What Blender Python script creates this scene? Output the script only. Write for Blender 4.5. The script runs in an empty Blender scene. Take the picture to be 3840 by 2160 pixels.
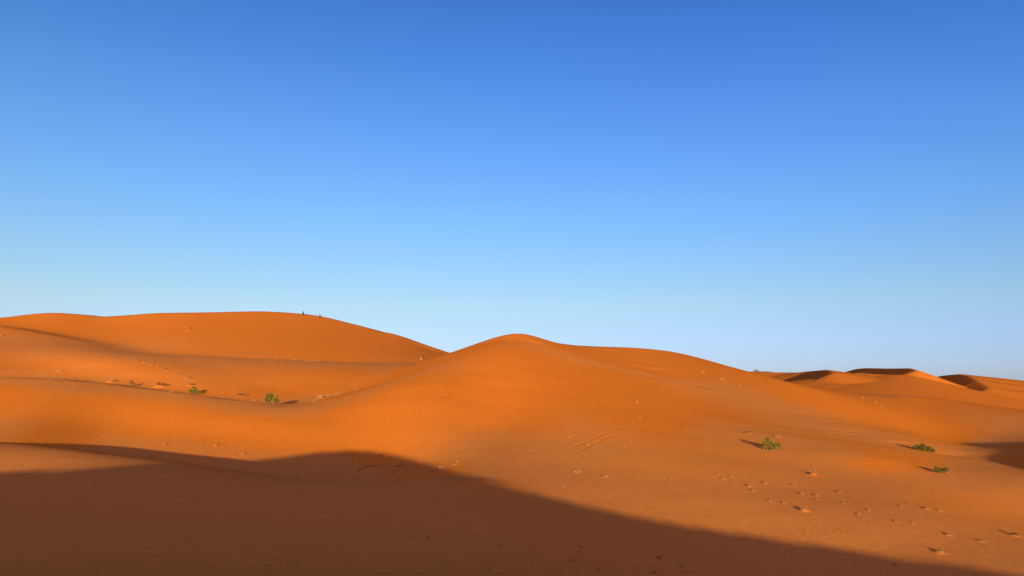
# Desert dunes in low evening sun. The sand is one sheet: a surveyed height field T(u,w)
# (height/distance over direction u = X/Y and w = ln distance), far dunes and the photographer's
# own dune added analytically. Shrubs, tufts and people stand on that sheet.
import bpy, bmesh, math, random
import numpy as np
from mathutils import Vector, Matrix

F_PX, UC, VH = 2773.0, 1920.0, 1440.0        # focal length, principal column, eye-level row (photo pixels)
SUN_EL = math.radians(5.5)
SUN_TRAVEL_AZ = math.radians(-2.0)            # heading of the light from +Y towards +X
DX, DY = math.sin(SUN_TRAVEL_AZ), math.cos(SUN_TRAVEL_AZ)
U_MIN, U_MAX, NU = -1.02, 1.02, 240
W_MIN, W_MAX, NW = math.log(12.0), math.log(900.0), 212
DU, DW = (U_MAX-U_MIN)/(NU-1), (W_MAX-W_MIN)/(NW-1)
# survey grid, column by column, stored as differences in steps of 3e-5
HEIGHTS = [
-10189,10276,-41,3,-9,-4,-5,-4,-4,-3,-4,-1,-3,-2,0,-2,0,-1,2,0,1,2,2,2,4,3,4,4,4,6,4,7,6,7,8,7,9,9,9,8,7,7,3,4,3,0,1,-1,-1,-2,-3,-2,-4,-1,-3,-2,-1,-2,-2,-3,-2,-3,-3,-1,-2,-2,0,2,1,
3,6,6,8,9,8,9,7,4,2,-1,-4,-7,-10,-13,-14,-16,-18,-17,-18,-17,-16,-14,-13,-7,-3,3,9,10,14,12,12,11,8,5,6,2,3,0,2,-1,1,0,-1,1,-1,0,1,-1,0,0,-1,1,0,-1,1,-1,1,0,-1,0,-2,0,-4,-3,-6,-7,
-7,-7,-5,-1,1,6,6,6,7,5,5,2,3,0,-1,0,-2,-2,-3,-1,-3,-2,-2,-2,0,-2,0,0,1,2,3,2,5,4,7,6,8,8,9,8,10,6,7,3,-1,-6,-11,-15,-19,-23,-22,-18,-15,-13,-15,-15,-18,-20,-21,-22,-22,-21,-19,-17,
-15,-11,-9,-5,-3,0,3,1,5,-4,24,-70,-2,-13,22,-7,3,-2,1,0,-1,0,1,-1,0,1,-2,1,0,1,-3,2,0,-1,0,1,-1,0,-1,1,0,-1,2,-2,0,0,-1,1,0,-1,0,1,0,0,1,-1,1,0,0,1,0,-1,1,0,0,-1,1,-1,1,-1,0,1,-1,
1,0,-2,1,0,0,-2,0,1,-2,0,0,-1,1,0,0,1,1,1,1,0,0,2,0,0,1,-1,1,0,0,-1,0,-2,-1,0,-2,1,-1,1,0,1,0,1,-1,1,0,0,-1,1,0,-1,1,-1,1,-1,0,0,0,0,0,-1,0,1,-1,1,-1,0,0,0,2,-2,1,0,1,1,-1,0,-1,-1,
0,-1,-1,2,0,0,0,1,-1,1,0,0,0,1,0,-1,0,1,-1,1,-2,1,0,0,0,-1,-1,1,-1,0,0,-1,0,-1,0,0,-1,2,-1,2,0,2,1,1,1,0,1,-3,0,0,1,1,0,1,-1,1,-1,0,-1,0,0,-2,0,-1,1,-1,0,1,-1,2,-1,0,-22,37,-18,6,
-2,1,-1,-1,2,-1,1,-2,1,0,0,0,-1,0,1,-1,0,1,0,-1,-1,1,1,-2,1,0,-1,1,0,-1,0,0,0,0,0,-1,2,-2,2,0,-1,2,-1,1,-1,1,-1,0,1,0,-1,1,-2,2,-1,1,-1,0,0,1,-1,0,-1,0,1,-2,0,0,0,-1,1,-1,1,1,0,1,0,
0,2,0,-1,2,-1,1,0,0,-1,0,1,-2,0,-2,0,-1,1,0,1,0,0,0,1,0,-1,1,-1,1,-1,1,0,-1,0,1,-2,1,0,0,0,0,0,0,-1,0,1,-1,1,-1,0,1,0,1,-1,1,0,0,-1,0,-1,-1,1,0,-1,1,1,-1,1,0,0,0,1,-2,2,-1,1,-1,0,0,
1,-1,0,-1,1,-1,1,-1,-1,1,-1,0,-1,1,-1,1,-1,0,0,0,2,1,1,0,1,1,-2,1,-1,-1,2,0,0,1,0,-1,1,-1,0,-1,0,0,-1,0,-1,1,-2,2,0,0,0,1,-6,-1,11,-3,0,0,1,0,-1,0,-1,2,-1,0,-1,1,0,0,0,-1,1,-1,0,0,
0,0,0,0,0,0,-1,1,-1,0,1,-1,-1,1,-1,2,-2,2,-1,1,0,-1,2,-2,2,0,0,0,-1,0,1,-1,1,-1,1,-2,2,0,-1,0,0,0,0,-1,0,-1,1,-1,-2,2,-1,0,1,0,2,-1,1,1,0,1,0,0,1,0,0,0,0,0,-1,0,-1,-2,0,0,-1,1,0,0,
2,0,-1,0,1,0,0,0,-1,1,-1,0,1,-1,0,1,-2,1,0,0,-1,1,0,-1,0,1,-1,1,-1,1,0,-1,3,-2,2,-2,1,-2,0,0,0,-2,3,-1,0,1,-1,1,1,-2,1,1,-1,0,1,-1,1,-1,-1,2,-2,2,-2,1,-2,1,1,-2,0,0,0,-1,0,-1,1,0,0,
1,0,1,2,0,1,1,0,-1,-2,2,-1,0,2,-1,2,-1,-1,1,-1,0,-1,-1,1,-1,-1,0,1,-2,2,1,-1,0,-18,26,-8,1,1,0,-2,2,-1,0,1,-1,0,-1,2,-2,1,-1,1,0,-1,0,0,0,1,-1,0,0,0,-1,1,-1,1,0,-2,1,0,0,0,-1,1,0,1,
-1,1,1,-2,2,-1,0,1,0,0,0,-2,2,-1,1,-1,1,-1,0,1,-1,0,0,-1,1,-1,0,-1,0,0,-1,0,1,-1,2,-2,3,0,1,1,-2,3,-1,1,0,0,0,0,0,-1,0,-2,1,-3,0,1,0,0,1,-1,2,-1,1,0,-1,2,-2,1,-1,0,1,-1,0,1,-1,0,0,
0,0,0,-1,0,1,0,-2,2,0,-1,0,2,-1,0,1,0,1,-2,0,-1,-1,0,1,-1,2,-1,0,2,-2,1,1,-2,1,1,-1,0,1,-1,0,1,-2,2,-2,1,-1,1,0,-2,1,-1,0,-1,1,-1,0,0,-1,2,-1,2,0,0,3,0,1,0,-2,1,-3,2,1,1,0,0,0,0,-1,
0,0,-1,0,-1,0,-1,0,0,1,0,-1,1,0,-12,12,2,-1,1,-1,1,-2,2,-1,0,0,0,0,0,0,-1,1,0,-1,0,1,-1,1,-1,0,-1,2,-2,1,0,-1,0,1,0,-1,0,-1,1,0,0,0,0,1,-1,1,0,0,1,0,0,-1,1,-1,1,-1,0,0,1,-1,1,-1,1,
-1,0,0,0,0,-2,2,-2,-1,1,-1,0,1,0,-1,2,0,1,1,0,1,0,0,1,0,-1,1,0,0,-1,0,0,-3,0,-1,0,1,0,1,0,0,1,0,-1,2,-3,2,0,0,0,-1,0,1,-1,-1,3,-3,1,-1,1,0,0,0,-2,3,-2,-1,3,-2,0,2,-1,1,0,0,0,-1,-1,
0,-1,1,-1,1,0,1,-1,1,0,0,1,-1,-1,3,-2,-1,2,0,-2,2,-1,0,-1,1,0,-2,1,0,-1,0,0,0,-1,0,-1,1,0,1,-1,2,2,0,1,0,1,0,-3,1,0,1,0,1,-1,2,-1,-1,1,-2,1,-1,-1,-1,1,-1,0,0,0,1,1,-1,-17,22,-4,1,
-1,0,1,-1,0,1,-1,0,0,0,-1,1,1,-2,0,1,0,-1,0,0,0,0,1,-2,1,0,0,0,-1,0,0,0,0,0,0,-1,1,0,0,1,0,-1,2,0,-2,2,-1,1,0,0,0,-1,1,-1,0,1,-1,1,-2,2,-1,0,0,-1,1,-2,1,-1,0,-1,1,-2,1,2,0,0,0,2,-1,
2,0,1,-1,0,2,-2,1,0,0,-1,-1,-1,-1,0,-1,0,1,0,2,-1,1,-1,1,-1,2,-1,-1,0,1,0,0,-2,2,-1,0,0,0,0,0,-1,1,-1,1,-1,0,2,-3,2,0,0,0,1,0,0,1,-2,-1,-1,0,0,1,-1,2,-1,1,0,0,0,0,0,1,-1,0,1,-1,0,1,
-1,-1,2,-1,-1,0,1,-1,-1,1,-1,0,-1,0,1,-1,0,-1,1,2,-1,2,1,0,2,0,-1,0,-2,1,0,1,1,1,-2,2,-1,-2,2,-3,2,-2,0,-1,0,0,0,0,1,0,0,-15,16,1,0,-1,1,-1,1,-1,0,0,0,0,0,1,-1,-1,1,-1,1,-1,0,1,-1,
0,1,-2,1,0,0,-1,1,0,-1,0,1,-2,1,0,0,0,0,0,0,1,0,0,-1,3,-2,1,0,-1,0,1,0,-1,0,0,1,0,-1,1,-1,1,-2,1,0,-1,0,-1,1,-2,1,-1,0,1,-1,1,1,2,-2,3,-1,1,0,1,0,-1,1,0,-1,1,0,-2,-1,-1,-1,0,0,2,-1,
1,0,1,0,0,0,-1,1,0,0,-1,1,-2,3,-3,2,-2,2,-1,0,0,0,-1,1,-1,0,1,-1,1,0,-1,1,0,1,0,0,0,-1,0,-2,0,1,-1,1,0,1,-1,1,-1,2,-1,1,-1,-1,2,0,-1,0,0,0,1,-2,1,0,0,-2,2,-1,-1,0,1,-2,1,-2,1,0,0,0,
0,3,-1,2,1,0,0,2,-3,0,-2,3,0,1,0,1,-2,1,0,-2,2,-3,1,-1,-1,0,-1,1,1,-1,1,1,-18,22,-2,0,-1,1,-1,1,-1,0,0,0,1,-1,-1,1,-1,1,0,-1,1,0,-1,0,0,0,0,0,0,-1,1,0,-1,1,-1,0,1,-1,-1,0,1,0,1,-1,
0,2,-2,2,-1,0,1,0,0,0,-1,0,0,1,0,-1,0,1,-1,1,-1,1,-1,-1,1,-1,-1,0,0,0,-2,2,-1,0,2,0,0,2,-1,2,-1,2,-1,1,-1,2,-2,1,0,-1,-1,0,-2,-1,0,1,-1,2,-1,2,0,0,-1,1,0,0,-1,1,0,-1,1,-1,1,-1,0,0,
0,0,0,-1,1,0,0,-1,0,0,1,-1,1,-1,2,0,-1,2,-1,0,-2,0,-1,-1,2,0,0,1,-1,1,0,0,0,0,0,1,-1,0,1,-1,1,-1,0,0,0,0,-2,3,-3,1,-1,1,-1,0,-1,1,-1,-1,1,0,1,0,1,2,0,1,2,-2,0,-2,1,-1,3,0,0,1,-1,0,
-1,0,-1,0,0,-1,0,-2,1,0,-1,2,0,0,-17,19,1,-2,1,-1,1,-2,2,0,-1,0,-1,1,1,-2,2,-2,1,-1,1,-1,0,1,-1,0,0,0,0,0,0,-2,3,-2,1,-2,1,0,0,0,-1,2,-1,0,1,-1,2,-1,0,1,-1,0,1,0,0,0,-1,0,0,1,-1,0,
2,-2,0,0,0,0,-1,1,-1,-1,0,-1,0,0,0,1,0,1,0,1,1,0,2,-2,1,1,1,-3,3,-1,-1,0,1,-3,-1,0,-1,-1,2,0,2,-1,0,1,0,0,0,-1,2,-2,0,1,0,-1,0,1,-1,0,0,0,0,0,0,-1,0,1,0,-1,0,0,1,0,0,0,2,-1,0,-1,0,
-1,-1,0,1,-1,1,0,2,-2,1,-1,2,-1,0,1,-1,0,0,1,-1,0,0,1,-2,1,0,-1,0,0,1,-2,-1,1,0,-1,0,0,0,0,0,1,2,0,1,2,-1,2,-2,-2,0,1,1,0,2,-1,1,-1,-1,0,0,-1,-1,0,-1,1,-1,-1,1,0,1,1,-19,23,-3,2,-2,
1,-1,1,-1,0,0,0,1,-1,-1,1,0,0,-1,1,-1,1,-1,0,1,-2,2,-1,-1,1,0,0,-1,0,1,0,-1,-1,1,0,0,-1,1,1,0,-1,1,0,0,1,0,0,0,-1,1,-1,1,-1,0,0,2,-2,0,0,1,-1,0,0,0,-1,0,0,-2,1,-1,0,0,1,-1,2,1,0,0,
2,-1,1,1,-1,0,2,-2,0,2,-2,0,-1,-2,-1,0,0,1,0,0,2,0,-1,2,-2,1,0,0,-1,1,0,-1,1,0,-2,2,-1,0,0,0,0,-1,1,0,0,-1,0,0,1,-1,1,0,0,1,0,0,1,-2,-2,1,-1,-1,2,0,1,-1,1,0,0,0,0,1,-2,2,0,-1,0,0,1,
-1,-1,2,-2,1,-1,1,-1,-1,1,-1,0,0,-1,0,1,-2,1,0,1,1,1,2,-1,2,0,0,-2,-2,1,2,2,-1,0,1,-2,2,-3,1,-1,0,-1,0,-2,0,1,-1,2,-1,2,-18,19,2,-1,0,-1,0,1,-1,1,-1,0,0,0,0,0,-1,2,-2,1,-1,0,1,-1,0,
1,-2,1,1,-2,1,0,-1,1,-1,0,0,1,-2,1,0,0,0,0,0,1,0,0,0,1,-1,1,0,0,-1,1,-1,0,1,-1,0,2,-2,1,-1,1,-1,0,-1,0,0,-1,1,-2,1,-1,0,0,1,0,1,1,1,0,0,2,-1,0,1,-1,1,1,-3,3,-3,1,-2,-2,-1,1,0,2,0,0,
0,2,-2,1,0,0,-1,2,-1,-2,3,-2,0,1,-1,0,0,1,-2,1,0,-1,1,-1,0,1,0,-1,1,-1,1,1,-1,1,1,-1,-1,-1,-1,-1,2,0,0,0,0,1,0,0,0,0,0,1,-1,0,0,1,-1,0,1,-1,0,0,0,-1,0,0,0,0,-1,0,0,-1,1,-2,1,0,0,1,
1,0,2,1,1,0,0,-2,-2,2,0,1,2,0,-1,1,-2,1,-2,1,-2,1,-2,0,-1,0,1,0,1,-1,-20,23,-1,0,0,0,0,-1,0,0,1,-1,0,0,0,0,0,-1,1,-1,1,-1,1,-1,0,0,0,0,0,0,-1,1,0,0,-1,1,-1,-1,2,-2,1,0,0,0,0,1,0,0,
1,-2,2,0,-1,2,-1,-1,1,-1,0,1,-1,0,1,-1,1,-1,0,0,1,-2,0,0,-1,-1,0,0,0,0,1,0,2,-1,2,0,1,-1,1,1,0,0,-1,0,1,-1,1,-2,-1,-2,0,0,0,1,1,0,1,-1,1,1,-1,-1,1,0,-1,2,-2,0,1,-1,1,-1,1,-2,1,0,0,
0,-1,1,0,-1,0,0,0,1,0,0,1,0,0,1,-2,0,-3,1,-1,2,0,0,2,-2,1,0,0,0,0,0,1,-1,1,-1,0,1,-2,2,-2,1,0,0,-1,1,-2,1,0,-1,-1,1,-1,0,1,-2,1,1,0,2,1,0,1,2,-1,-1,-3,0,2,3,-1,1,0,-1,0,-1,-1,0,1,
-3,1,-1,0,-1,0,0,1,3,-19,20,1,1,-1,-1,0,1,0,-1,0,1,-2,1,0,0,0,0,0,0,-1,1,-2,2,-1,0,1,-2,1,0,0,0,-1,0,1,-1,0,1,-2,1,0,-1,1,1,0,-1,0,1,0,1,0,-1,2,-2,1,0,-1,1,-1,0,1,-1,0,2,-3,2,0,-1,
-1,1,-1,0,-1,0,0,-2,1,0,1,0,0,3,-1,0,2,0,0,0,1,-1,1,0,0,-1,1,-2,0,-3,-1,0,2,-1,2,1,0,0,0,-1,1,0,0,0,0,-1,0,2,-2,1,-1,0,0,0,0,0,0,0,0,-1,0,1,-1,1,-1,1,-1,1,0,2,0,-2,2,-3,-1,-1,1,0,1,
1,-1,1,0,0,-1,2,-1,1,-2,2,-1,0,1,-1,1,-2,2,-1,-1,1,0,-2,2,-2,1,-1,0,0,-1,1,-2,1,0,0,1,2,0,2,0,1,1,-2,-2,-2,3,2,1,0,-1,1,-2,1,-1,-1,0,0,-2,0,-1,0,0,1,0,0,-19,20,1,0,0,0,0,-1,0,0,1,
-2,2,-1,0,0,0,-1,1,-1,1,-1,2,-3,2,-1,-1,2,-1,0,-1,1,0,-1,1,-1,1,-2,2,-1,-1,1,0,0,0,1,0,0,0,0,1,0,-1,1,-1,1,0,-1,0,1,-1,1,0,-1,1,-1,0,1,-1,-1,1,-2,1,-1,-1,0,0,0,0,1,1,0,2,0,0,0,2,-1,
0,1,0,-1,0,1,-1,1,-3,-1,-2,1,-1,2,1,0,1,0,0,0,0,0,0,-1,1,0,0,-1,1,-1,0,1,-1,0,1,-1,-1,1,-1,1,0,-1,0,1,-1,0,1,0,1,-1,1,2,-3,0,-2,0,-1,1,2,-1,1,0,-1,1,0,0,0,0,1,-2,2,0,-1,0,0,1,-2,2,
-1,-1,0,1,-1,0,-1,1,-1,0,-1,0,0,0,0,0,2,-1,3,0,1,0,2,-1,-3,-2,3,2,1,0,0,-1,0,-1,0,0,-2,1,-2,0,-1,0,1,-2,2,1,-20,22,-1,1,0,0,0,-1,1,-1,0,1,-1,0,0,0,-1,1,0,0,-1,1,-1,1,-2,2,-1,0,-1,1,
1,-2,1,0,-2,2,-1,1,-2,1,0,0,0,0,0,1,-1,1,0,1,-1,0,2,-1,0,0,-1,0,1,-2,3,-2,1,-1,1,-1,1,-2,2,-1,-1,0,-1,0,-1,1,-2,1,0,1,1,1,-1,2,0,2,-2,2,-1,1,-1,0,1,0,-1,0,-1,-1,-3,-1,1,2,1,1,-1,1,
0,1,-2,2,-1,0,-1,1,0,-1,0,1,0,-1,0,1,-2,1,1,-2,1,-1,1,-1,1,-1,1,-1,1,-1,1,1,1,-1,1,-2,-2,-1,0,2,-1,2,-1,1,0,0,0,0,0,0,0,1,-1,0,1,-1,0,0,1,-2,1,0,0,0,-1,-1,1,-1,1,-2,2,-2,0,0,0,0,-1,
4,0,1,0,2,1,0,-4,-2,1,4,1,0,1,-2,0,-1,0,-1,1,-2,1,-3,0,0,-1,2,-1,2,-19,20,0,1,0,0,-1,1,-1,1,-1,0,0,1,-2,1,0,0,0,-1,1,-1,0,1,0,-2,2,-2,2,-1,-1,0,1,0,0,-1,1,-1,0,0,-1,1,0,0,0,0,2,-2,
1,0,1,0,-1,1,0,0,0,0,-1,0,0,1,-1,1,-1,1,-1,1,-2,1,0,-1,0,-1,0,-2,2,-2,1,1,0,1,2,0,0,0,1,0,1,-1,1,-1,0,0,1,-1,0,-3,-2,0,1,0,2,0,1,1,-1,-1,2,-2,1,0,0,0,-1,1,0,-1,0,1,-1,0,1,-1,-1,1,0,
0,-1,1,-1,0,0,1,-1,1,0,1,-1,2,0,-1,-2,-3,1,1,1,0,2,-2,1,0,0,0,0,0,0,1,-1,0,0,1,-1,1,-1,0,0,0,-1,0,0,1,-1,-1,0,1,-2,0,1,-2,1,0,1,0,2,1,1,-1,3,1,-3,-5,1,4,2,1,-1,0,-1,0,-2,1,-1,-1,0,
0,-2,-1,1,0,0,1,-20,21,0,1,0,0,0,0,-1,0,1,-1,0,0,0,0,0,0,-1,1,0,-1,1,-1,0,0,0,1,-2,1,0,0,-1,1,0,-1,0,0,0,0,0,0,0,0,1,-1,0,1,0,0,0,1,0,0,0,0,-1,1,-1,1,-1,0,1,-1,2,-2,1,-1,0,0,0,-1,
-1,1,-2,1,-2,1,0,0,2,0,1,0,1,1,0,0,0,0,0,2,-2,0,0,1,-1,-2,-3,-1,1,2,0,2,0,-1,2,-1,0,0,0,-1,2,-2,1,0,-1,1,0,-1,1,-1,-1,2,-1,0,0,-1,1,-1,0,1,-1,0,0,1,0,0,2,0,-1,0,-2,-2,0,0,2,1,-1,2,
-1,-1,1,-1,2,-1,0,0,1,-1,1,-1,1,-2,1,1,-2,1,1,-2,1,-2,1,0,-1,0,0,0,-1,0,0,0,0,1,2,1,-1,1,2,3,-3,-6,0,5,4,-2,0,0,0,-2,0,-1,0,0,-1,-1,-1,0,-1,0,2,0,-19,20,-1,2,0,-1,1,0,0,-1,0,0,1,-2,
2,-1,0,-1,1,0,-1,1,-1,0,1,-1,0,0,0,0,-1,2,-1,-1,0,1,-1,1,-1,0,0,-1,1,0,0,0,1,0,0,0,1,-1,1,0,0,0,0,-1,0,0,1,0,-1,1,-1,1,-1,1,-1,0,0,-1,1,-3,2,-3,1,-1,1,1,0,1,0,2,0,0,1,0,0,1,0,-2,2,
-2,2,-1,1,-2,-3,-3,2,0,3,1,0,1,-2,2,-2,2,-2,2,-2,1,0,0,0,-1,1,-1,0,0,1,-2,2,-1,-1,2,-3,2,0,-2,2,0,-1,0,1,0,1,0,2,-2,-1,-3,-1,1,2,1,0,-1,1,0,0,0,0,0,0,0,0,1,-1,0,1,-1,1,-2,2,-1,-1,1,
-1,1,-1,-1,1,-1,0,0,-1,1,-2,1,0,1,1,1,2,-2,3,2,0,-7,-3,7,2,2,-1,-2,0,0,-1,-1,0,1,-2,-1,-1,-1,1,-1,1,0,-20,21,1,-2,2,1,-2,0,1,0,-2,2,-1,1,-2,1,0,0,0,0,-1,1,-1,0,0,1,-1,0,0,-1,2,-2,1,
-1,1,0,-1,0,1,-2,1,1,-2,1,0,1,-1,1,0,0,0,1,-1,1,1,-2,1,0,0,-1,-1,2,0,0,-1,1,0,-1,1,-1,-1,1,-2,1,-1,0,-2,1,-1,1,1,1,1,0,1,0,1,0,1,-1,0,0,0,1,-2,2,-1,-1,-3,-2,0,3,0,1,2,-1,0,0,1,-2,2,
-2,1,0,0,-1,1,0,-1,1,-1,1,-1,1,-2,1,0,-1,2,-2,0,1,-1,-1,2,-1,1,0,1,0,1,0,-2,-2,-2,1,2,0,1,0,-1,1,0,0,-1,1,1,-1,1,-1,0,1,-2,2,-1,1,-1,-1,1,0,0,-1,0,0,-1,1,-1,0,-1,0,1,-2,2,-1,1,3,0,
-1,0,6,1,-7,-6,5,8,-2,-1,1,-2,-1,0,0,-1,-1,1,-2,0,-2,-1,2,0,0,-19,19,1,0,1,-1,2,-2,0,1,0,-1,0,-1,2,-1,0,0,-1,1,0,-1,1,-1,1,-2,2,-1,-1,2,-2,1,-1,2,-2,0,1,-1,0,1,-1,-1,1,0,0,0,1,-1,1,
0,0,1,0,0,0,0,0,-1,1,-1,1,-1,0,1,0,0,-1,0,1,-1,0,0,-1,0,-2,1,-1,0,-1,0,2,1,1,0,1,1,-1,1,-1,2,-1,1,-2,1,0,0,1,-1,-2,-5,0,3,1,2,0,0,1,-1,0,0,0,0,0,0,-1,1,0,0,-1,1,0,-1,0,0,0,0,0,0,-1,
1,0,-2,2,-1,1,-1,0,1,0,2,0,0,-1,-4,-1,0,3,1,0,0,0,-1,1,0,0,0,0,0,0,1,-1,0,1,0,-2,1,0,1,-1,-1,0,1,-1,1,-2,0,0,0,1,-2,0,0,0,0,1,2,1,-1,0,4,5,-7,-10,6,8,0,-1,-1,-1,0,0,-2,-1,2,-1,-1,
-3,1,-1,0,0,1,-19,19,0,2,-1,2,-2,1,-1,0,1,-1,0,1,-1,0,-1,2,-2,1,-1,1,-1,1,-1,1,-2,1,1,-2,2,-2,1,-1,1,0,-1,1,-1,0,0,0,-1,1,0,1,-2,2,0,0,1,-1,1,-1,1,1,-1,0,-1,1,-1,0,1,-1,1,-1,1,0,-1,
1,-1,-1,1,-1,-1,-1,0,-1,1,0,0,1,2,0,1,0,0,1,1,-2,1,0,1,-2,1,0,0,2,-5,-4,1,1,2,3,-1,1,-1,0,0,0,-1,2,-1,0,0,0,-1,1,0,-1,0,0,1,-1,1,-1,0,-1,1,-1,0,2,-3,2,-2,2,-1,1,0,1,0,2,-2,-2,-4,2,
0,3,1,-1,-1,2,-2,1,0,0,0,0,0,0,1,-1,1,-2,3,-2,0,0,0,0,-1,1,-1,0,0,-1,1,-1,0,0,-1,0,-1,1,1,2,1,-1,-2,4,8,-4,-14,2,14,-1,-2,-2,1,-1,-1,-1,0,0,0,-1,-1,-3,1,-1,2,0,-20,22,-2,1,1,-2,2,0,
0,-1,0,1,-1,0,0,0,1,-2,1,-1,1,0,-1,1,-1,0,0,0,0,0,0,0,0,-1,1,-1,1,-1,0,0,0,0,1,-1,0,-1,2,0,-1,1,0,0,1,0,0,0,1,-1,-1,0,0,1,-1,1,-1,1,0,0,-1,0,0,1,-2,0,-1,0,0,-2,0,0,1,2,0,1,1,0,1,-1,
0,2,-1,1,-2,1,-1,0,2,1,-3,-5,-3,5,1,1,2,-1,1,-1,0,0,1,-2,1,0,0,0,0,-1,1,0,0,-1,0,0,1,-2,1,0,0,0,0,-2,2,-1,0,0,0,1,0,0,2,0,1,-4,-3,-1,3,2,0,0,0,-1,1,0,-1,1,0,1,-1,0,1,-1,0,1,-1,0,0,
0,0,0,1,-2,0,0,0,0,-1,1,-1,-1,1,-1,0,1,-1,1,3,-1,-3,3,10,0,-16,-4,18,-1,-2,0,-2,-1,1,-1,-1,-1,1,-1,-1,-2,-1,1,0,0,-19,19,1,0,0,1,-1,1,-1,1,-1,1,-1,0,0,0,0,-1,2,-2,1,-1,1,-1,0,1,-1,
0,0,0,-1,1,0,0,0,0,-1,0,1,-1,0,0,-1,1,0,0,1,-1,1,0,-1,2,-1,2,-1,0,0,0,0,-1,1,-1,1,-1,1,-1,1,-1,1,0,-1,0,0,-2,2,-3,0,0,-1,0,1,1,1,2,-1,0,2,0,0,0,0,-1,1,0,-1,1,0,0,2,-8,-3,5,0,3,1,0,
-1,0,0,1,-2,1,0,0,0,-1,1,1,-2,1,-1,1,0,-1,-1,2,-1,0,-1,1,-1,1,-1,0,1,-1,0,0,0,2,0,1,1,-2,-6,0,3,2,0,0,1,-2,0,1,0,0,0,-1,1,1,-1,1,-1,1,-1,0,1,-1,0,0,-1,1,0,-1,0,0,0,-1,0,0,-1,1,-1,0,
0,1,2,2,-7,2,12,5,-16,-14,25,-1,-2,-2,-2,2,-2,0,-1,-1,2,-1,-4,0,0,-1,0,2,-19,19,1,-1,1,1,0,-1,1,0,-1,0,0,0,1,-1,-1,2,-2,1,0,-1,1,-1,1,-2,2,-1,0,0,0,0,-1,1,-1,1,0,-1,0,1,-2,1,1,-2,1,
1,-2,2,-1,1,1,-1,1,-1,1,1,-1,0,-1,1,-1,0,1,-1,1,0,-1,2,-2,0,1,-1,-1,1,-1,-1,-1,0,-1,0,0,2,2,-1,1,2,-1,0,1,0,0,0,0,-1,1,-2,1,3,1,-7,-7,6,2,1,3,-2,0,1,-1,0,0,0,0,0,0,0,0,-1,1,-1,2,-2,
0,1,-1,1,-2,1,0,0,-1,0,0,1,-1,0,0,0,1,0,1,0,1,1,-7,-2,4,2,0,1,-2,1,0,-1,1,-1,1,0,1,-1,0,0,1,-1,1,-1,0,1,-1,-1,2,-2,1,-1,1,-2,1,-1,1,0,-2,1,-1,0,0,0,3,1,-5,-3,14,10,-12,-26,29,1,-3,
-3,1,-1,-1,0,-1,0,-1,2,-3,-2,-2,1,1,0,-20,22,-2,1,0,0,0,1,0,-2,2,-1,1,0,-2,1,0,0,0,0,-1,1,-1,1,-1,1,-1,0,0,0,-1,1,0,0,-1,0,1,0,0,-2,2,-1,-1,1,0,0,1,-1,1,0,-1,1,1,0,0,0,0,0,1,-2,0,1,
-2,3,-2,1,0,-1,1,0,-1,0,1,-2,-1,1,-1,-2,0,1,-1,1,2,1,0,1,-1,2,0,-1,1,0,0,0,-2,1,0,1,3,-4,-12,11,-2,2,2,0,-1,0,0,0,1,-1,0,-1,1,0,0,0,0,0,-1,1,-1,1,-1,0,1,-2,1,-1,2,-2,1,-2,1,0,1,-1,
0,0,2,0,1,1,-5,-4,3,3,1,-1,0,-1,0,1,0,-1,1,0,0,0,1,0,-2,2,-1,1,0,-2,1,1,-2,1,0,0,-1,0,0,0,-1,1,-1,-1,1,-1,0,1,0,3,-5,-6,12,17,-5,-39,32,3,-3,-3,-2,0,1,-1,-1,-1,2,-1,-1,-4,0,0,1,-1,
-19,19,1,-1,1,0,1,-1,1,0,-1,0,1,-2,2,-1,0,0,0,-1,1,0,0,-1,0,0,0,0,0,0,1,-2,1,-1,1,0,-1,1,-1,1,-1,-1,2,-1,0,-1,1,1,-1,1,0,1,-2,2,0,0,1,0,-2,1,-1,0,1,-1,1,-1,1,0,0,-1,1,0,-2,1,-1,0,
-2,1,-2,-1,1,2,0,2,1,-2,3,-1,0,1,0,0,0,-1,0,0,-1,1,4,0,-18,12,-1,3,2,-3,2,-1,1,-2,1,0,0,0,0,1,-2,2,-2,1,0,0,-1,0,1,-1,-1,2,-1,-1,1,-1,0,1,-1,0,0,0,0,1,-1,3,-2,4,-4,-6,3,3,-1,2,-1,0,
-1,0,1,-1,1,0,0,1,-2,2,0,-1,1,-1,0,1,-1,0,0,0,-1,1,0,-1,-1,1,0,0,-1,0,0,0,-1,-1,2,3,-3,-11,11,16,13,-53,29,8,-2,-7,0,0,0,1,0,-3,0,2,-3,-1,-3,0,1,0,-20,22,-2,1,-1,2,-1,1,-2,2,0,-1,0,
1,-2,1,1,-2,1,0,0,-1,0,1,-1,1,-1,1,-2,1,0,0,-1,1,0,0,-1,1,-1,0,0,1,-2,1,0,1,-1,-1,3,-2,1,-1,2,0,0,0,1,-1,0,0,-1,0,1,-1,0,2,-2,1,0,0,-1,0,1,-1,-1,0,-1,-2,1,-1,0,0,3,0,1,1,0,0,0,1,0,
-1,1,-1,1,-3,2,-1,3,7,-24,12,2,-1,4,-1,-1,0,0,0,0,0,0,0,0,0,0,-1,2,-2,1,0,0,-1,0,1,-1,0,0,0,-1,1,-1,0,0,1,-2,1,1,-2,2,0,0,4,-3,-5,0,5,-1,0,-1,1,-1,1,-1,1,-1,1,0,0,1,-1,0,1,-1,1,-1,
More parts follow.
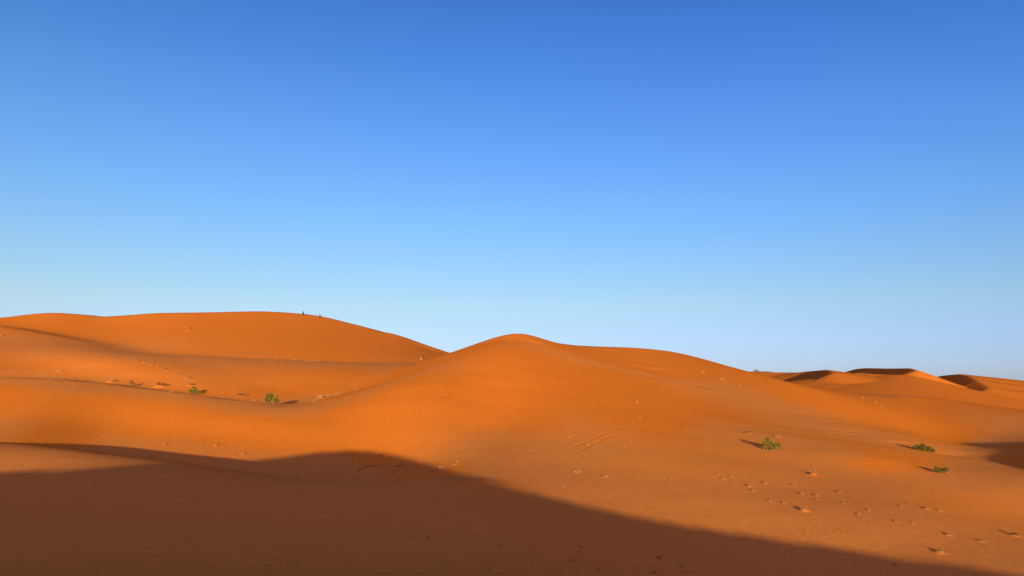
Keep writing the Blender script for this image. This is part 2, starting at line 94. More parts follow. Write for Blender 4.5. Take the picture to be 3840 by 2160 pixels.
0,0,1,-1,0,-1,1,0,-1,1,-2,0,2,-2,1,-2,1,0,0,-2,5,-4,-11,7,16,23,-45,8,16,-2,-7,1,-2,2,-1,0,-2,0,3,-2,-5,-1,0,1,1,-19,19,1,-1,2,-2,1,0,2,-2,0,1,-2,2,-1,0,0,0,0,0,-1,1,0,-1,1,-1,0,0,
0,0,-1,1,1,-2,1,-1,1,-1,1,0,-1,0,0,0,-1,1,0,1,-1,0,1,1,-1,0,1,1,-2,2,0,-2,1,-1,0,1,0,-1,1,-1,1,0,0,0,-1,0,0,-2,0,0,-1,-1,-1,1,3,0,0,2,-1,2,-1,0,0,2,-2,1,-2,1,-2,1,-1,15,-27,12,0,2,
1,-1,1,-1,-1,2,-1,0,0,0,0,0,0,0,0,0,0,0,-1,0,1,-1,1,-2,1,0,0,0,-1,0,0,0,1,-1,-1,2,-2,3,-3,4,1,-5,-2,4,0,0,0,-1,1,-2,2,-1,1,-1,1,0,1,0,-1,0,1,-1,1,-1,1,-2,2,-1,0,0,-1,1,-1,0,0,0,0,
-1,1,-1,0,1,-4,3,-1,-10,3,9,36,-35,-6,14,3,-10,0,1,-1,3,-2,0,-2,2,-1,-5,0,-2,2,-1,-20,21,0,0,-1,1,1,-1,0,0,1,-1,1,-2,2,-1,0,0,-1,1,1,-2,0,1,-1,0,1,-2,2,-1,0,0,-1,1,-1,1,0,-1,1,-1,0,
0,0,0,1,-1,0,0,0,1,0,-1,2,-1,1,-1,3,-2,0,0,0,-1,0,0,1,-1,1,1,-2,1,0,-1,1,-1,0,-1,0,-1,-2,0,0,-1,3,1,1,0,1,-1,2,-1,1,-2,2,0,-1,0,-2,0,-1,13,-18,4,4,2,-3,1,-1,1,1,-2,1,0,0,1,-2,1,1,
-2,2,-1,-1,1,0,0,-1,0,1,-2,2,-2,1,-1,1,-1,1,-2,1,0,0,0,1,-1,-1,-1,8,-4,-2,2,-3,1,1,0,-1,0,0,1,-1,1,0,-1,2,-1,1,-1,1,0,-1,0,0,1,-2,2,-1,-1,2,-2,1,-1,-1,1,2,-3,0,1,0,0,-1,1,-12,8,-13,
28,-38,127,-151,64,-1,-11,1,0,1,-1,3,-1,-4,2,1,-5,-2,0,0,0,-21,23,-2,1,0,0,0,0,0,1,-1,1,-1,0,0,1,-2,1,1,-1,-2,2,0,-1,1,-1,0,1,-1,0,0,-1,1,0,0,-1,0,2,-3,2,0,-1,-1,1,0,0,0,0,1,-1,1,0,
0,0,1,0,0,1,0,-1,-1,1,-1,0,0,2,-2,1,0,0,0,0,-1,0,0,0,-1,-2,0,-1,0,0,1,2,0,1,0,1,0,0,0,2,-2,0,1,-2,-1,1,-4,8,-1,-7,3,6,-5,1,0,0,-1,1,0,0,0,0,1,-2,2,-1,-1,2,-2,2,-1,-1,0,1,-1,0,0,0,
-1,2,-2,0,0,0,1,-1,0,0,0,-2,2,-4,8,1,-1,-4,0,-1,2,-1,-1,2,-2,3,-4,3,1,-2,2,-1,1,0,-1,1,-1,1,0,-1,0,0,1,-2,1,0,0,-2,3,-3,2,-1,0,-1,2,-1,1,-11,1,8,-13,14,-16,42,26,-77,46,-23,4,-2,2,
2,0,0,-1,-2,1,-3,-4,1,0,0,-20,21,0,0,-1,1,-1,2,0,-1,0,0,0,1,-1,0,0,0,0,-1,2,-1,-1,0,0,1,-1,0,0,0,0,0,-1,1,0,-1,2,-3,3,-2,0,0,1,-1,-1,1,1,-1,-1,3,-2,1,-1,2,-1,2,-1,1,-1,0,0,-1,0,1,0,
-1,1,-1,2,-1,-1,1,0,0,-1,-1,0,0,-2,-1,0,-1,2,2,0,0,2,-1,1,0,1,-2,1,1,-1,0,-2,0,-1,-1,10,-9,2,7,-9,4,-2,0,2,-1,0,0,0,0,0,0,0,1,-1,0,0,0,0,-1,0,1,-1,1,-2,0,2,-2,1,-1,0,0,0,0,1,-2,1,
-1,-1,-1,5,3,3,-10,2,-1,0,2,-1,1,-3,4,-3,2,0,0,0,1,0,-1,1,0,0,0,-1,0,1,-2,2,-1,0,0,0,0,-2,2,0,0,-1,-1,2,-2,3,-20,13,6,-9,-2,12,19,-21,30,-22,-8,0,0,2,0,2,1,-2,-2,3,-5,-3,-1,0,1,-22,
25,-3,1,0,-1,2,-1,0,0,1,-1,1,-1,0,-1,2,-1,-1,2,-2,0,1,0,0,-1,0,0,0,0,0,0,0,-1,1,0,-1,1,-1,1,-1,0,0,0,1,-2,1,0,1,-1,0,1,1,-1,0,1,0,0,2,-2,-1,1,0,-1,0,1,0,0,-1,1,1,-1,-1,1,-1,0,-1,-1,
0,-1,-1,-1,2,0,3,-1,1,0,1,0,-1,2,-1,0,0,0,-1,-1,2,-13,24,-14,2,6,-6,1,0,0,-1,1,0,0,0,1,-1,0,1,-1,0,1,-2,1,0,1,-2,-1,2,-1,0,0,-2,3,-2,1,-2,2,-2,2,-2,2,-2,-1,0,-1,6,1,7,-15,4,-1,2,-2,
2,-3,2,1,-1,0,1,0,1,-1,1,1,-2,1,0,-1,1,0,-1,1,-1,0,0,0,2,-4,3,-4,4,0,-3,1,0,-1,-2,-14,13,7,-2,-17,34,-6,-11,1,28,-36,6,0,0,3,1,1,-1,-2,1,-4,-3,-1,1,-1,-21,22,1,-2,0,2,-2,1,0,1,-1,1,
-1,0,0,1,-2,2,-1,-1,1,0,0,-1,0,0,1,-1,0,0,0,0,-1,2,-3,2,-1,1,0,-1,1,-1,0,0,0,1,-2,2,-1,0,1,-1,1,0,1,-1,1,1,0,0,-2,0,0,1,0,-1,1,0,0,0,0,0,0,0,-1,1,-2,0,-1,-1,-2,1,0,2,0,2,-1,2,-2,2,
1,-2,2,-2,2,-2,2,-7,12,-27,32,-10,-1,4,-3,-2,0,1,0,0,0,1,-1,-1,2,0,-2,3,-2,0,1,-1,-1,1,0,-2,2,-1,-1,2,-2,0,1,-1,0,0,0,0,1,-2,-1,0,0,0,4,4,3,-10,0,0,-1,1,3,-3,0,2,0,-2,2,1,-2,4,-2,0,
0,0,0,0,-1,1,-1,0,1,0,-1,-1,2,0,-3,2,0,0,1,-3,-2,6,-19,4,11,5,2,-15,30,-12,-3,-17,33,-21,-3,0,3,1,1,1,2,-5,2,-3,-3,-2,1,-1,-23,26,-2,0,0,-1,2,-1,0,0,0,0,0,1,-1,0,1,-2,1,0,0,-1,1,-1,
1,0,-2,2,-1,0,-1,1,1,-3,3,-2,1,-1,1,0,-1,0,1,-1,-1,1,0,0,0,1,-1,1,-1,2,-1,0,2,-1,0,1,0,-2,1,-1,0,1,0,-1,2,-1,0,0,0,-1,2,-2,0,-1,-1,-1,-1,0,0,1,1,1,0,1,1,-1,0,2,-2,2,-2,2,-2,-3,10,
-26,27,-6,0,3,-3,-1,0,0,0,0,0,0,0,1,-1,1,-1,0,3,-4,1,0,0,0,0,-2,1,0,-1,2,-3,3,-1,-2,2,-2,1,0,0,0,-1,-2,0,3,1,8,-5,-3,-2,-1,2,-1,1,0,0,-1,2,-1,1,2,-2,1,1,-1,0,0,0,0,0,-1,1,-2,2,-1,1,
-2,3,-2,1,-3,2,1,-2,1,-6,4,-17,10,7,9,-1,-7,13,-2,-1,-19,16,-3,-7,1,1,2,3,1,-1,-1,-1,0,-5,-1,-1,0,-23,25,-1,0,0,0,0,0,0,0,1,-1,0,0,1,-1,-1,1,0,0,0,0,-1,2,-3,1,2,-3,2,-2,2,-2,1,0,-1,
1,-1,1,-1,1,0,-1,0,0,0,0,1,-2,2,-2,2,0,0,-1,1,1,-1,2,0,0,-2,2,-2,0,1,0,-1,2,-2,1,0,0,1,-1,-1,1,-1,-1,0,-2,0,-2,1,1,1,0,2,-1,1,1,0,-1,1,-1,1,-1,3,-5,7,-22,20,0,1,-1,0,-2,1,-1,-1,1,1,
-1,0,0,2,-2,0,0,2,-1,-1,1,-2,0,2,-2,-1,2,-1,-1,0,0,2,-2,0,0,0,0,-1,2,-4,-1,2,4,-2,12,-13,4,-5,2,-1,-1,3,-1,-1,0,4,-3,0,3,-1,1,-1,1,-1,0,0,-1,0,1,-1,1,-1,1,0,-2,2,-1,1,-3,3,-2,2,-2,
-3,-8,-6,13,5,9,-4,6,-8,6,-1,-9,-4,7,-6,1,1,2,1,3,-1,0,-2,0,-3,-3,0,-1,-24,26,1,-3,1,0,-1,1,1,-1,0,0,1,-1,0,0,1,-1,0,0,-1,1,-1,1,0,-1,0,0,0,1,-2,2,-2,1,-1,1,-1,1,-1,0,1,0,-1,0,0,0,
0,1,-2,2,-1,0,1,0,0,0,1,0,1,0,-1,-1,1,0,-1,1,0,0,0,0,0,0,0,1,-1,-1,0,0,-1,-1,-1,-1,0,0,1,1,1,1,-1,2,-1,0,1,-1,1,0,0,-2,4,-15,12,2,1,1,-1,-1,-1,0,0,1,-2,2,-1,1,-1,1,0,0,0,0,0,-2,2,
-2,2,-4,3,-2,1,0,0,-3,5,-3,0,0,-1,1,1,-2,-2,-2,5,3,-2,12,-17,6,-3,1,-2,3,-2,1,1,-3,4,0,-2,3,0,-1,1,-1,1,-2,0,1,-1,1,0,-2,0,3,-1,-2,1,3,-3,-2,2,-1,2,-3,0,-22,11,11,5,7,-3,7,-15,9,-3,
2,-19,14,-5,-1,1,2,2,2,1,-2,0,-2,0,-4,-1,-2,-24,26,-1,1,-1,0,0,0,-1,2,-1,1,-1,0,0,0,0,0,0,-1,2,-2,1,-1,1,0,-2,2,-1,0,0,0,-1,1,0,-1,1,-1,1,0,-1,0,0,1,-1,0,0,0,1,-1,0,1,-1,1,0,0,0,1,
1,0,0,-2,1,-1,1,0,0,-1,1,0,1,-1,0,0,0,0,0,-1,-1,-1,-1,-1,-1,2,0,1,0,2,0,-1,1,1,-1,1,-2,1,2,-2,2,-12,7,4,2,1,0,-2,0,-1,0,0,1,-1,1,-1,0,2,-1,-1,1,1,-1,-1,0,0,-1,2,-4,3,-3,3,-2,0,1,0,
-1,0,0,-2,2,0,-4,1,3,3,2,2,-8,1,1,-2,1,-1,0,2,0,-2,3,0,-1,2,0,-2,3,-2,-1,1,-1,1,-2,2,-1,0,0,0,1,-1,0,2,-2,1,-4,3,-2,1,-5,-22,23,3,9,2,2,1,-12,6,-2,1,-21,22,-11,1,1,2,2,1,2,-1,-2,0,
-1,-3,-1,-2,-25,27,0,0,-1,-1,1,0,1,-1,0,0,0,0,1,-1,0,0,-1,2,-2,2,-2,0,0,1,0,-1,0,0,0,-1,2,-2,1,-1,1,-1,1,-1,1,0,-1,-1,2,-1,0,0,0,0,1,-1,1,-1,1,0,1,-1,1,2,-2,1,-2,1,0,-1,1,0,0,0,0,1,
-1,0,0,0,0,-1,0,-1,-2,-1,0,-1,2,1,1,-1,1,1,0,0,0,0,1,-2,1,2,-4,-2,-1,5,3,0,1,-2,-1,1,0,-1,0,1,-1,1,0,-1,2,0,-2,1,1,-2,0,1,-3,2,-2,3,-4,1,3,-5,3,0,-1,1,-3,3,-2,-1,-2,2,4,1,4,-4,-2,
-1,0,0,-1,1,-1,2,1,-2,1,2,-1,-1,3,-1,-2,1,0,-1,0,0,-1,1,0,2,-4,2,2,-1,-2,1,2,-1,-4,1,-3,6,-19,-1,15,7,4,4,5,-10,-3,2,0,-3,-23,27,-10,1,-1,2,3,1,1,0,-1,-1,1,-4,-2,-2,-26,29,-2,1,-1,
0,1,-1,-1,1,0,0,1,-1,0,0,0,0,1,-2,1,-1,2,-2,1,-1,0,1,-1,-1,2,-1,-1,1,0,0,-1,0,0,1,-1,1,-1,1,-1,0,0,0,0,1,-1,0,0,1,0,0,0,1,0,0,1,-1,0,0,0,-1,1,0,1,-1,0,0,0,1,-1,0,0,0,-2,0,-1,-1,-2,
2,-1,1,0,2,1,-1,1,0,-1,2,-2,1,-1,1,-5,6,-5,3,2,2,0,1,-2,0,-1,0,1,-2,3,-2,1,0,0,1,-1,1,0,-2,0,0,0,0,-3,3,-1,-3,5,-3,-1,4,-2,-2,0,2,-4,0,0,3,3,-1,9,-12,2,-2,2,0,-2,3,-2,0,2,-1,0,2,-1,
1,-1,0,0,-1,0,-1,1,-1,2,-2,1,0,1,-3,3,1,-4,3,0,0,-2,-4,0,-8,-4,11,3,9,3,2,8,-19,7,-4,3,3,-40,33,-4,-3,2,1,1,4,1,-1,-1,0,-1,-2,-2,-3,-26,28,0,-1,1,-1,-1,1,1,-1,1,-1,-1,2,-1,0,0,0,0,
0,0,0,-1,1,-1,0,1,-1,0,1,-2,1,0,0,-1,1,-1,1,-1,0,1,-1,1,-1,1,-1,0,0,0,0,0,1,-1,1,-1,2,-2,2,-1,2,0,0,-1,0,-1,1,0,0,-1,2,-1,0,1,-1,1,-1,0,-1,1,-2,0,-2,-1,-2,3,0,1,0,0,2,-1,0,2,-2,1,
-1,0,3,-15,19,-8,0,2,2,2,-1,-2,1,0,-1,1,0,-1,1,0,0,0,1,0,-1,1,0,-2,0,-1,1,-1,-2,5,-6,4,-1,-3,5,-3,2,-4,1,-1,-4,6,1,2,3,2,-10,4,-2,0,1,0,0,0,-1,2,1,-3,3,0,-1,0,0,-1,-1,0,1,-2,2,-1,1,
-1,3,-3,0,1,1,0,-3,2,3,-6,-2,-5,-13,15,8,1,7,2,6,-2,-14,5,0,-2,15,-55,33,2,-2,-1,3,2,1,2,1,-2,1,-1,-2,-3,-2,-26,27,1,0,-1,1,-1,0,0,0,0,0,1,-1,-1,2,-1,0,0,0,-1,1,0,0,-1,1,-1,0,0,0,0,
0,0,0,-1,0,1,0,-1,0,1,0,-1,1,-2,2,-1,0,0,0,1,-1,1,-1,1,-1,1,0,1,0,1,-1,0,0,0,1,-2,1,0,0,0,1,-1,0,1,0,-2,2,-2,0,-1,-2,-2,1,0,1,0,1,1,-1,2,0,-1,0,1,0,-5,13,-31,34,-12,0,-1,4,0,2,-2,0,
0,-1,0,1,-1,2,-1,0,1,-1,0,2,-1,-1,-1,0,0,-1,1,-2,2,-2,0,3,-5,4,0,-3,2,-3,-1,-3,6,3,1,4,-4,-3,0,1,-3,3,0,-2,2,-1,1,0,0,0,0,1,-2,-1,0,0,0,0,0,0,1,-1,0,1,1,-2,0,2,-2,1,0,-1,-2,-3,-15,
6,10,9,1,8,-3,11,-21,6,-1,-2,-1,20,-58,25,6,2,-1,1,2,3,1,1,-1,-1,1,-2,-2,-4,-27,29,-1,1,0,-1,0,0,0,0,0,1,-1,0,1,-2,1,1,-2,1,0,0,-1,1,0,-1,0,1,-1,0,1,-2,1,-1,2,-2,0,0,1,-1,0,1,0,-1,
1,-2,2,-1,1,-2,1,0,1,-1,1,-1,2,-2,1,1,2,-2,1,-1,0,-1,2,-1,0,0,0,0,1,0,-2,2,0,-2,1,0,-3,1,-4,1,0,0,1,0,1,1,0,0,1,-1,0,2,-6,11,-25,24,-3,-2,-3,4,1,0,2,-4,3,-2,0,2,-1,-2,3,-1,1,0,0,-1,
1,-1,1,-2,-1,2,-2,-1,2,0,-3,3,-3,2,3,-5,1,-3,-2,2,4,3,1,3,-4,-3,-1,3,-3,2,0,-2,3,-2,1,0,0,0,1,-2,-1,1,-2,0,1,-1,1,-1,2,-1,1,-1,1,1,-4,4,-2,1,-3,2,-3,-15,5,6,5,10,6,-4,14,-18,-2,0,2,
1,-8,23,-49,10,12,1,2,-1,3,2,2,2,-3,2,0,-3,-2,-3,-26,27,0,1,-1,1,-1,1,-2,2,-1,-1,1,0,1,-1,1,-2,1,0,0,0,0,-1,0,1,0,-2,2,-1,-1,2,-1,0,-1,1,-1,1,-2,2,0,-1,0,1,-1,1,-2,2,-2,3,-2,0,0,1,
-1,1,-1,1,1,-1,1,2,-2,0,0,0,0,0,0,0,0,1,-1,0,2,-3,2,0,-2,0,0,-2,-1,-2,0,2,0,0,1,1,-1,2,-2,1,0,1,-3,6,-19,17,3,-3,-4,1,5,-2,3,-3,1,0,-2,3,-2,1,1,-1,0,2,-2,1,0,0,0,-3,2,-2,2,-3,1,1,
-3,4,-4,2,0,3,-8,1,-3,5,3,2,5,-1,-7,2,-2,1,-1,1,1,-3,3,-1,-1,2,0,-3,2,-2,0,-2,1,1,-1,0,1,0,0,0,1,-1,1,-1,-1,3,-2,0,-3,1,-10,-4,10,3,6,9,-1,12,-7,-19,9,-3,2,2,-6,7,-18,-11,12,6,-1,2,
2,1,4,0,-2,4,-3,0,-3,-4,-27,29,-1,0,1,-1,1,-2,2,-1,0,0,1,-1,-1,2,-2,2,-1,0,0,-1,1,0,0,-1,0,1,-2,2,-1,0,-1,1,-1,1,0,-1,1,-1,0,0,1,-1,1,-1,1,-1,0,0,0,1,-2,2,-1,1,0,0,-1,2,1,-1,1,-1,1,
-1,-1,1,0,0,1,-2,2,0,-1,1,-1,1,0,-2,-1,0,-2,-2,1,-1,2,1,-1,1,1,-1,2,-1,-2,2,-1,2,-10,8,7,-4,-2,-5,10,-3,2,-2,0,2,-2,-1,4,-4,2,2,-3,3,-2,1,2,-3,0,0,-2,1,0,-1,0,1,-2,2,-1,-1,1,3,-7,
-2,0,6,2,3,2,-3,-1,-1,-2,2,-2,0,3,-2,-1,3,-3,1,0,-1,-1,-1,0,0,0,0,-1,2,0,-1,1,-1,2,-1,0,2,-3,2,-3,1,-2,-7,-5,9,3,5,5,4,12,-2,-23,6,-3,4,-3,6,1,-19,8,-17,9,5,1,3,0,3,1,3,-1,1,-1,-1,
-1,-5,-27,28,0,1,0,-1,0,1,-1,-1,1,1,-1,0,1,-1,0,-1,1,0,0,0,-1,1,0,-1,1,-1,1,-2,2,-2,2,-2,1,-1,1,-1,0,1,-2,3,-2,1,-1,0,0,0,1,-1,0,0,1,-1,1,-1,0,1,0,0,1,1,0,0,-2,1,0,0,1,-1,0,1,-1,0,
1,-1,1,-1,0,0,0,-2,-3,0,0,0,0,1,1,-1,1,1,-1,1,-1,0,2,-7,4,0,8,-3,-3,-8,13,-3,0,3,-4,1,2,-4,5,-2,-1,2,-1,1,0,-1,1,1,-2,0,-1,0,0,0,-1,2,-2,-1,1,-2,3,2,-8,-3,6,2,3,4,1,-5,-1,1,-3,3,-2,
-1,2,0,-2,4,-4,0,0,0,-2,-1,1,-1,0,0,2,-1,0,1,0,0,-1,1,0,2,-4,2,-1,-2,-3,-13,14,2,6,3,3,10,7,-29,10,-6,0,2,-1,1,16,-41,24,-18,5,4,5,-1,3,1,3,1,0,2,-1,-1,-2,-3,-27,28,0,1,-1,1,-1,0,0,
1,-1,0,0,0,0,0,0,0,1,-2,1,0,0,-1,0,1,-1,1,-1,0,0,0,0,0,0,0,-1,0,1,-2,2,-1,1,-1,0,1,-1,1,-1,0,0,0,1,-1,0,1,0,-1,1,0,1,1,-1,0,1,-1,0,0,0,0,0,0,1,-1,0,2,-2,1,-1,1,-3,0,-1,-2,-1,1,0,1,
0,1,0,0,1,-1,0,-2,7,-18,19,-7,9,-5,0,-10,10,0,0,1,0,-1,2,-4,2,3,-4,4,-2,1,0,-1,1,0,0,-2,1,-1,1,-1,-1,0,1,-1,0,-3,5,0,-7,-4,9,2,1,7,-5,0,-4,3,-4,3,-2,1,-2,6,-8,5,-2,0,-2,-2,1,-1,-1,
0,2,-1,1,0,1,-1,0,1,0,-1,2,-1,0,-1,-2,-2,-10,7,4,7,4,2,7,10,-27,7,-5,0,0,1,2,-9,32,-59,37,-17,1,5,2,2,1,3,0,4,0,1,1,-3,-2,-2,-28,30,-1,0,1,-1,1,-1,0,0,0,0,0,1,-1,0,0,0,0,0,0,-1,1,0,
0,-1,0,0,1,-1,0,0,0,0,-1,1,-1,1,-1,1,-1,0,1,-1,1,-1,1,-2,2,-2,2,0,-2,2,-1,0,1,0,-1,1,1,0,1,0,-2,2,-1,0,0,0,0,1,-1,1,-1,1,0,-1,1,-2,2,-3,-2,0,-1,-1,2,-2,2,1,0,-1,2,-1,1,-6,14,-29,29,
-7,6,-4,-1,-10,8,2,-1,2,-1,0,1,-1,0,2,-1,-1,3,-4,5,-4,2,1,-2,0,0,0,-1,0,-1,1,0,-1,1,-3,-2,6,-3,-9,11,3,2,4,-7,2,-4,4,-4,2,-1,1,-4,6,-4,0,0,-2,0,-3,0,0,1,-1,1,1,-1,0,2,-1,1,-1,1,1,
-1,-1,1,-4,1,-9,3,5,4,8,1,8,7,-23,4,-5,1,0,1,-2,4,-9,12,-29,29,-14,-2,2,3,2,2,1,3,0,3,1,-1,0,-2,-4,-27,28,0,0,0,1,-1,0,1,-1,0,1,-1,-1,1,0,1,-1,-1,2,-2,1,0,-1,1,0,-1,1,-2,2,-1,0,-1,
1,0,-1,2,-2,0,0,0,1,-1,1,-1,1,-1,1,-2,2,-1,0,1,-2,2,0,-1,0,1,0,0,1,1,-1,1,-1,1,-1,-1,2,-1,0,0,0,2,-2,0,1,-1,1,-2,0,-2,-1,-2,2,-2,2,0,-1,2,0,-1,2,0,-6,9,-18,20,-2,5,-4,-2,-7,1,6,-2,
3,-1,0,0,1,-2,3,-2,1,2,-5,5,0,-5,5,0,-2,-2,3,-2,0,0,1,-2,1,-1,-1,-3,-2,7,-3,3,4,4,-2,-3,0,0,-3,5,-6,6,-6,3,-2,2,-5,4,-4,-2,0,0,-1,1,1,0,0,0,1,0,1,-1,1,0,-1,1,-1,0,-2,-6,-2,8,3,7,1,
8,9,-25,6,-5,0,0,-2,2,-1,2,2,-17,-4,23,-9,-4,0,4,2,0,2,3,1,2,1,1,-3,0,-4,-27,28,0,0,0,0,1,0,-2,2,-1,-1,2,-1,0,0,0,0,1,-2,1,0,0,0,-1,0,1,-1,1,-1,-1,2,-1,0,0,-1,0,1,-1,0,1,-2,2,0,-1,
0,1,-1,1,-1,0,0,0,1,-1,0,0,1,0,0,0,1,0,1,0,-1,-1,1,1,-2,2,-1,0,1,-1,0,2,-2,1,-1,0,-1,-2,-1,0,-2,1,1,-1,1,-1,2,0,-1,2,-4,2,-7,10,4,5,-6,-1,-6,-3,7,-1,2,-1,2,-2,3,-4,4,-3,2,0,1,-2,3,
-4,3,0,0,-2,2,-2,1,-1,-1,2,-3,2,-2,-4,-5,10,4,-2,6,1,-3,-2,0,0,-1,2,-3,3,-3,2,-4,2,-5,2,-2,-2,2,-2,0,1,1,-2,3,-1,1,0,1,-2,2,-1,2,-2,0,-1,-4,-4,6,5,5,1,9,9,-26,8,-7,2,-1,0,-2,-1,2,1,
9,-35,9,17,1,-6,-1,2,1,2,2,1,2,2,2,-1,1,-4,-1,-27,27,1,0,1,0,-1,0,1,-2,2,-1,-1,2,-1,0,0,0,0,0,0,0,-1,1,-1,1,0,-1,0,0,1,-2,1,0,0,0,-1,0,1,0,-2,2,-1,0,1,0,-1,0,0,1,-1,0,1,-1,0,1,-1,1,
-1,0,1,1,0,1,-1,0,1,-1,0,0,0,0,1,-1,0,1,-1,1,0,-1,0,-2,0,-2,0,-1,1,-2,2,-1,2,-1,0,1,-1,4,-17,14,2,6,2,-4,-1,-6,-3,4,1,1,0,1,-1,3,-3,0,2,-1,1,0,-1,2,0,-4,5,0,-3,1,0,-1,0,0,0,0,-1,-3,
0,-10,14,5,-1,6,-2,-7,5,-4,2,0,-2,1,0,-1,0,-4,2,-6,0,5,-7,3,-1,1,-1,2,-1,1,1,0,-1,1,2,-2,0,0,1,-1,-3,-7,10,0,8,0,8,8,-22,5,-5,2,-2,0,-2,1,-2,0,0,12,-43,22,9,6,-7,0,0,2,2,0,3,1,3,1,
0,-1,-1,-3,-28,30,-1,0,0,0,0,0,1,-1,0,1,-1,0,0,0,0,0,-1,2,-1,-1,1,-1,2,-2,0,0,1,-1,0,1,-2,1,-1,1,0,0,-1,0,1,-1,0,1,-1,0,0,1,0,-2,2,0,-2,2,-1,0,1,-1,1,0,-1,2,0,0,0,1,-1,0,0,1,-2,1,0,
1,-1,1,0,-1,0,1,-1,-1,-1,-1,-2,1,-2,2,-2,3,-3,3,-1,0,-2,12,-30,26,-5,10,0,-2,-3,-2,-10,7,2,-2,3,-2,2,0,0,-1,2,-1,1,-2,3,-3,4,-4,2,3,-5,1,2,-2,0,0,0,0,-1,-3,-3,-5,11,9,-2,8,-11,1,0,
0,0,-1,2,-4,3,-1,-5,-1,-1,-1,-1,2,-1,0,-1,0,1,1,-1,1,0,1,-1,2,-1,1,0,-1,0,-1,-7,8,2,4,3,7,6,-20,5,-4,0,-1,0,0,-2,4,-7,-1,3,3,-31,19,7,7,-2,-3,1,0,2,1,2,1,3,1,1,-1,-2,-1,-27,28,-1,1,
0,1,-1,1,-2,2,-1,0,0,0,0,1,-2,2,-1,-1,1,0,0,0,-1,1,-1,1,-1,0,0,0,0,0,0,0,-1,0,1,-1,0,0,1,-1,1,0,-1,0,0,1,-1,0,1,-2,2,-1,0,1,-1,1,1,-2,3,-1,0,0,0,1,-1,-1,2,-1,0,-1,3,-2,0,1,0,-2,1,0,
-2,-1,-1,-1,0,0,1,-1,1,-1,0,2,-4,11,-23,17,2,8,-1,-2,-2,-3,-5,0,2,0,3,-1,-1,2,0,1,-3,3,-2,2,-1,-1,4,-4,1,2,-1,0,-1,0,1,-1,0,-2,2,-5,-5,3,6,10,3,-3,-3,-5,5,-3,2,-2,2,-3,1,-3,-4,-1,1,
-2,0,2,-1,-1,2,-2,0,2,0,0,0,1,-1,2,0,0,0,-2,1,-4,3,2,9,-5,14,0,-17,5,-5,3,-4,2,-2,2,-3,3,-3,-7,6,-13,-4,4,11,6,1,-3,-1,2,0,2,2,0,2,2,1,0,-2,-2,-27,28,0,0,0,-1,2,-1,1,-2,2,-1,0,0,1,
-2,2,-2,1,0,0,0,-1,1,-1,1,0,-1,0,1,-1,0,0,-1,1,0,0,0,-1,0,1,-1,0,0,1,-1,0,1,-1,1,-1,0,0,1,-1,0,1,-1,1,-1,0,3,-3,2,2,-2,0,-1,2,-1,0,0,0,0,0,0,1,0,-1,1,-2,0,0,-2,-1,0,-1,0,1,-2,2,-1,
1,0,-2,3,-9,8,5,10,-5,0,-3,-2,-5,-1,3,-1,2,-1,1,1,-1,0,1,0,-1,2,-1,-1,1,1,-1,-1,5,-6,3,0,-1,-1,0,0,0,-5,-5,8,5,5,13,-18,4,-2,-1,1,2,-4,2,-2,-4,1,-5,2,0,-2,2,-2,2,0,-1,0,-1,0,3,-2,2,
0,-1,2,0,0,0,0,-4,2,5,2,4,7,0,-14,3,-3,1,-1,-2,3,-2,0,-2,4,-3,-5,-10,-9,14,-6,11,6,2,-1,-1,1,0,2,0,2,1,2,1,0,-2,0,-27,27,1,0,0,1,-1,0,0,1,-2,1,1,-1,-1,2,-1,0,0,0,-1,1,0,0,0,-1,0,1,
-1,0,1,-2,2,-1,0,-1,1,-1,1,0,-2,2,-1,0,0,1,0,-1,0,0,1,-1,0,0,1,0,-1,0,0,1,0,-1,3,-1,-1,1,1,-1,0,0,0,0,0,0,0,0,1,-1,1,-1,0,-1,-1,0,-1,-2,1,-1,0,1,-2,1,0,1,0,-7,8,-2,7,9,-5,0,-2,-2,
-3,-4,1,2,-1,3,-1,-2,4,-3,4,-5,4,-2,0,2,-2,2,-2,0,3,-3,0,2,-1,0,-1,-1,0,-4,-5,12,0,14,-2,-10,2,-1,0,0,0,-1,-1,-3,-3,1,-1,-1,1,0,0,-2,2,0,-1,1,-3,3,0,1,-2,3,-2,3,-1,0,1,-2,-1,4,6,-2,
13,-5,-14,8,-7,1,-1,2,-2,0,2,-3,1,1,-3,8,-44,13,13,-2,6,8,3,0,-2,0,1,1,1,0,3,1,1,0,0,-3,-27,28,0,0,-1,1,0,1,-1,0,1,-1,-1,2,-1,-1,1,0,0,0,1,-1,-1,0,1,0,0,-2,2,0,-2,2,-2,1,0,0,0,-1,1,
-1,1,-2,2,0,-1,0,0,1,-1,0,0,1,0,-1,0,0,0,1,0,-1,1,0,0,1,0,0,0,1,-2,1,0,0,0,1,-2,2,-2,2,-1,0,0,-1,0,-1,-2,1,-1,-1,0,0,0,0,1,-5,11,-23,25,-7,4,12,-7,0,-2,-1,-4,-2,0,0,1,0,1,-1,2,-1,1,
-1,-1,3,-2,1,-3,4,-3,1,2,-1,0,0,0,-1,1,-6,2,-2,1,7,0,20,-19,3,-2,1,-2,1,-1,-1,-4,-1,-1,0,1,-2,1,2,-4,2,0,0,0,0,-3,3,0,0,1,-1,4,-3,3,-1,-1,-1,5,3,1,11,-11,0,-5,-1,0,0,-1,1,0,-3,7,-6,
2,0,-5,12,-45,1,22,1,5,7,4,-1,1,0,0,2,-1,0,3,1,1,0,-1,1,-27,28,0,-1,2,-2,2,-2,1,1,-1,0,1,-2,1,1,-1,0,0,0,-1,1,0,0,-1,0,1,0,-1,0,0,0,1,-2,1,0,-1,1,-1,1,-1,1,-1,0,1,-1,1,-2,2,0,-1,0,
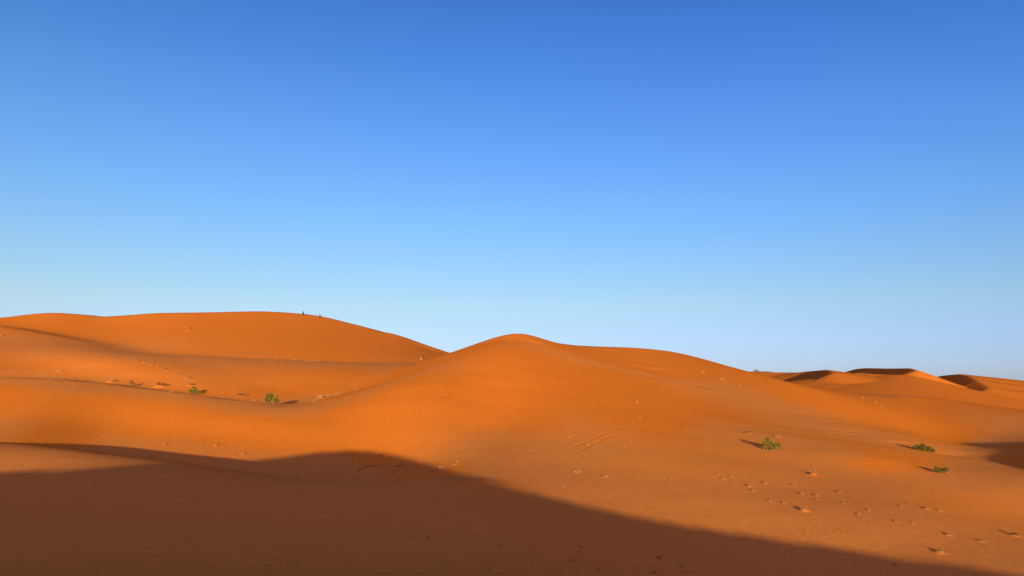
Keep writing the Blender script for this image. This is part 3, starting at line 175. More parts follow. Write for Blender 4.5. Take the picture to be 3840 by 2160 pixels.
0,1,-1,0,1,-1,0,1,0,0,0,0,1,1,-1,-1,2,-1,0,-1,1,0,0,0,1,-1,0,0,-1,1,-1,-2,1,-2,-1,1,-1,0,1,-2,1,-2,5,-14,16,0,2,11,-7,1,-3,-1,-2,-5,2,-1,1,0,1,0,0,0,0,1,-1,0,-1,2,-2,1,0,0,0,1,-1,1,
-1,1,-2,-2,-6,5,6,2,7,5,-11,0,0,0,-2,2,-4,0,-3,0,0,-3,4,-2,-2,5,-3,-1,3,-3,2,-1,-2,1,1,2,-1,0,1,3,-2,1,-2,5,2,1,11,-11,-5,5,-7,1,1,-2,-1,3,0,-3,4,-3,0,0,0,-6,-29,3,13,6,5,7,3,3,-1,
0,1,0,-2,2,0,3,1,1,-1,0,-28,30,-2,1,0,1,-2,1,1,-1,-1,2,-1,0,1,-2,1,0,0,0,0,-1,1,0,0,0,-1,0,1,-2,2,-1,0,0,0,-1,1,0,0,-1,1,-1,0,0,0,0,1,0,-1,0,1,-1,0,0,1,-1,0,1,0,-1,1,-1,1,2,-1,-1,1,
0,0,0,-1,2,-2,1,0,0,-1,2,-1,1,-2,1,-2,0,0,-2,0,0,-1,0,0,-1,2,-4,2,-4,8,4,2,8,-6,0,-1,-2,-3,0,-4,3,-2,2,-1,1,1,-2,2,-2,2,-2,1,-1,1,-1,1,-1,1,1,-1,0,0,0,-1,-3,-6,6,9,0,15,-14,0,-2,1,
-1,0,-3,0,-3,1,-3,1,0,0,3,-4,3,-1,-1,0,2,-3,2,-1,-2,2,2,0,0,2,2,-2,1,0,4,5,4,-10,2,-7,3,-1,-1,-2,4,-4,2,1,-2,-1,8,-10,1,7,-36,12,-14,12,9,4,5,6,2,1,-2,2,-1,-1,1,1,2,1,0,0,0,-27,28,
0,0,-1,1,0,1,-2,1,1,-2,1,1,-2,2,-1,0,0,-1,1,1,-1,-1,0,1,-1,1,-1,1,-1,0,-1,2,-2,2,-2,1,-1,1,-1,0,1,-1,0,1,-1,0,1,-1,0,1,0,-1,0,1,-1,0,0,1,0,0,0,0,0,1,0,1,-2,1,0,0,0,-1,1,-1,2,-2,2,
-1,-1,0,1,-2,-1,0,-1,-1,1,-1,0,0,-2,6,-15,12,1,7,2,3,0,-4,-1,0,-4,-1,0,0,-2,1,1,0,0,1,-2,2,-2,2,-3,2,-2,1,0,0,1,0,0,-1,2,-1,-4,0,-8,12,8,-1,18,-28,10,-3,-1,0,0,-3,0,-2,-1,-1,2,-2,3,
-2,2,-1,2,-3,1,-1,2,-2,1,-2,1,1,3,0,1,2,-1,1,0,7,6,-16,4,-1,-3,1,0,-2,0,1,1,-6,10,-8,4,3,-5,-4,2,-39,30,-19,8,8,6,6,5,3,-1,2,1,-5,1,1,2,0,2,1,-1,2,-27,28,-1,1,0,0,0,0,1,-2,1,1,-1,0,
0,0,-1,2,-2,2,-1,-1,0,1,0,-1,1,0,-1,0,0,0,1,-1,0,-1,1,0,-1,1,-1,1,-2,2,0,-1,0,1,-1,1,-1,0,0,1,-1,0,1,-1,1,0,-2,3,-1,-1,3,-1,-1,1,0,0,0,-1,1,0,-1,1,-1,1,0,0,0,-1,-1,1,-1,-2,1,-1,-1,
1,-2,2,-5,10,-19,16,-1,7,6,-2,-1,-1,-2,-1,-3,1,-3,0,1,0,-1,2,-1,1,-1,-1,1,0,-1,-1,1,-1,1,0,0,1,0,0,-1,-1,-2,-3,0,8,6,11,-6,-11,3,0,-1,-1,-1,-1,-2,-1,0,1,-2,2,-1,3,-2,0,1,0,0,-1,1,
-3,5,-6,3,-1,8,-2,-1,3,1,-2,10,-3,-9,5,-6,2,-2,-1,2,-1,-1,-1,6,-11,11,-5,1,0,2,-1,-24,-12,19,-9,2,8,7,4,6,2,2,2,-3,0,-2,1,1,1,2,1,-1,1,-27,27,2,-2,1,0,0,0,0,1,-1,-1,1,0,1,-2,2,-2,2,
-2,1,-1,2,-1,-1,1,-1,0,1,-1,1,-1,0,-1,1,0,0,-1,1,0,0,-1,0,0,0,0,1,-1,1,-1,1,-1,0,0,1,-1,1,-1,1,-1,1,-1,1,1,-1,0,2,-2,1,0,0,-1,1,-1,1,0,0,-1,1,0,-1,1,-1,-1,-1,1,-2,-1,1,-1,1,-1,-3,7,
-15,13,3,4,7,-5,2,-3,-1,-2,-1,-1,1,-3,1,0,0,0,0,0,2,-2,-1,1,-3,3,-2,-1,1,2,-1,0,1,-1,0,-2,-3,-3,7,4,7,17,-26,5,-4,2,0,-2,-2,0,-2,0,0,0,1,0,1,-1,1,1,-1,0,0,-1,0,1,0,-1,-1,2,8,-2,2,
-5,6,4,-1,-9,2,-1,-1,-1,1,-3,1,4,-7,4,2,-5,2,4,-6,2,7,-13,-32,20,-2,1,-1,6,6,6,4,5,1,1,-3,-1,0,0,1,2,0,2,-1,3,-27,28,-1,2,-2,1,0,0,0,0,0,0,1,-2,1,0,0,0,0,0,-1,2,-2,1,0,-1,1,-1,0,1,
-1,0,0,0,0,0,0,-1,1,-1,1,-1,1,-1,0,1,-1,1,-1,0,0,1,0,-1,0,1,-2,2,-1,1,0,0,-1,1,0,2,-2,1,0,-1,1,0,-1,1,0,-1,0,0,1,-1,1,-1,0,0,-1,-1,-1,1,-2,1,-2,3,-4,-1,0,3,7,1,11,-9,1,0,-3,-2,1,-1,
-2,1,-1,1,-1,-1,4,-5,5,-4,0,1,-2,0,-1,1,0,1,-1,2,0,0,-2,-4,-2,-1,12,0,13,3,-20,5,-2,0,-1,-1,-1,-2,0,0,0,1,-1,2,-1,2,-1,0,1,0,-1,1,-1,-1,1,2,-2,-1,12,-3,1,-4,10,-8,-1,-1,-4,4,-5,3,
-2,0,1,0,-1,-2,3,2,-7,10,-8,-2,16,-32,-13,13,2,2,-3,5,7,5,5,3,4,-2,-1,-2,1,-1,0,2,2,1,-1,3,-27,28,0,-1,2,-2,1,-1,1,0,1,-1,0,0,0,0,0,0,-1,2,-1,-1,1,-1,1,0,0,-1,1,-1,-1,2,-1,0,0,-1,1,
1,-2,0,1,0,-1,0,0,1,-1,0,1,-1,1,-1,0,1,-1,0,1,0,-1,1,-1,1,0,0,0,0,0,2,-2,1,-1,1,0,-1,0,0,0,2,-3,2,0,-1,0,-1,0,-1,0,-1,0,-1,1,-3,7,-17,16,-4,8,2,8,-8,1,-2,-1,-2,0,-1,2,-3,0,0,3,-5,4,
-2,2,-2,-1,2,-4,0,2,-3,1,1,2,-1,2,-4,3,-10,1,4,9,0,23,-25,3,-3,0,-1,-1,-1,-1,-2,1,-1,2,1,-1,1,0,0,1,0,0,0,0,-1,1,-2,3,1,-1,-2,13,-5,3,0,-5,1,-3,0,-3,1,0,-1,0,0,0,0,2,-3,0,5,-7,4,1,
-8,11,-36,10,-1,6,1,-1,4,4,7,4,4,3,-2,-2,1,-3,2,0,2,0,1,0,3,-28,30,-1,-1,1,0,0,0,0,0,0,0,-1,2,-1,0,0,0,0,-1,1,0,0,0,0,-1,0,1,-1,0,1,-1,0,0,0,0,-1,0,2,-1,-1,0,0,1,0,-2,2,-1,0,1,-1,1,
-1,1,-1,1,-1,0,1,-1,2,-2,0,1,1,-1,1,-1,1,0,0,-1,0,1,-1,0,0,-1,2,-1,1,-1,0,0,-2,1,-2,0,0,0,0,-4,11,-23,20,-3,6,5,4,-8,1,-1,-2,-1,1,-2,0,0,1,-3,3,-1,0,-1,2,-2,-1,0,0,-2,0,0,1,-1,2,2,
-3,3,-4,-10,2,10,7,5,11,-21,3,-2,-1,-1,0,-2,-3,3,-2,2,0,-1,2,0,0,1,0,1,-1,0,2,-3,0,2,-2,4,4,1,-5,6,4,-9,0,0,-2,0,-2,1,-3,4,-3,3,-5,3,3,-5,3,-1,2,-4,2,1,-21,-3,6,-3,5,1,1,1,6,5,4,5,
1,-1,-1,-2,1,-1,2,-1,3,0,1,1,-27,28,-1,2,-2,0,1,1,-1,0,-1,2,-1,0,-1,2,-2,1,0,0,0,0,0,-1,0,1,0,-1,0,1,-1,0,0,1,-2,1,0,0,-1,1,-1,1,0,-1,0,0,0,1,0,0,-1,0,1,-2,3,-2,1,-1,0,1,-1,0,2,-1,
-1,2,-1,0,1,0,-1,1,0,-1,0,0,0,0,-1,1,1,-1,0,0,-1,-1,0,-1,0,-1,2,-5,8,-15,13,2,3,8,-2,-3,-3,0,-2,1,-2,0,1,0,-1,0,-1,3,-4,4,-3,1,-1,-2,2,-5,2,1,-2,1,2,0,3,-4,-1,-8,-3,16,3,17,-12,-6,
-1,-3,1,-1,-2,-1,0,-1,1,0,1,2,-2,2,-1,2,-1,0,1,0,-1,2,-3,2,-2,7,2,4,-10,11,-10,3,-5,3,-4,3,-6,6,-4,1,-1,2,-1,-1,2,-1,-1,1,2,-1,-7,9,-38,20,-3,2,1,3,0,3,4,3,7,4,-1,-1,0,-1,0,-1,1,1,
1,2,-2,5,-27,27,2,-2,1,0,0,0,-1,1,1,-2,2,-2,2,-2,1,0,0,0,0,-1,1,0,0,-1,0,1,0,-1,1,-1,0,-1,2,-2,1,0,-1,0,2,-2,0,0,1,0,-1,1,-1,0,1,-1,0,1,-1,0,1,-1,1,-1,1,0,0,-1,2,-2,2,0,-1,0,1,0,-1,
0,0,1,-1,-1,1,-1,1,1,-1,-1,1,-2,0,-1,-1,1,0,-1,-2,-1,4,6,2,9,-5,-4,0,-2,-2,1,-1,2,-3,1,1,0,-2,3,-3,2,-2,2,-1,-5,5,-6,2,0,0,1,-2,6,-5,7,-16,0,5,10,3,23,-31,9,-6,1,-3,0,-2,0,0,0,0,1,
0,1,0,1,-1,3,-2,1,0,0,0,1,-3,3,-1,6,3,2,-5,-5,3,-1,-2,-1,0,0,-1,0,0,-2,4,-2,-1,0,2,0,-3,5,-5,1,3,-16,-16,13,2,0,2,2,2,0,4,6,6,-1,1,1,-2,0,-1,1,0,2,-1,2,1,2,-27,28,-1,1,0,0,0,-1,2,
-1,-1,2,-2,2,-2,1,1,-2,1,0,-1,2,-2,0,1,0,0,-1,0,1,-1,0,0,0,0,0,0,-1,1,0,-1,1,-1,1,-1,0,1,-1,0,1,-1,1,0,-1,0,1,-1,1,0,-1,0,1,-1,1,0,1,-1,0,1,0,-1,0,0,1,-1,-1,1,0,-1,1,0,0,0,0,-2,1,
-1,-1,0,-1,-1,7,-18,18,-6,9,2,7,-8,1,-4,-1,-1,0,0,1,0,-1,1,-1,0,1,-1,1,-2,0,3,-7,4,-3,0,-1,2,-2,1,2,-1,8,-22,5,8,4,13,8,-23,6,-4,-1,-1,-2,2,-3,2,-1,1,-1,2,0,1,1,-1,0,2,-2,1,1,-1,0,
1,-1,3,4,0,8,-16,4,-2,2,-4,1,1,-3,3,-5,6,-5,2,-1,3,-3,1,2,-4,2,0,-3,5,-30,11,-4,7,1,1,1,3,3,2,4,5,1,0,-1,1,-1,0,0,0,0,3,0,-1,5,-27,28,0,0,-1,1,0,0,-1,1,0,0,0,0,0,0,-1,2,-1,-1,1,0,
-1,2,-2,1,-1,1,-1,0,0,1,-1,0,0,0,0,-1,1,-1,1,-1,1,-1,0,1,-1,1,0,-1,1,-1,0,1,0,-1,0,1,-1,1,0,0,-1,1,-1,1,1,-1,0,0,1,0,-1,0,0,0,0,-1,1,-1,1,0,-1,1,-1,-1,0,-1,0,0,-4,10,-19,18,-2,4,6,
3,-7,-1,-2,-3,2,-2,2,-2,2,0,-1,2,-3,2,-1,2,-4,2,0,-3,-1,3,-4,1,0,-1,1,2,-2,8,-21,6,9,1,25,-19,-2,-2,0,-3,1,-3,-1,2,0,0,0,1,0,0,2,-2,3,-2,2,-1,1,-1,0,1,-2,2,5,1,4,-6,-2,-2,-1,1,0,-3,
4,-6,7,-7,4,-1,0,0,0,0,0,1,-3,2,2,-4,-7,-16,6,0,5,2,2,2,1,2,4,6,-1,1,1,1,-1,0,0,-1,1,2,-1,2,0,3,-27,28,-1,1,0,0,-1,1,1,-1,0,-1,1,0,0,0,0,-1,1,0,0,-1,2,-2,1,-1,1,-1,1,-1,1,-2,1,1,-2,
2,-2,1,0,-1,0,2,-2,0,1,-1,1,-1,0,1,-1,1,0,-1,0,1,0,-1,0,1,-1,1,0,-1,2,-2,1,1,0,-1,0,0,1,-1,0,0,-1,1,-2,2,-1,1,0,-1,1,-2,0,-1,-1,1,-2,2,-7,10,3,2,8,-4,-1,-5,0,-4,2,0,-1,2,-1,0,1,-1,
2,-2,1,-2,1,0,-2,1,-3,2,-1,-1,-1,2,-3,1,3,-2,-10,9,5,0,30,-36,10,-4,-1,0,-2,0,0,0,0,0,1,1,-1,0,2,-1,2,-3,4,-3,2,0,-1,2,-5,7,2,7,-9,-1,-1,-2,0,0,2,-4,2,-1,1,-2,2,0,-1,0,1,-1,-1,4,-7,
6,-5,6,-28,9,-3,1,5,2,1,3,2,2,3,5,-1,2,-1,1,0,0,-1,2,-1,0,2,1,-1,4,-27,27,2,-2,1,0,0,0,-1,1,0,0,0,0,0,0,-1,1,0,0,0,0,-1,1,-1,1,-1,1,0,-1,0,1,-1,0,0,-1,1,0,-1,1,0,-2,3,-2,0,1,-1,1,
-1,1,0,-1,0,1,0,-1,0,1,0,-1,1,-1,1,0,-1,2,-1,0,0,1,-1,0,0,0,0,0,-1,1,-1,0,0,1,0,-1,0,0,-2,1,-2,0,1,-6,5,3,6,1,9,-8,0,-3,-2,-3,0,1,1,0,0,1,-1,1,0,-1,0,0,0,0,-2,0,-1,1,-2,0,2,-4,2,-4,
9,-17,12,0,5,8,7,-19,6,-4,0,1,-4,2,-1,1,0,0,1,-1,0,2,0,-1,1,0,-1,2,0,-1,0,1,-2,2,11,-5,-2,-3,-1,0,-1,-2,3,-2,2,-2,1,-1,0,1,-1,1,-1,0,1,0,-1,-2,2,-7,-17,9,-3,2,2,4,2,2,3,1,5,1,-1,2,
1,-1,1,0,0,-1,1,1,0,2,0,3,-27,28,-1,2,-2,1,0,0,0,-1,1,0,0,-1,1,0,1,-1,-1,1,-1,1,0,-1,1,0,0,-1,0,1,-1,0,0,0,0,0,0,0,-1,1,-1,1,-1,1,-1,1,-1,0,2,-2,0,1,0,-1,0,1,0,-1,1,-1,1,-1,1,0,-1,
1,0,0,0,1,0,-1,0,0,0,0,0,-2,2,-1,0,-1,2,-1,0,0,-1,-2,2,-4,7,-16,16,-2,6,5,3,-5,-2,-3,-3,-1,1,0,0,1,1,-1,1,0,-1,0,0,0,-1,1,-3,3,-3,-1,2,-1,-2,3,-3,-4,6,-12,10,5,0,21,-21,2,-3,0,2,-4,
2,-2,1,1,-1,2,-2,1,1,-2,1,2,-2,2,-2,2,-1,0,0,-2,5,-3,16,-15,3,-4,2,-2,0,0,0,1,-4,5,-4,4,-4,2,0,-1,1,0,-1,0,2,-6,6,-19,-1,2,-1,1,3,3,4,1,2,3,5,-2,2,-2,2,1,-1,0,1,-1,2,0,0,1,0,4,-26,
27,-1,0,2,-2,1,-1,1,0,0,0,0,0,0,-1,1,-1,1,0,0,0,-1,1,0,-1,1,0,-1,0,0,1,-1,0,0,0,0,-1,1,0,-1,0,1,0,0,-2,3,-2,0,0,2,-2,0,2,-2,1,-1,0,1,0,-1,1,-1,0,2,-2,1,1,-1,0,0,1,-1,0,0,-1,0,1,-1,
0,0,0,0,0,0,-1,0,0,-1,-3,5,-11,12,2,3,8,-3,-2,-3,-1,-6,2,-2,3,-1,0,1,2,-2,0,1,-1,1,-2,0,-1,2,-3,1,-1,0,0,0,-2,3,-8,1,-4,11,6,-4,27,-38,13,-4,2,-2,2,-1,0,-1,1,0,0,0,1,-1,1,0,-2,2,0,
0,1,-3,3,-1,-3,6,-2,13,-13,1,-1,0,0,-2,2,-3,4,-4,4,-4,2,1,-1,-1,2,-2,2,-3,1,5,-10,3,-21,9,-3,2,0,3,3,2,4,2,3,4,-4,2,0,1,-1,2,-1,0,1,-1,2,1,0,0,4,-26,26,1,0,-1,1,0,0,0,0,-1,1,-1,1,0,
0,-1,2,-1,-1,1,-1,1,0,0,-1,0,1,-1,1,0,-2,2,-1,0,0,-1,2,-2,0,1,0,-2,2,-1,2,-2,1,-1,1,-1,1,0,-1,1,-1,1,0,-2,2,0,0,-1,1,-1,2,-1,-1,2,-1,0,0,1,-1,-1,1,0,-1,0,-1,1,0,-1,2,-1,-1,0,-1,-1,
1,-3,0,4,6,2,9,-8,2,-4,-3,-3,-1,2,-1,2,0,0,0,1,0,-1,1,-2,1,-1,-1,0,0,-2,2,-2,3,-2,0,0,-3,-13,10,8,5,4,11,-28,8,-1,0,2,-1,1,-1,0,1,-1,0,2,-2,1,0,-1,1,-1,0,1,-1,1,-1,2,-5,7,3,-1,-2,
-1,-2,0,1,0,-2,1,1,-1,0,0,0,0,0,1,-1,-1,2,-1,-2,3,-2,-10,-10,5,-2,2,2,1,4,3,2,3,6,-3,0,0,1,0,1,-1,2,-1,0,1,0,1,1,1,2,-25,25,0,0,1,0,0,0,-1,1,0,0,0,0,-1,1,0,-1,1,0,0,-1,1,0,-1,1,0,
-1,1,-1,0,1,-1,0,0,0,0,-1,1,0,-1,0,1,-1,1,-1,1,-1,2,-2,0,1,0,-1,1,-1,1,-1,1,0,-1,0,2,-2,1,-1,1,1,-2,1,1,-1,0,0,1,-2,0,0,0,0,-1,1,0,-1,1,0,-2,1,-3,6,-15,14,-2,6,5,4,-4,-2,-3,-1,-6,4,
-2,0,1,1,0,1,0,0,0,-2,1,0,-2,1,-3,2,-1,0,0,-1,2,0,0,-2,-19,16,7,2,15,-11,-10,2,-1,2,-1,2,-1,2,-1,-1,1,1,-1,0,0,-1,0,1,0,-1,0,0,0,-1,3,-5,4,11,-10,2,-3,2,-1,-1,0,1,-2,2,-2,1,1,0,-2,
2,-1,0,1,0,-1,-2,0,6,-26,6,-1,1,1,2,1,3,3,4,3,4,-3,1,-2,2,-1,2,-1,0,1,1,0,0,1,1,-1,5,-25,25,0,1,0,0,-1,1,0,-1,1,0,0,-1,1,0,0,-1,1,-1,1,0,0,-1,1,0,-1,0,1,-1,1,-1,0,0,0,0,0,0,0,-1,0,
1,-1,1,-1,1,-1,2,-2,1,0,-1,1,-1,1,0,-1,1,0,-2,2,0,-1,1,0,0,-1,1,1,-1,0,0,0,0,0,0,-1,1,-2,1,-1,0,0,1,0,0,-1,-1,-3,7,-13,11,1,5,7,-2,-1,-3,-1,-5,0,-2,2,0,0,1,1,-1,1,-1,1,0,-1,-2,1,-2,
0,0,0,0,-1,2,-1,2,-2,2,-15,0,19,-5,31,-37,8,-4,1,1,1,0,2,-1,1,-1,1,-1,0,0,0,0,0,-2,1,0,0,0,0,0,-1,1,-2,17,-17,6,-2,0,-2,2,0,-2,3,-3,3,-3,2,-1,1,-2,2,0,0,-3,5,-4,-1,-1,-19,9,-4,2,0,
2,3,2,3,3,6,0,-2,0,0,0,0,1,1,0,-1,1,0,1,1,1,0,2,-24,23,2,0,-1,0,1,-1,1,1,-2,0,1,0,0,-1,1,0,-1,2,-2,1,-1,1,0,-1,0,2,-2,1,-2,2,-1,0,1,-2,1,0,-1,1,0,-1,0,0,2,-2,1,-1,1,0,-1,1,-1,2,-2,
0,1,0,-1,1,0,-1,1,-1,0,1,1,-2,1,1,-1,0,0,0,0,-1,2,-3,1,-1,1,-1,0,0,0,1,-1,-1,0,-2,-2,6,3,2,10,-5,-1,-2,-1,-6,1,-1,1,-1,2,0,0,1,0,1,-2,0,-1,1,-2,-1,0,-1,1,0,-1,0,2,0,3,-9,-3,-2,14,3,
16,-26,5,-3,1,1,0,2,0,1,0,-1,2,-2,0,1,-1,-1,1,-1,0,1,-2,1,-1,1,-3,4,-2,12,-10,1,0,-1,1,-1,1,0,-2,2,-1,1,-1,1,-1,0,1,0,-1,1,-1,2,-3,-6,-16,9,-3,3,1,1,2,2,5,2,6,-1,-3,1,0,0,1,-1,1,0,
1,0,0,1,0,2,-1,5,-23,23,-1,1,1,0,0,0,-1,0,1,0,-1,1,-1,2,-2,1,0,-1,1,-1,1,0,-1,1,0,-1,0,0,1,-1,1,-1,0,0,0,-1,2,-2,0,0,1,0,-1,1,0,-1,1,-1,2,-2,1,-1,1,0,-1,1,-1,1,-1,1,-1,2,-2,1,-1,2,
-1,-1,1,1,-1,0,0,0,-1,0,0,0,-1,0,0,-1,2,-1,0,-2,4,-12,13,-4,7,3,5,-4,0,-3,-1,-4,0,-1,1,0,0,2,-1,1,0,-1,1,0,-2,0,-2,0,0,-1,0,0,1,0,0,-2,11,-16,1,-2,10,9,5,-17,2,-1,0,-1,3,1,0,0,1,2,
-3,1,1,-3,2,-1,-2,2,-1,-1,1,-1,1,0,-3,3,0,9,-8,0,1,0,-1,0,1,-1,1,-2,3,-2,0,1,0,-1,0,0,2,-3,4,-5,5,-19,0,0,1,1,2,1,2,3,2,5,5,-4,1,-2,1,0,0,0,1,-1,2,-1,2,-1,2,0,0,3,-23,23,0,0,1,-1,0,
1,0,0,-1,1,0,-1,1,-1,1,0,-1,1,-1,2,-2,0,1,-1,1,-1,1,0,-1,0,0,1,-2,2,-1,0,-1,1,-1,1,-1,0,1,0,-1,1,0,0,-1,2,-2,1,-1,1,-1,0,2,-2,1,-1,1,-1,1,-1,1,0,0,1,-1,0,0,0,0,0,-1,1,-1,-1,0,-1,1,
0,-1,1,1,-4,5,-9,7,2,3,7,0,-1,-2,-1,-4,-2,-1,2,-2,1,1,0,1,-1,1,0,-1,0,1,-4,1,-1,-1,1,-1,-1,2,-1,0,1,6,-8,-4,0,7,15,-10,-5,0,-1,0,0,1,1,1,1,0,1,0,-1,0,0,-2,2,-2,1,-2,1,-1,1,-1,0,-1,
2,-1,8,-7,3,-2,1,-1,1,-1,0,0,1,-1,1,-1,1,0,0,-2,2,-2,4,-3,2,-4,-18,9,-6,4,-1,3,1,2,3,2,7,-1,0,-1,0,0,-1,1,0,0,1,0,1,-1,2,0,1,0,4,-21,20,0,2,-1,1,-1,0,1,-1,2,-2,0,1,0,-1,0,1,0,-1,1,
-1,1,0,-1,1,0,-1,1,-1,1,-1,1,-2,2,-1,-1,1,0,-1,2,-2,0,0,1,-1,1,1,-3,3,-1,-1,1,-1,1,0,0,0,-2,2,0,0,-1,0,1,0,0,-1,1,0,1,-1,0,0,0,0,-1,0,0,0,-1,0,-2,2,-1,1,1,-3,1,-4,7,2,1,8,-3,0,-1,
-2,-4,-1,1,-2,1,1,0,-1,2,0,-1,1,0,-1,-2,1,-1,-1,-1,0,0,0,1,-1,0,-1,5,-4,0,-3,3,20,-19,3,-3,0,0,1,0,0,1,3,-1,1,-1,2,-3,1,-2,2,-2,0,0,0,0,-1,0,1,-1,0,-1,7,-3,0,-1,-1,2,-1,0,1,-1,1,-1,
0,1,-1,1,-1,1,0,-1,-1,4,-1,-2,-25,14,-4,2,2,0,2,2,3,1,9,-4,1,-1,0,-1,0,0,2,-1,1,-1,1,1,0,0,2,0,3,-20,19,0,1,0,1,0,-1,0,1,-1,0,1,0,-1,1,0,-1,0,1,0,0,-1,1,-1,1,-1,1,-1,1,-1,1,-1,1,-2,
1,1,-1,-1,1,-1,0,1,0,-1,1,0,-1,1,-1,1,0,0,0,-1,1,-1,1,0,0,-2,2,0,0,-1,1,-1,2,-1,0,-1,2,-1,1,-2,1,0,-1,0,-1,1,-2,1,-3,3,0,-1,1,-5,6,-1,5,2,6,-4,1,-3,1,-7,3,-3,2,-1,0,1,0,0,1,-1,0,1,
-2,1,-2,0,-1,0,-1,0,1,-2,1,0,-2,1,4,4,-8,-3,28,-29,10,-5,1,2,-3,1,2,1,0,1,0,2,-2,1,-1,-1,1,-1,-2,2,-1,-2,2,0,-1,0,-1,1,3,-1,1,0,-1,0,0,0,0,1,-2,2,0,-1,0,1,1,-3,1,1,-1,-2,11,-18,-10,
7,-1,0,1,3,2,1,2,4,5,-3,1,-1,-1,0,1,-1,0,2,-1,0,1,0,2,-1,1,1,2,-19,18,0,1,0,0,0,1,0,-1,0,1,-1,0,1,0,-1,1,0,-1,1,-1,1,-1,1,0,-1,1,-1,0,1,-1,0,0,1,-1,0,0,0,-1,1,0,-1,0,0,1,0,0,0,0,-1,
1,0,0,0,-1,1,-1,1,-1,2,-2,0,1,-1,0,2,-2,1,0,1,-2,2,-1,0,0,0,-1,0,0,-1,0,-2,1,-1,1,0,2,-6,6,2,1,6,1,-2,0,-1,-3,-2,-1,0,0,0,1,-1,1,1,-1,0,1,-2,1,0,-2,0,0,-2,0,1,-1,1,-1,0,-4,-1,11,3,
-6,-5,19,-19,4,-1,1,-1,0,1,0,1,1,1,0,1,1,-3,2,-1,-2,2,-3,2,-1,-1,1,-1,0,1,-1,-2,4,1,-2,1,0,0,0,0,0,0,1,-2,2,0,-1,0,1,0,0,-2,2,-3,3,-12,3,-7,3,1,1,1,3,2,1,4,2,0,-2,2,-2,0,0,2,-2,0,1,
1,-1,2,-2,3,0,0,4,-18,17,1,-1,1,0,0,0,0,1,-1,1,0,-1,0,0,1,-1,1,0,-1,0,1,0,0,-1,0,1,0,-1,0,1,-1,1,-1,0,0,-1,2,-1,-1,0,1,-1,1,-1,1,-1,2,-2,2,-2,1,-1,1,0,0,-1,1,0,-1,0,1,-1,2,-2,1,0,0,
-1,2,-1,0,0,0,0,0,0,-1,0,-2,1,0,-3,0,4,-6,7,-5,5,1,3,5,-2,1,-3,2,-7,1,-1,1,-1,1,-1,1,0,-1,1,1,-2,2,-2,0,1,-3,0,0,1,-2,2,-2,-1,2,-3,-8,20,1,-6,-7,13,-12,2,1,0,-2,3,-2,1,1,0,2,-1,2,
-1,1,-1,0,-1,0,0,-2,1,1,-2,1,-1,1,0,-5,3,4,0,-2,2,-2,0,1,0,0,0,0,0,1,-1,2,-3,4,-4,2,0,-4,2,-13,9,-9,3,0,2,2,1,3,1,7,-5,3,0,-2,1,-1,0,0,0,1,0,0,1,-1,2,-1,2,-1,4,-17,16,0,1,0,-1,2,-1,
0,0,1,-2,2,-1,1,-1,1,0,-1,0,1,0,-1,0,1,-1,2,-3,2,0,0,-1,0,0,1,-1,0,0,-1,1,0,0,-1,0,1,0,-1,1,0,0,-1,1,0,0,0,-1,1,0,-1,1,-1,1,0,-1,0,1,-1,1,0,1,-2,2,-1,0,1,-2,1,0,-1,0,0,-1,-2,0,-2,4,
-4,4,0,1,4,1,6,-4,1,-2,1,-6,1,0,-1,1,-1,1,-1,0,1,0,0,0,-1,1,-1,0,0,-1,-1,0,1,-2,1,0,-1,0,-15,29,-3,-2,-10,4,-2,0,1,-2,2,0,0,-1,1,1,1,2,-3,3,0,-1,0,-1,0,0,-1,0,1,-2,0,1,1,-3,0,-6,13,
-6,3,-2,1,-1,1,-1,0,1,1,-1,0,0,1,-1,3,-5,7,-8,5,-5,-15,13,-6,0,1,2,1,3,3,0,5,-3,1,0,0,-1,1,-1,0,1,-2,2,0,0,1,-1,2,0,1,2,-16,15,1,-2,2,0,-1,2,-1,0,0,1,-1,1,-1,1,-1,0,0,1,-1,1,0,-1,0,
1,-1,2,-2,0,0,1,0,-1,0,0,0,1,-2,1,-1,1,0,0,-2,2,0,0,-1,2,-1,0,-1,1,-1,1,0,0,0,-2,2,0,-1,1,0,-1,1,0,0,0,0,0,0,1,-2,2,-1,-1,1,-2,1,-1,0,-2,-3,2,3,-3,4,2,3,1,4,-3,0,-1,-1,-4,1,-1,2,-2,
0,0,1,0,-1,1,-1,1,-1,1,0,-2,1,-1,1,-3,3,-1,-1,0,0,1,-9,11,8,-1,-10,-4,4,-1,1,1,-1,1,0,0,0,1,0,0,1,1,0,0,0,0,-1,0,0,-1,-1,2,-2,1,1,-1,-3,-7,13,-2,-1,1,-1,1,-2,1,1,-1,1,0,1,0,-1,0,2,
-2,3,-3,-1,3,-24,14,-2,1,0,1,3,2,2,2,2,0,-1,-1,1,0,-1,0,0,0,1,-1,0,1,0,2,-2,2,-1,5,-15,14,0,1,-2,2,1,-2,1,0,1,-1,0,0,0,1,-1,0,1,0,-1,0,1,0,0,-1,1,-2,2,0,0,-2,2,0,-1,0,0,0,1,-2,1,-1,
1,-1,1,-1,1,0,0,-1,1,0,0,0,0,0,-1,0,1,0,0,-1,1,-1,0,2,-2,0,1,0,1,-1,0,0,1,-1,0,0,-1,1,-2,1,-2,0,-3,-3,9,-5,5,1,2,5,0,-2,-2,3,-7,2,-1,-1,0,1,0,0,-2,2,0,-1,1,-1,0,1,-2,2,-1,-1,1,0,-1,
0,0,0,-2,6,-16,21,-4,6,-8,-16,11,-1,2,1,0,-1,1,0,0,-1,2,1,0,-1,2,0,0,-1,0,1,-2,0,1,-1,1,-3,3,-1,2,-22,27,-7,1,-1,1,-2,2,-2,1,1,-1,1,0,0,1,0,-1,3,-2,3,-5,-7,-4,0,2,1,1,2,2,2,2,2,2,
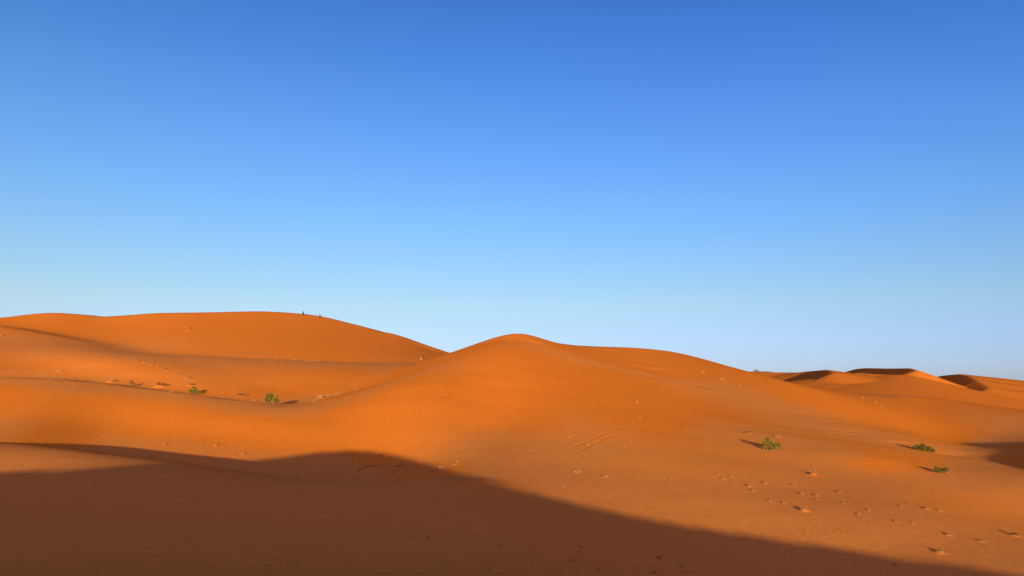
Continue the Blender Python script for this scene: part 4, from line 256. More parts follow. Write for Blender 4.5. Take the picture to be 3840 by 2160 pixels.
-3,1,1,-2,0,0,1,-2,1,0,1,0,-1,1,0,2,-1,0,4,-15,14,1,-1,1,-1,0,2,-1,0,0,0,0,0,1,-2,2,0,-1,0,1,0,-1,0,0,1,-1,2,-2,1,-2,3,-2,0,0,1,-1,0,0,0,0,0,-1,0,1,0,-1,1,0,0,-1,1,0,0,0,-1,1,0,-1,
2,-2,1,-1,1,-1,0,1,0,0,0,-1,2,0,-1,0,0,0,1,-2,0,1,-2,0,0,-2,-8,12,-4,3,3,1,5,-2,2,-6,6,-8,1,-2,3,-2,1,-1,0,2,-3,2,-2,2,0,-2,2,-1,-1,2,-1,0,0,0,0,0,0,-2,4,3,-8,2,13,-5,-26,14,0,2,0,
2,-1,1,0,0,0,0,1,0,1,0,0,1,-1,1,-1,0,-1,0,0,0,1,-1,0,2,-19,20,-4,3,-2,0,0,-1,2,-2,1,0,1,-1,2,-2,2,-1,1,0,3,-1,-15,1,-1,4,-1,2,1,3,2,1,4,-1,0,-1,-1,1,1,-2,-1,2,-2,2,-2,1,2,-2,1,1,-1,
2,1,-14,14,-1,0,0,1,-1,1,0,0,-1,2,-1,1,-2,2,-1,0,1,-1,0,0,1,0,-1,1,0,-1,0,0,2,-2,0,0,1,-1,1,-1,-1,2,-2,1,-1,2,-3,2,0,0,-1,1,1,-1,-1,1,-1,2,-2,1,0,-1,0,1,0,-1,1,-1,1,0,-1,1,1,-1,0,0,
1,0,-1,0,0,0,-2,0,2,-2,-2,0,-4,5,1,4,2,5,-3,0,-2,1,-6,2,0,-1,1,-1,1,-1,1,-1,0,0,0,1,-1,-1,1,1,-3,4,-2,1,0,-1,1,0,0,-1,7,-11,4,10,4,-35,13,2,1,1,2,1,-1,0,1,0,0,0,1,0,0,2,0,-1,0,0,0,
0,0,-1,1,-2,2,0,0,-16,13,3,0,-1,1,-2,1,-1,1,-1,1,-1,2,-1,1,1,-1,2,-4,6,3,-19,-1,2,2,1,1,3,1,3,2,3,-3,1,-1,1,-1,-2,2,-1,0,0,-1,2,-1,0,1,0,-1,3,-2,4,-13,11,3,-3,2,-1,1,-1,1,-1,2,-2,2,
-1,0,0,0,1,-1,1,-1,1,-1,0,1,-1,0,1,0,0,-1,0,1,0,-1,0,0,0,1,-2,2,-2,1,-1,1,-1,1,-1,2,-1,-1,1,0,0,0,-1,2,-2,1,-1,1,-1,1,0,-1,1,-1,1,0,0,0,0,0,1,-1,0,1,-1,1,-2,0,1,-2,1,0,2,-15,10,3,2,
4,2,-1,0,-1,-2,-3,0,0,0,1,0,0,-1,0,0,0,1,-2,0,2,-2,1,0,1,-1,1,1,-1,1,-1,1,-1,0,6,-11,2,16,-2,-23,-5,9,2,-1,3,0,1,1,-1,1,0,-1,2,0,1,-1,1,1,-1,0,0,-1,1,0,-1,1,-1,1,0,-12,4,9,-1,0,-2,
1,-1,1,-2,2,-1,1,0,0,1,-1,1,0,0,1,7,-22,5,-3,4,1,1,2,2,2,3,2,-1,-1,-1,0,0,0,-1,1,-2,2,-1,-1,1,0,1,-1,2,-1,0,3,-13,12,0,1,-1,0,1,-1,1,0,0,0,-1,1,1,-1,1,-2,2,-1,1,-1,0,1,-1,1,0,-1,0,
1,-1,1,-1,1,-1,1,-1,0,0,1,-2,1,0,0,-1,0,1,0,0,-1,2,-2,2,-2,1,0,-1,1,-1,1,0,0,-1,0,1,-1,1,0,0,0,0,0,1,-1,1,-1,1,-1,0,0,0,-2,1,2,-3,4,-15,9,2,4,3,2,-2,0,1,-6,1,-1,0,1,-1,0,0,1,-1,1,
-2,1,0,-1,1,-1,1,0,1,0,1,0,0,0,0,1,-1,0,3,-9,11,-2,7,-14,-15,8,0,2,2,2,-1,2,0,1,-1,2,-1,0,1,1,0,1,-1,-1,2,-1,-1,0,1,0,-1,3,-2,-6,-11,20,-5,1,0,0,-1,0,1,-2,2,-1,0,2,-3,4,-3,2,1,-5,
14,-25,8,-2,0,2,3,0,3,2,3,1,-1,-1,1,-2,0,0,-1,0,0,-1,1,0,0,0,0,1,-1,1,1,1,-13,13,-1,0,0,1,-1,1,-1,2,-2,1,0,0,0,0,0,1,-2,1,1,-1,1,-1,1,-1,0,1,0,-1,1,-1,1,-1,1,-1,1,-1,0,0,0,0,0,-1,1,
0,-1,1,-1,2,-2,2,-2,1,0,0,0,-1,1,0,-1,1,-1,1,-1,1,-1,1,0,0,0,0,0,0,1,0,0,0,-1,1,-2,0,0,0,1,-2,-3,-1,4,2,7,-1,0,-3,4,-9,3,-1,-1,1,1,-1,1,-1,0,1,-2,2,-2,1,-1,1,-1,1,1,0,1,0,1,0,1,-2,
0,2,1,-7,8,-6,12,-8,-14,-5,9,-5,5,0,2,1,1,-1,1,0,2,0,0,0,0,1,0,1,-1,0,0,0,-1,1,-1,3,-3,0,-21,26,-7,4,-2,-1,1,-1,-1,1,-1,2,-2,1,2,-2,1,0,0,-5,16,-23,6,-1,1,1,1,2,3,2,2,2,-3,1,-1,0,
-1,0,0,-1,0,0,0,0,0,-1,1,0,1,0,0,1,-12,11,1,-1,0,0,0,1,0,-1,1,0,0,0,0,0,-1,1,1,0,-2,2,-1,1,-1,1,-1,1,-1,1,-1,1,0,-1,0,1,-1,1,-1,0,0,0,0,-1,0,1,0,0,0,0,0,-1,1,0,0,-1,1,1,-2,1,0,-2,2,
0,0,-1,1,-1,0,1,0,1,-1,1,-1,2,-2,1,0,-1,0,-1,-1,3,-2,-3,2,-3,4,2,5,-1,0,-2,4,-9,2,0,0,0,-1,2,-1,1,-1,0,1,-2,1,-1,1,-1,0,2,-1,1,2,0,-1,3,-2,0,2,-3,1,-1,3,-6,6,4,-14,-3,-1,-2,2,0,4,0,
1,2,0,0,1,0,0,1,1,0,1,-1,0,0,-1,2,-2,1,0,1,-1,1,-23,23,-3,0,1,1,-2,-1,2,-2,1,-1,1,0,0,0,1,-1,0,0,-11,15,-7,-1,0,1,1,2,1,4,2,0,1,-2,0,-2,1,-1,-1,1,-1,0,-1,0,1,0,0,0,0,1,-1,3,-12,11,
0,1,-1,0,1,-1,0,1,0,-1,1,0,0,0,1,-1,-1,1,1,-1,1,-1,1,-1,1,-1,1,-1,1,0,-1,0,1,0,-1,0,1,-1,0,0,-1,2,-2,0,1,0,0,-1,2,-1,0,0,-1,1,0,-1,1,-1,1,0,0,-1,0,1,-1,1,0,0,0,0,0,1,0,-1,1,0,1,-2,
1,-2,-1,0,3,-6,7,-6,2,4,4,-2,1,-2,1,-5,0,2,-2,0,2,-1,0,1,0,-2,2,-2,1,0,-1,0,2,-2,2,1,0,1,1,-1,1,1,-2,0,1,-3,6,-9,3,6,-6,-5,2,-12,1,4,-1,5,0,1,2,0,-2,4,0,0,0,0,2,-1,0,0,0,0,0,0,0,1,
0,0,-19,12,6,-1,0,-1,0,1,-2,1,-1,0,2,-2,0,1,-1,2,-1,1,-16,17,-2,-3,-1,2,1,1,3,2,1,3,-2,0,-2,1,-2,1,-1,-2,2,-1,-1,1,-1,1,0,0,0,0,1,0,-12,11,1,-1,0,1,-1,0,1,-1,0,2,-2,1,0,0,-1,2,-1,0,
0,1,-1,0,1,-1,1,-1,1,-1,1,-1,1,0,0,-1,0,1,-1,0,1,-1,0,-1,1,0,-1,1,0,0,-1,1,0,0,0,0,-1,1,0,0,-1,1,-1,1,-1,0,1,0,0,0,0,-1,3,-2,0,1,0,1,-1,1,-2,0,-3,0,4,-4,4,-3,1,4,2,-1,0,-1,-1,-2,0,
-2,3,-1,-1,2,-1,0,1,1,-2,0,0,-1,0,2,-2,1,0,2,0,2,-1,1,1,-2,1,0,-1,0,0,-2,-1,4,1,-4,-5,-1,-10,2,2,1,6,-2,1,4,-2,1,2,-2,3,-1,1,0,0,0,0,0,0,0,0,0,2,0,-14,-2,15,-3,0,2,-2,1,-2,1,0,-1,
-1,2,-1,1,0,-1,1,1,-10,2,8,-4,1,0,1,2,2,2,3,0,0,-2,1,-2,0,-1,0,0,-1,-1,2,-2,1,-1,0,1,0,0,0,2,-12,11,0,1,0,-1,0,0,1,-1,1,-1,1,0,-1,1,1,-2,2,-1,0,0,0,1,-1,1,-1,1,-1,1,0,-1,1,0,-1,0,1,
-1,1,-1,0,0,0,0,0,-1,1,-1,1,1,-1,0,0,-1,1,0,0,0,-1,1,0,-1,1,-1,1,0,-1,0,1,0,0,0,0,0,1,1,-1,0,1,-1,0,0,-2,-5,6,0,2,-2,-2,5,0,2,-2,1,-4,0,0,-1,1,0,1,-2,2,1,-1,-1,1,0,-1,-1,1,-1,1,0,1,
0,1,1,1,-1,1,0,1,-2,1,-3,3,-1,-5,5,4,-6,-6,5,-9,-3,-3,1,9,-2,2,1,0,3,-3,5,-3,3,-1,2,-3,4,-3,1,0,-1,2,-1,2,0,-8,-13,19,-2,1,-1,1,-1,0,0,-1,0,2,-3,2,-2,1,0,2,2,-14,2,8,-1,1,-1,2,2,2,
1,3,0,0,0,-2,0,-1,-1,0,0,-1,0,-1,1,-1,1,-1,1,-1,1,0,2,-11,10,0,0,0,0,1,0,-2,2,0,-1,1,-1,1,0,0,0,0,0,0,0,1,-1,0,1,-1,1,0,-1,0,2,-2,0,1,0,0,-1,0,1,-1,0,0,0,0,-1,1,0,0,-1,1,1,-2,1,1,
-2,1,-1,1,-1,1,0,-1,1,0,-1,1,-1,1,-1,1,1,-1,1,0,-1,2,-1,1,0,1,-4,2,-7,7,-1,1,-1,-1,6,-2,-1,2,-1,-3,0,0,-1,2,-2,2,-1,2,-1,0,1,-1,0,-1,0,0,-1,1,0,0,1,1,0,1,1,0,0,-1,1,0,-1,-2,5,-8,4,
4,-5,-4,3,-4,-7,2,-11,14,-5,5,1,0,2,1,1,0,-1,3,-1,0,2,-2,0,2,-1,0,0,1,2,-2,-25,22,0,0,1,-1,0,1,-2,1,1,-3,2,-1,1,-2,1,-2,10,-19,2,7,2,-1,2,0,2,2,2,3,-2,2,-2,0,-1,-1,0,0,-2,0,0,0,-1,
1,-1,0,0,1,0,0,0,-11,10,0,0,1,-1,0,0,1,-1,0,1,-1,1,0,0,-1,1,0,0,1,-1,0,0,1,-1,1,-1,0,2,-2,0,1,0,0,-1,1,0,-1,0,1,-1,1,-2,1,0,-1,1,0,0,0,-1,1,1,-2,1,-1,1,0,0,-1,1,0,-1,1,-1,0,1,0,0,0,
0,0,0,1,0,0,2,-1,0,0,0,-1,-4,2,1,1,1,-2,3,-1,1,0,0,-4,2,-2,1,0,0,2,-1,0,1,0,0,0,-1,-1,0,0,-1,0,1,2,-2,2,0,0,2,-2,3,-3,2,0,-2,1,-1,-1,1,3,-3,-4,1,-2,-1,-9,7,-13,12,-2,1,3,-1,3,1,0,0,
2,0,0,0,1,0,-1,1,0,0,2,-1,2,-22,10,8,-1,0,1,-1,1,-1,0,-1,1,0,0,-2,2,-3,-2,11,-16,1,4,4,0,1,1,1,1,5,0,1,-2,1,-1,-1,0,-1,-2,2,-2,0,0,-1,0,0,1,-1,0,0,1,1,-11,9,2,-1,0,1,-1,1,-1,0,0,1,
-1,1,-1,1,0,0,0,0,0,0,0,1,-1,0,1,-1,1,0,0,-1,1,0,-1,1,-1,1,0,-1,0,1,-2,2,-1,-1,1,0,0,0,0,0,0,-1,1,0,0,0,-1,1,0,-1,1,0,-2,2,0,-1,1,0,-1,1,0,1,-1,1,1,0,0,2,-1,0,-3,2,-3,-1,2,2,-1,2,
-2,2,-2,3,-5,2,0,-2,2,-1,2,-1,2,-1,1,-1,-1,1,-1,-1,0,-1,1,-1,1,1,0,1,0,0,0,2,-1,1,-2,3,-5,4,-2,-2,4,-2,-3,1,0,-4,-3,0,-5,1,-2,4,3,-1,2,1,2,-1,2,-1,3,-2,2,-1,0,1,0,-1,3,-1,3,-15,-7,
18,-3,0,2,-1,1,-1,0,1,-2,1,0,0,-1,0,-6,3,0,-4,5,0,3,0,1,2,2,2,1,0,1,-2,0,0,-1,-2,1,-2,1,-1,-1,1,-1,0,0,0,0,1,-1,2,-11,10,0,1,-1,0,0,0,0,1,-1,0,1,-1,1,-1,1,0,0,0,0,0,1,-1,0,1,-1,1,0,
-2,2,1,-2,0,1,0,0,-1,1,0,-1,1,-1,0,-1,1,0,0,0,0,0,-1,1,0,0,-1,1,0,0,-1,1,0,-1,1,0,0,-2,3,-2,0,2,-1,0,0,1,0,0,1,1,0,1,0,-2,-1,-1,-2,3,0,1,1,-2,1,0,1,-3,-1,1,0,2,-1,1,1,-1,2,-1,0,-1,
-2,1,0,-2,1,0,-1,1,1,-1,2,-1,1,0,1,-1,1,-1,3,-3,-2,3,-1,1,-1,-2,0,-1,0,-2,-3,-3,-1,1,-7,9,-1,1,2,2,0,-1,4,-2,1,1,-2,4,-3,2,1,-2,2,3,-7,-22,24,-2,1,0,0,0,1,-1,0,0,1,-2,3,-2,-1,-3,
-14,21,-10,2,4,0,1,2,2,0,4,0,1,-1,0,-1,-1,-1,1,-1,-1,-1,0,0,0,-2,2,-2,1,0,0,1,0,-10,8,1,0,1,-1,1,-2,1,0,1,-1,0,0,1,0,0,-1,1,0,0,1,-2,2,0,-1,0,1,-1,1,0,-1,1,0,0,-1,1,0,-1,1,0,-1,1,
-1,0,0,-1,1,-1,1,0,1,-1,0,-1,1,0,-1,1,0,-1,1,0,-1,1,-1,1,-1,1,0,-1,1,0,0,1,0,0,1,1,1,0,1,-1,-3,-1,0,0,2,1,-2,0,1,-2,4,-5,2,-1,2,-1,0,2,0,0,1,-1,0,-1,0,-2,1,-1,0,-1,1,-2,3,0,-2,4,-3,
2,-1,3,-2,1,0,-1,-1,3,-5,5,-4,2,-2,1,-2,1,-4,-3,-1,-1,1,-9,12,-4,0,5,0,0,1,2,-1,1,1,-2,4,-3,1,2,-2,3,0,-22,11,6,0,0,2,-2,2,0,-2,2,-1,0,1,0,2,-1,-30,31,-10,2,3,2,1,1,2,1,4,-1,0,-1,1,
-1,0,-1,-1,-1,0,0,-1,0,-2,3,-4,3,-2,1,1,-2,2,-10,9,-1,2,-2,2,-2,2,-1,0,0,0,1,-1,1,-1,0,2,-1,0,0,0,0,0,0,1,0,-1,1,0,-1,1,-1,1,-1,2,-2,1,0,0,-1,1,-1,0,0,0,0,0,0,0,0,-1,1,0,0,0,-1,1,0,
-1,2,-2,0,1,0,-1,1,-1,0,2,-1,-1,1,0,0,1,1,0,1,0,2,1,0,-4,-2,0,0,1,3,-3,1,-2,2,0,-1,-1,-1,3,-1,2,-1,2,1,-2,1,-1,0,-2,0,-2,1,0,-1,1,-2,4,-2,-1,3,-3,4,-4,6,-4,3,-4,3,-1,-1,1,0,0,0,-2,
2,-1,-2,0,-4,-1,-2,0,-1,-2,1,1,3,0,2,0,2,-2,4,-2,1,-1,2,0,0,1,0,4,-15,-10,19,-1,0,1,-1,1,0,1,-1,-1,2,0,0,2,11,-36,5,13,0,2,2,1,1,2,3,2,-3,2,0,0,-1,-1,0,-1,0,-1,0,-1,-1,1,-2,2,-2,1,
0,-1,1,1,-10,8,2,-2,2,-1,0,0,0,0,0,0,0,1,-1,0,1,0,-1,1,0,0,1,-1,1,-1,0,1,-1,1,0,-1,1,0,1,-2,1,0,0,-1,1,-1,1,-1,1,-2,1,-1,2,-1,-1,2,-2,1,-1,1,0,0,-1,2,-2,1,0,0,-1,1,-1,1,-1,0,1,0,0,
0,0,1,0,1,1,1,1,1,1,-2,-6,1,1,1,0,0,-2,2,-1,1,-2,1,0,0,0,2,-1,4,-3,2,-1,-2,0,0,-2,0,0,-1,0,1,-1,3,-4,2,1,-1,1,0,2,-3,3,-2,2,-2,0,3,-5,5,-3,1,-1,0,1,-2,-4,1,-3,-1,1,-5,6,-10,8,1,0,2,
0,2,-1,2,-2,2,-1,1,0,2,-2,3,-2,-24,18,4,0,-1,2,-1,0,0,1,0,0,-1,6,-9,38,-33,-56,56,-7,6,0,1,2,1,5,-3,3,-2,1,-2,1,0,-1,0,-2,1,-3,2,-1,-1,0,0,-1,1,-1,1,0,0,-10,9,-1,2,-1,-1,2,-2,1,0,0,
0,0,1,-1,1,0,-1,1,0,0,0,0,0,0,1,0,-1,1,-1,1,0,0,0,-1,1,0,-1,1,0,0,0,-1,1,-1,0,0,0,-1,1,1,-2,2,-2,1,0,-1,1,0,-1,0,2,-2,1,0,-1,1,-1,1,0,-1,1,-1,1,1,-1,1,1,0,3,0,2,1,-1,-9,3,0,0,3,-3,
0,0,1,-1,0,-1,0,2,-1,3,-3,4,-1,1,-2,0,-1,-2,1,-2,1,0,-1,0,1,0,-2,5,-7,8,-5,3,-2,3,-1,0,-1,1,-1,1,0,-1,2,-2,1,1,-1,-2,0,-3,-1,-1,0,-2,-1,1,-2,-1,5,0,1,2,-2,1,1,-1,1,0,-1,1,1,0,5,-21,
-1,17,-3,1,0,1,0,0,0,-1,2,-2,2,2,-10,27,-39,13,4,2,2,1,2,0,5,-2,0,0,0,1,-1,-1,0,-1,0,-1,0,-1,-1,1,-1,-1,1,-1,1,-1,0,1,-8,5,2,-1,1,1,-2,1,0,0,-1,2,-1,-1,2,0,-1,1,0,0,0,0,0,1,-1,0,0,
1,-1,1,0,0,0,-1,1,0,0,1,-2,1,0,-1,1,0,-1,0,-1,2,-1,0,-1,1,-1,1,0,0,0,-1,1,0,0,-1,1,0,-1,2,-2,0,1,-1,1,-1,1,0,-1,2,0,0,3,-1,3,1,2,-1,-9,2,-1,2,2,-3,1,-1,2,-3,0,1,0,0,0,1,1,0,3,-4,1,
-1,-1,0,-1,-1,-1,3,-1,0,0,-2,2,1,-3,4,-2,2,-2,3,-2,1,-1,0,2,-3,4,-4,4,-3,3,-2,2,-2,-3,0,-1,-1,0,-4,1,2,-5,4,-4,3,3,-1,2,-1,0,-1,0,1,-1,2,-1,-1,3,-5,-20,20,3,0,0,1,-2,0,2,-2,0,2,-3,
9,-30,45,-18,-9,7,0,1,2,0,3,3,-2,-1,1,0,0,-1,1,-1,-1,0,-1,0,-1,-1,0,0,0,0,-1,0,0,1,-1,-9,8,-1,1,-1,1,0,-1,1,0,0,-1,2,0,-2,2,-1,1,0,0,0,0,0,0,0,0,2,-2,1,0,-1,1,-1,2,-2,2,-2,1,0,0,0,
0,0,-1,0,1,-1,-1,1,0,1,-2,1,0,0,-2,2,0,0,-1,1,0,0,-1,2,-2,1,0,-1,0,1,-1,1,-1,1,0,1,1,-1,3,1,2,4,0,-13,3,0,1,1,0,-2,0,2,-2,0,-2,3,-2,1,2,-2,2,0,-1,0,-1,-1,0,0,0,-2,3,-2,0,3,-5,4,-1,
0,0,1,0,1,-1,0,1,-1,2,-1,-1,2,-1,0,3,-4,4,-3,2,-2,-3,0,0,-2,1,-3,1,-3,3,-2,1,2,-1,3,-4,4,-4,1,0,-3,3,-1,1,-1,-1,-15,1,22,-5,-1,-1,2,-1,-1,1,-1,-1,-1,8,-9,7,13,-17,4,2,1,0,0,4,2,-3,
1,-1,0,1,-1,0,0,0,-1,-1,-1,0,1,-2,-1,1,-1,0,0,0,0,2,-8,5,1,1,1,-3,2,0,0,-1,1,0,0,0,1,-2,3,-2,0,1,0,0,1,-1,1,-1,0,0,1,0,0,-1,2,-2,2,-2,2,-2,2,-1,-1,1,0,0,0,-1,-1,2,-1,0,-1,1,0,-1,0,
2,-2,1,-1,1,0,0,0,0,-1,1,0,-1,1,0,-2,2,-1,1,0,-1,2,0,1,1,2,2,1,10,-22,4,1,3,0,-3,2,-1,2,-5,1,1,-1,1,-1,2,-2,2,-1,1,-3,1,0,0,-1,0,2,-3,2,1,-1,-2,3,-3,5,-5,4,-1,0,1,0,-1,1,0,0,2,-3,4,
-4,4,-1,-2,3,-2,0,-2,0,-2,1,-2,-1,1,-3,2,-1,0,-1,3,6,-10,7,-6,1,-1,-3,2,-1,-1,0,-1,-4,-22,43,-12,1,-3,1,0,-1,0,0,-1,-3,-1,39,-56,45,-18,3,-1,2,0,0,4,-1,-1,0,0,1,-2,2,-1,0,-1,0,-1,0,
-1,-1,0,0,-1,0,1,-1,0,0,0,-8,6,0,1,-1,1,-1,1,-2,2,0,0,0,0,0,1,-1,0,2,-1,0,0,-1,2,-1,1,-1,1,0,-1,0,2,-2,2,-2,1,0,1,-2,1,1,-1,-1,1,0,-1,0,0,0,0,0,0,-1,1,0,-1,1,-1,1,0,0,-1,1,0,0,0,0,
-1,1,-1,1,-1,0,0,0,2,-2,2,1,1,0,4,-2,17,-26,5,2,0,1,-1,1,-4,7,-8,1,0,-1,3,-5,6,-5,3,-1,-2,0,1,0,0,-1,2,0,-2,4,-3,1,0,0,-1,2,-1,2,0,-2,2,0,-1,3,-3,3,-1,0,1,-1,1,0,2,-3,1,0,0,-3,0,-1,
-1,0,-1,1,-2,0,0,0,2,-3,11,-4,-9,3,-1,-4,2,-7,5,-4,-1,-1,-28,55,-16,2,-6,1,-1,-1,1,0,-3,2,-20,53,-29,13,-6,0,0,0,2,-3,7,-4,0,-1,1,-1,1,1,-1,-1,1,-2,0,0,-1,-1,0,0,-1,1,-2,1,0,0,0,-8,
6,0,0,0,1,-1,0,1,-1,1,0,0,0,0,1,-1,1,-1,1,0,0,1,-2,2,-1,1,0,-1,1,0,-1,2,-2,2,-1,-1,1,1,-1,0,0,0,0,-1,1,-1,0,0,0,-1,1,0,0,-1,1,0,-1,1,0,-1,1,0,0,0,0,-1,1,0,-1,0,1,-1,0,0,0,2,-1,1,1,
2,0,1,11,-13,0,0,1,1,-2,1,0,0,-5,2,-2,2,-3,1,1,-2,1,-2,-2,3,-1,1,0,1,0,1,-1,1,0,0,0,0,0,1,-1,1,0,2,-2,1,1,0,0,1,-1,0,3,-3,2,-1,1,0,-1,1,-1,-1,-1,-1,0,-1,0,-1,0,0,-1,0,1,-2,9,-12,17,
-6,-25,35,-40,24,-15,-1,5,-6,-24,49,-5,-2,-7,0,-1,0,0,-1,-2,9,-51,91,-40,9,-1,-4,2,1,1,-1,2,-4,2,-1,0,0,2,-2,1,0,-2,1,-1,-1,0,0,-1,0,-1,0,0,0,0,-1,1,-8,6,0,1,-1,-1,1,0,1,0,-1,1,-1,
1,1,-1,1,0,0,-1,1,0,0,1,-1,1,-1,0,1,-1,2,-1,-1,1,0,0,1,-1,-1,2,-1,0,0,0,0,0,-1,-1,2,-2,2,-2,1,-1,1,-1,1,0,-1,0,2,-1,0,-1,2,-2,2,-1,-2,2,-1,0,0,0,0,1,-1,1,1,0,1,2,2,-10,24,-16,1,1,
-2,2,-2,2,-4,-2,-1,2,-2,0,-1,1,-3,1,-2,-1,1,-1,4,0,-2,5,-1,-2,3,-1,-1,2,-2,1,2,-1,0,1,-1,1,1,1,-2,2,1,0,-2,3,-3,4,-3,1,1,-1,0,0,-1,-1,0,-2,1,-1,-1,0,0,-1,0,-1,0,3,0,9,-17,-10,73,
-107,58,-27,0,6,-4,-21,42,-4,-1,2,-10,2,0,-2,1,-1,8,-5,-19,37,-9,4,-1,-1,1,0,4,-4,-1,-1,1,-1,2,-1,0,1,0,-1,0,-1,-1,0,-1,0,-1,1,-1,0,-1,0,1,0,-8,6,0,-1,1,0,0,1,-2,2,0,-1,1,1,-1,0,0,
1,-1,2,-2,2,-1,0,0,0,1,0,0,0,-1,1,0,0,0,0,0,0,1,-2,2,-1,0,0,0,0,0,-1,-1,1,0,0,-1,0,1,0,-1,1,0,0,-1,1,-1,2,-1,1,-2,1,0,-1,0,0,-1,1,1,-2,2,0,0,1,1,-1,3,-7,20,-8,-3,-1,1,1,-3,4,-8,2,
-3,1,-1,-1,0,-2,1,-3,-2,1,2,-4,7,-3,3,1,-1,2,0,-2,3,-2,3,-2,0,1,1,-1,3,-2,1,0,2,-1,0,2,-1,-1,3,-3,3,-2,2,-2,1,-1,0,-1,0,-2,2,-4,2,-1,0,-1,-1,0,0,0,2,3,-7,9,0,-25,54,-74,20,-4,16,
-25,25,1,4,-3,2,-6,0,0,-1,1,0,22,-54,49,-9,6,-1,1,1,1,2,-6,1,0,-1,1,-1,1,1,-1,0,1,-2,-1,1,-1,-1,0,0,-2,1,0,0,0,-1,0,-9,7,1,-1,-1,1,0,-1,2,-2,2,0,0,0,0,1,-1,0,2,-2,2,-2,1,1,-1,1,-1,
1,-1,1,0,0,0,0,0,0,0,0,1,-1,0,0,1,-1,0,-1,1,-1,0,0,-1,1,0,0,-1,0,1,-1,1,-1,1,0,1,-2,1,0,1,-2,1,-1,1,-2,2,-2,0,1,0,0,2,-1,1,0,2,-6,17,-3,-4,-1,2,-2,0,3,-10,2,0,-3,1,-2,2,-4,2,-6,2,
-3,4,-4,6,-4,7,-3,2,2,1,-3,2,1,-2,3,-2,2,-1,0,2,1,-2,3,-1,2,-1,0,0,1,1,-4,6,-5,4,-3,2,-2,1,-1,0,-2,1,-1,-2,1,0,-1,-1,0,-1,-1,1,6,-11,22,-37,46,-29,-17,4,-3,6,21,-40,27,-2,3,1,-4,-1,
0,-1,6,-26,58,-62,32,1,5,0,1,1,1,1,-3,-1,-1,0,0,0,1,0,1,-1,0,-1,0,-1,-1,1,-2,1,0,-2,0,1,-1,1,0,-9,7,0,-1,1,-1,0,2,-2,2,-1,1,1,-2,2,-1,1,0,-1,1,-1,2,0,-2,2,-1,1,-1,1,0,-1,1,0,0,0,1,
-1,0,0,1,-2,2,-1,0,0,1,-2,0,1,-2,1,-1,1,-1,1,0,-1,1,-1,1,0,0,-1,2,-1,0,0,1,-2,1,-2,1,-1,1,0,0,-1,2,-2,3,-2,2,0,-1,11,1,-5,1,-1,1,-1,1,-8,0,-1,1,-2,1,-2,-3,2,-6,3,-2,0,0,2,-1,5,-2,4,
-1,0,3,-1,-2,4,-2,0,2,0,0,0,2,0,0,1,0,0,1,0,0,1,-1,0,0,0,2,-2,0,0,0,-1,-1,0,1,-2,-2,1,1,-2,-2,2,-4,4,-9,12,11,-35,50,-54,32,-22,0,-5,37,-62,34,-1,5,-2,2,-2,0,-1,1,-1,11,-23,13,7,2,
3,1,1,0,2,-2,-3,0,1,-2,1,0,2,-1,0,-1,0,0,-1,0,-2,2,-3,1,0,1,-3,2,0,-1,-10,8,0,-1,0,1,0,-2,4,-2,0,1,-1,2,-1,0,1,-1,1,0,1,-2,1,1,-1,1,-1,1,-1,1,1,-2,1,1,-1,-1,2,-1,0,0,1,-1,1,-1,0,-1,
2,-2,-1,2,-2,1,-1,1,-1,0,1,0,0,0,-1,1,0,0,0,1,-1,0,-1,1,-1,0,-1,1,-1,0,1,0,1,-2,2,0,0,1,7,3,-1,-3,1,1,1,-7,-1,-2,0,-1,-1,0,-1,-2,0,-3,-2,3,-4,5,-4,3,0,3,-1,4,-2,4,-3,3,-1,0,2,-1,0,
1,1,0,1,1,-1,2,-1,1,1,-2,1,1,-1,1,-1,1,-1,1,-1,1,-2,2,-5,3,-1,0,-2,-1,2,-2,-2,0,1,-9,14,10,-27,32,-37,26,-18,-2,-4,27,-46,17,5,2,3,-1,1,-1,0,-1,4,0,-10,5,6,4,3,2,1,1,0,-2,-1,0,-2,1,
0,-1,2,1,-1,-1,1,-2,0,-1,0,-1,1,-1,-1,0,2,-2,0,1,-12,10,0,0,-1,0,0,2,-2,1,2,-2,1,0,0,1,-1,1,0,0,0,0,0,0,1,-1,1,-1,2,-2,0,2,-1,-1,1,1,-1,1,-1,0,1,-1,0,0,1,-1,0,-1,1,-2,1,-1,0,1,-1,1,
-1,1,-1,1,0,0,0,0,0,0,1,-1,1,-3,2,-2,1,-1,0,1,0,-1,0,2,-1,0,1,2,4,5,-2,-2,2,0,2,-9,-1,-1,1,-3,1,0,-2,-2,0,-2,-1,1,-3,4,-6,7,-4,2,3,1,1,1,1,-1,0,3,-2,1,0,2,-1,1,1,0,1,0,1,-1,1,0,0,0,
-1,3,-3,3,-3,3,-3,2,-2,1,-1,0,-1,0,-2,1,-1,0,-2,-1,0,-2,5,10,-13,14,-24,19,-12,-5,-1,13,-29,6,5,6,-1,3,-1,0,1,-1,4,-5,-1,-3,9,3,3,2,1,2,0,-2,-1,-1,1,-1,-2,2,1,0,0,-1,-1,1,-2,0,1,-2,
0,0,0,0,-2,2,0,-2,-15,14,1,-4,1,-1,2,0,0,1,-1,1,0,0,1,-1,1,0,-1,1,0,1,-1,0,0,1,-1,1,-1,1,1,-2,1,1,-1,0,0,0,0,1,-1,1,-1,0,0,1,-1,0,-2,1,0,-1,1,-1,1,-1,1,-1,1,0,0,-1,2,-1,0,0,0,1,-2,
1,-1,0,-1,0,1,-1,0,0,1,0,0,0,0,4,2,4,-1,1,0,2,-3,-7,2,-3,0,0,-1,-1,-1,1,-5,3,-4,2,-2,1,-2,3,-2,0,4,-1,1,4,-2,1,2,-1,0,2,-1,1,0,0,2,0,0,1,-1,2,-1,1,-1,1,-1,0,2,-1,0,0,0,0,-1,2,-3,1,
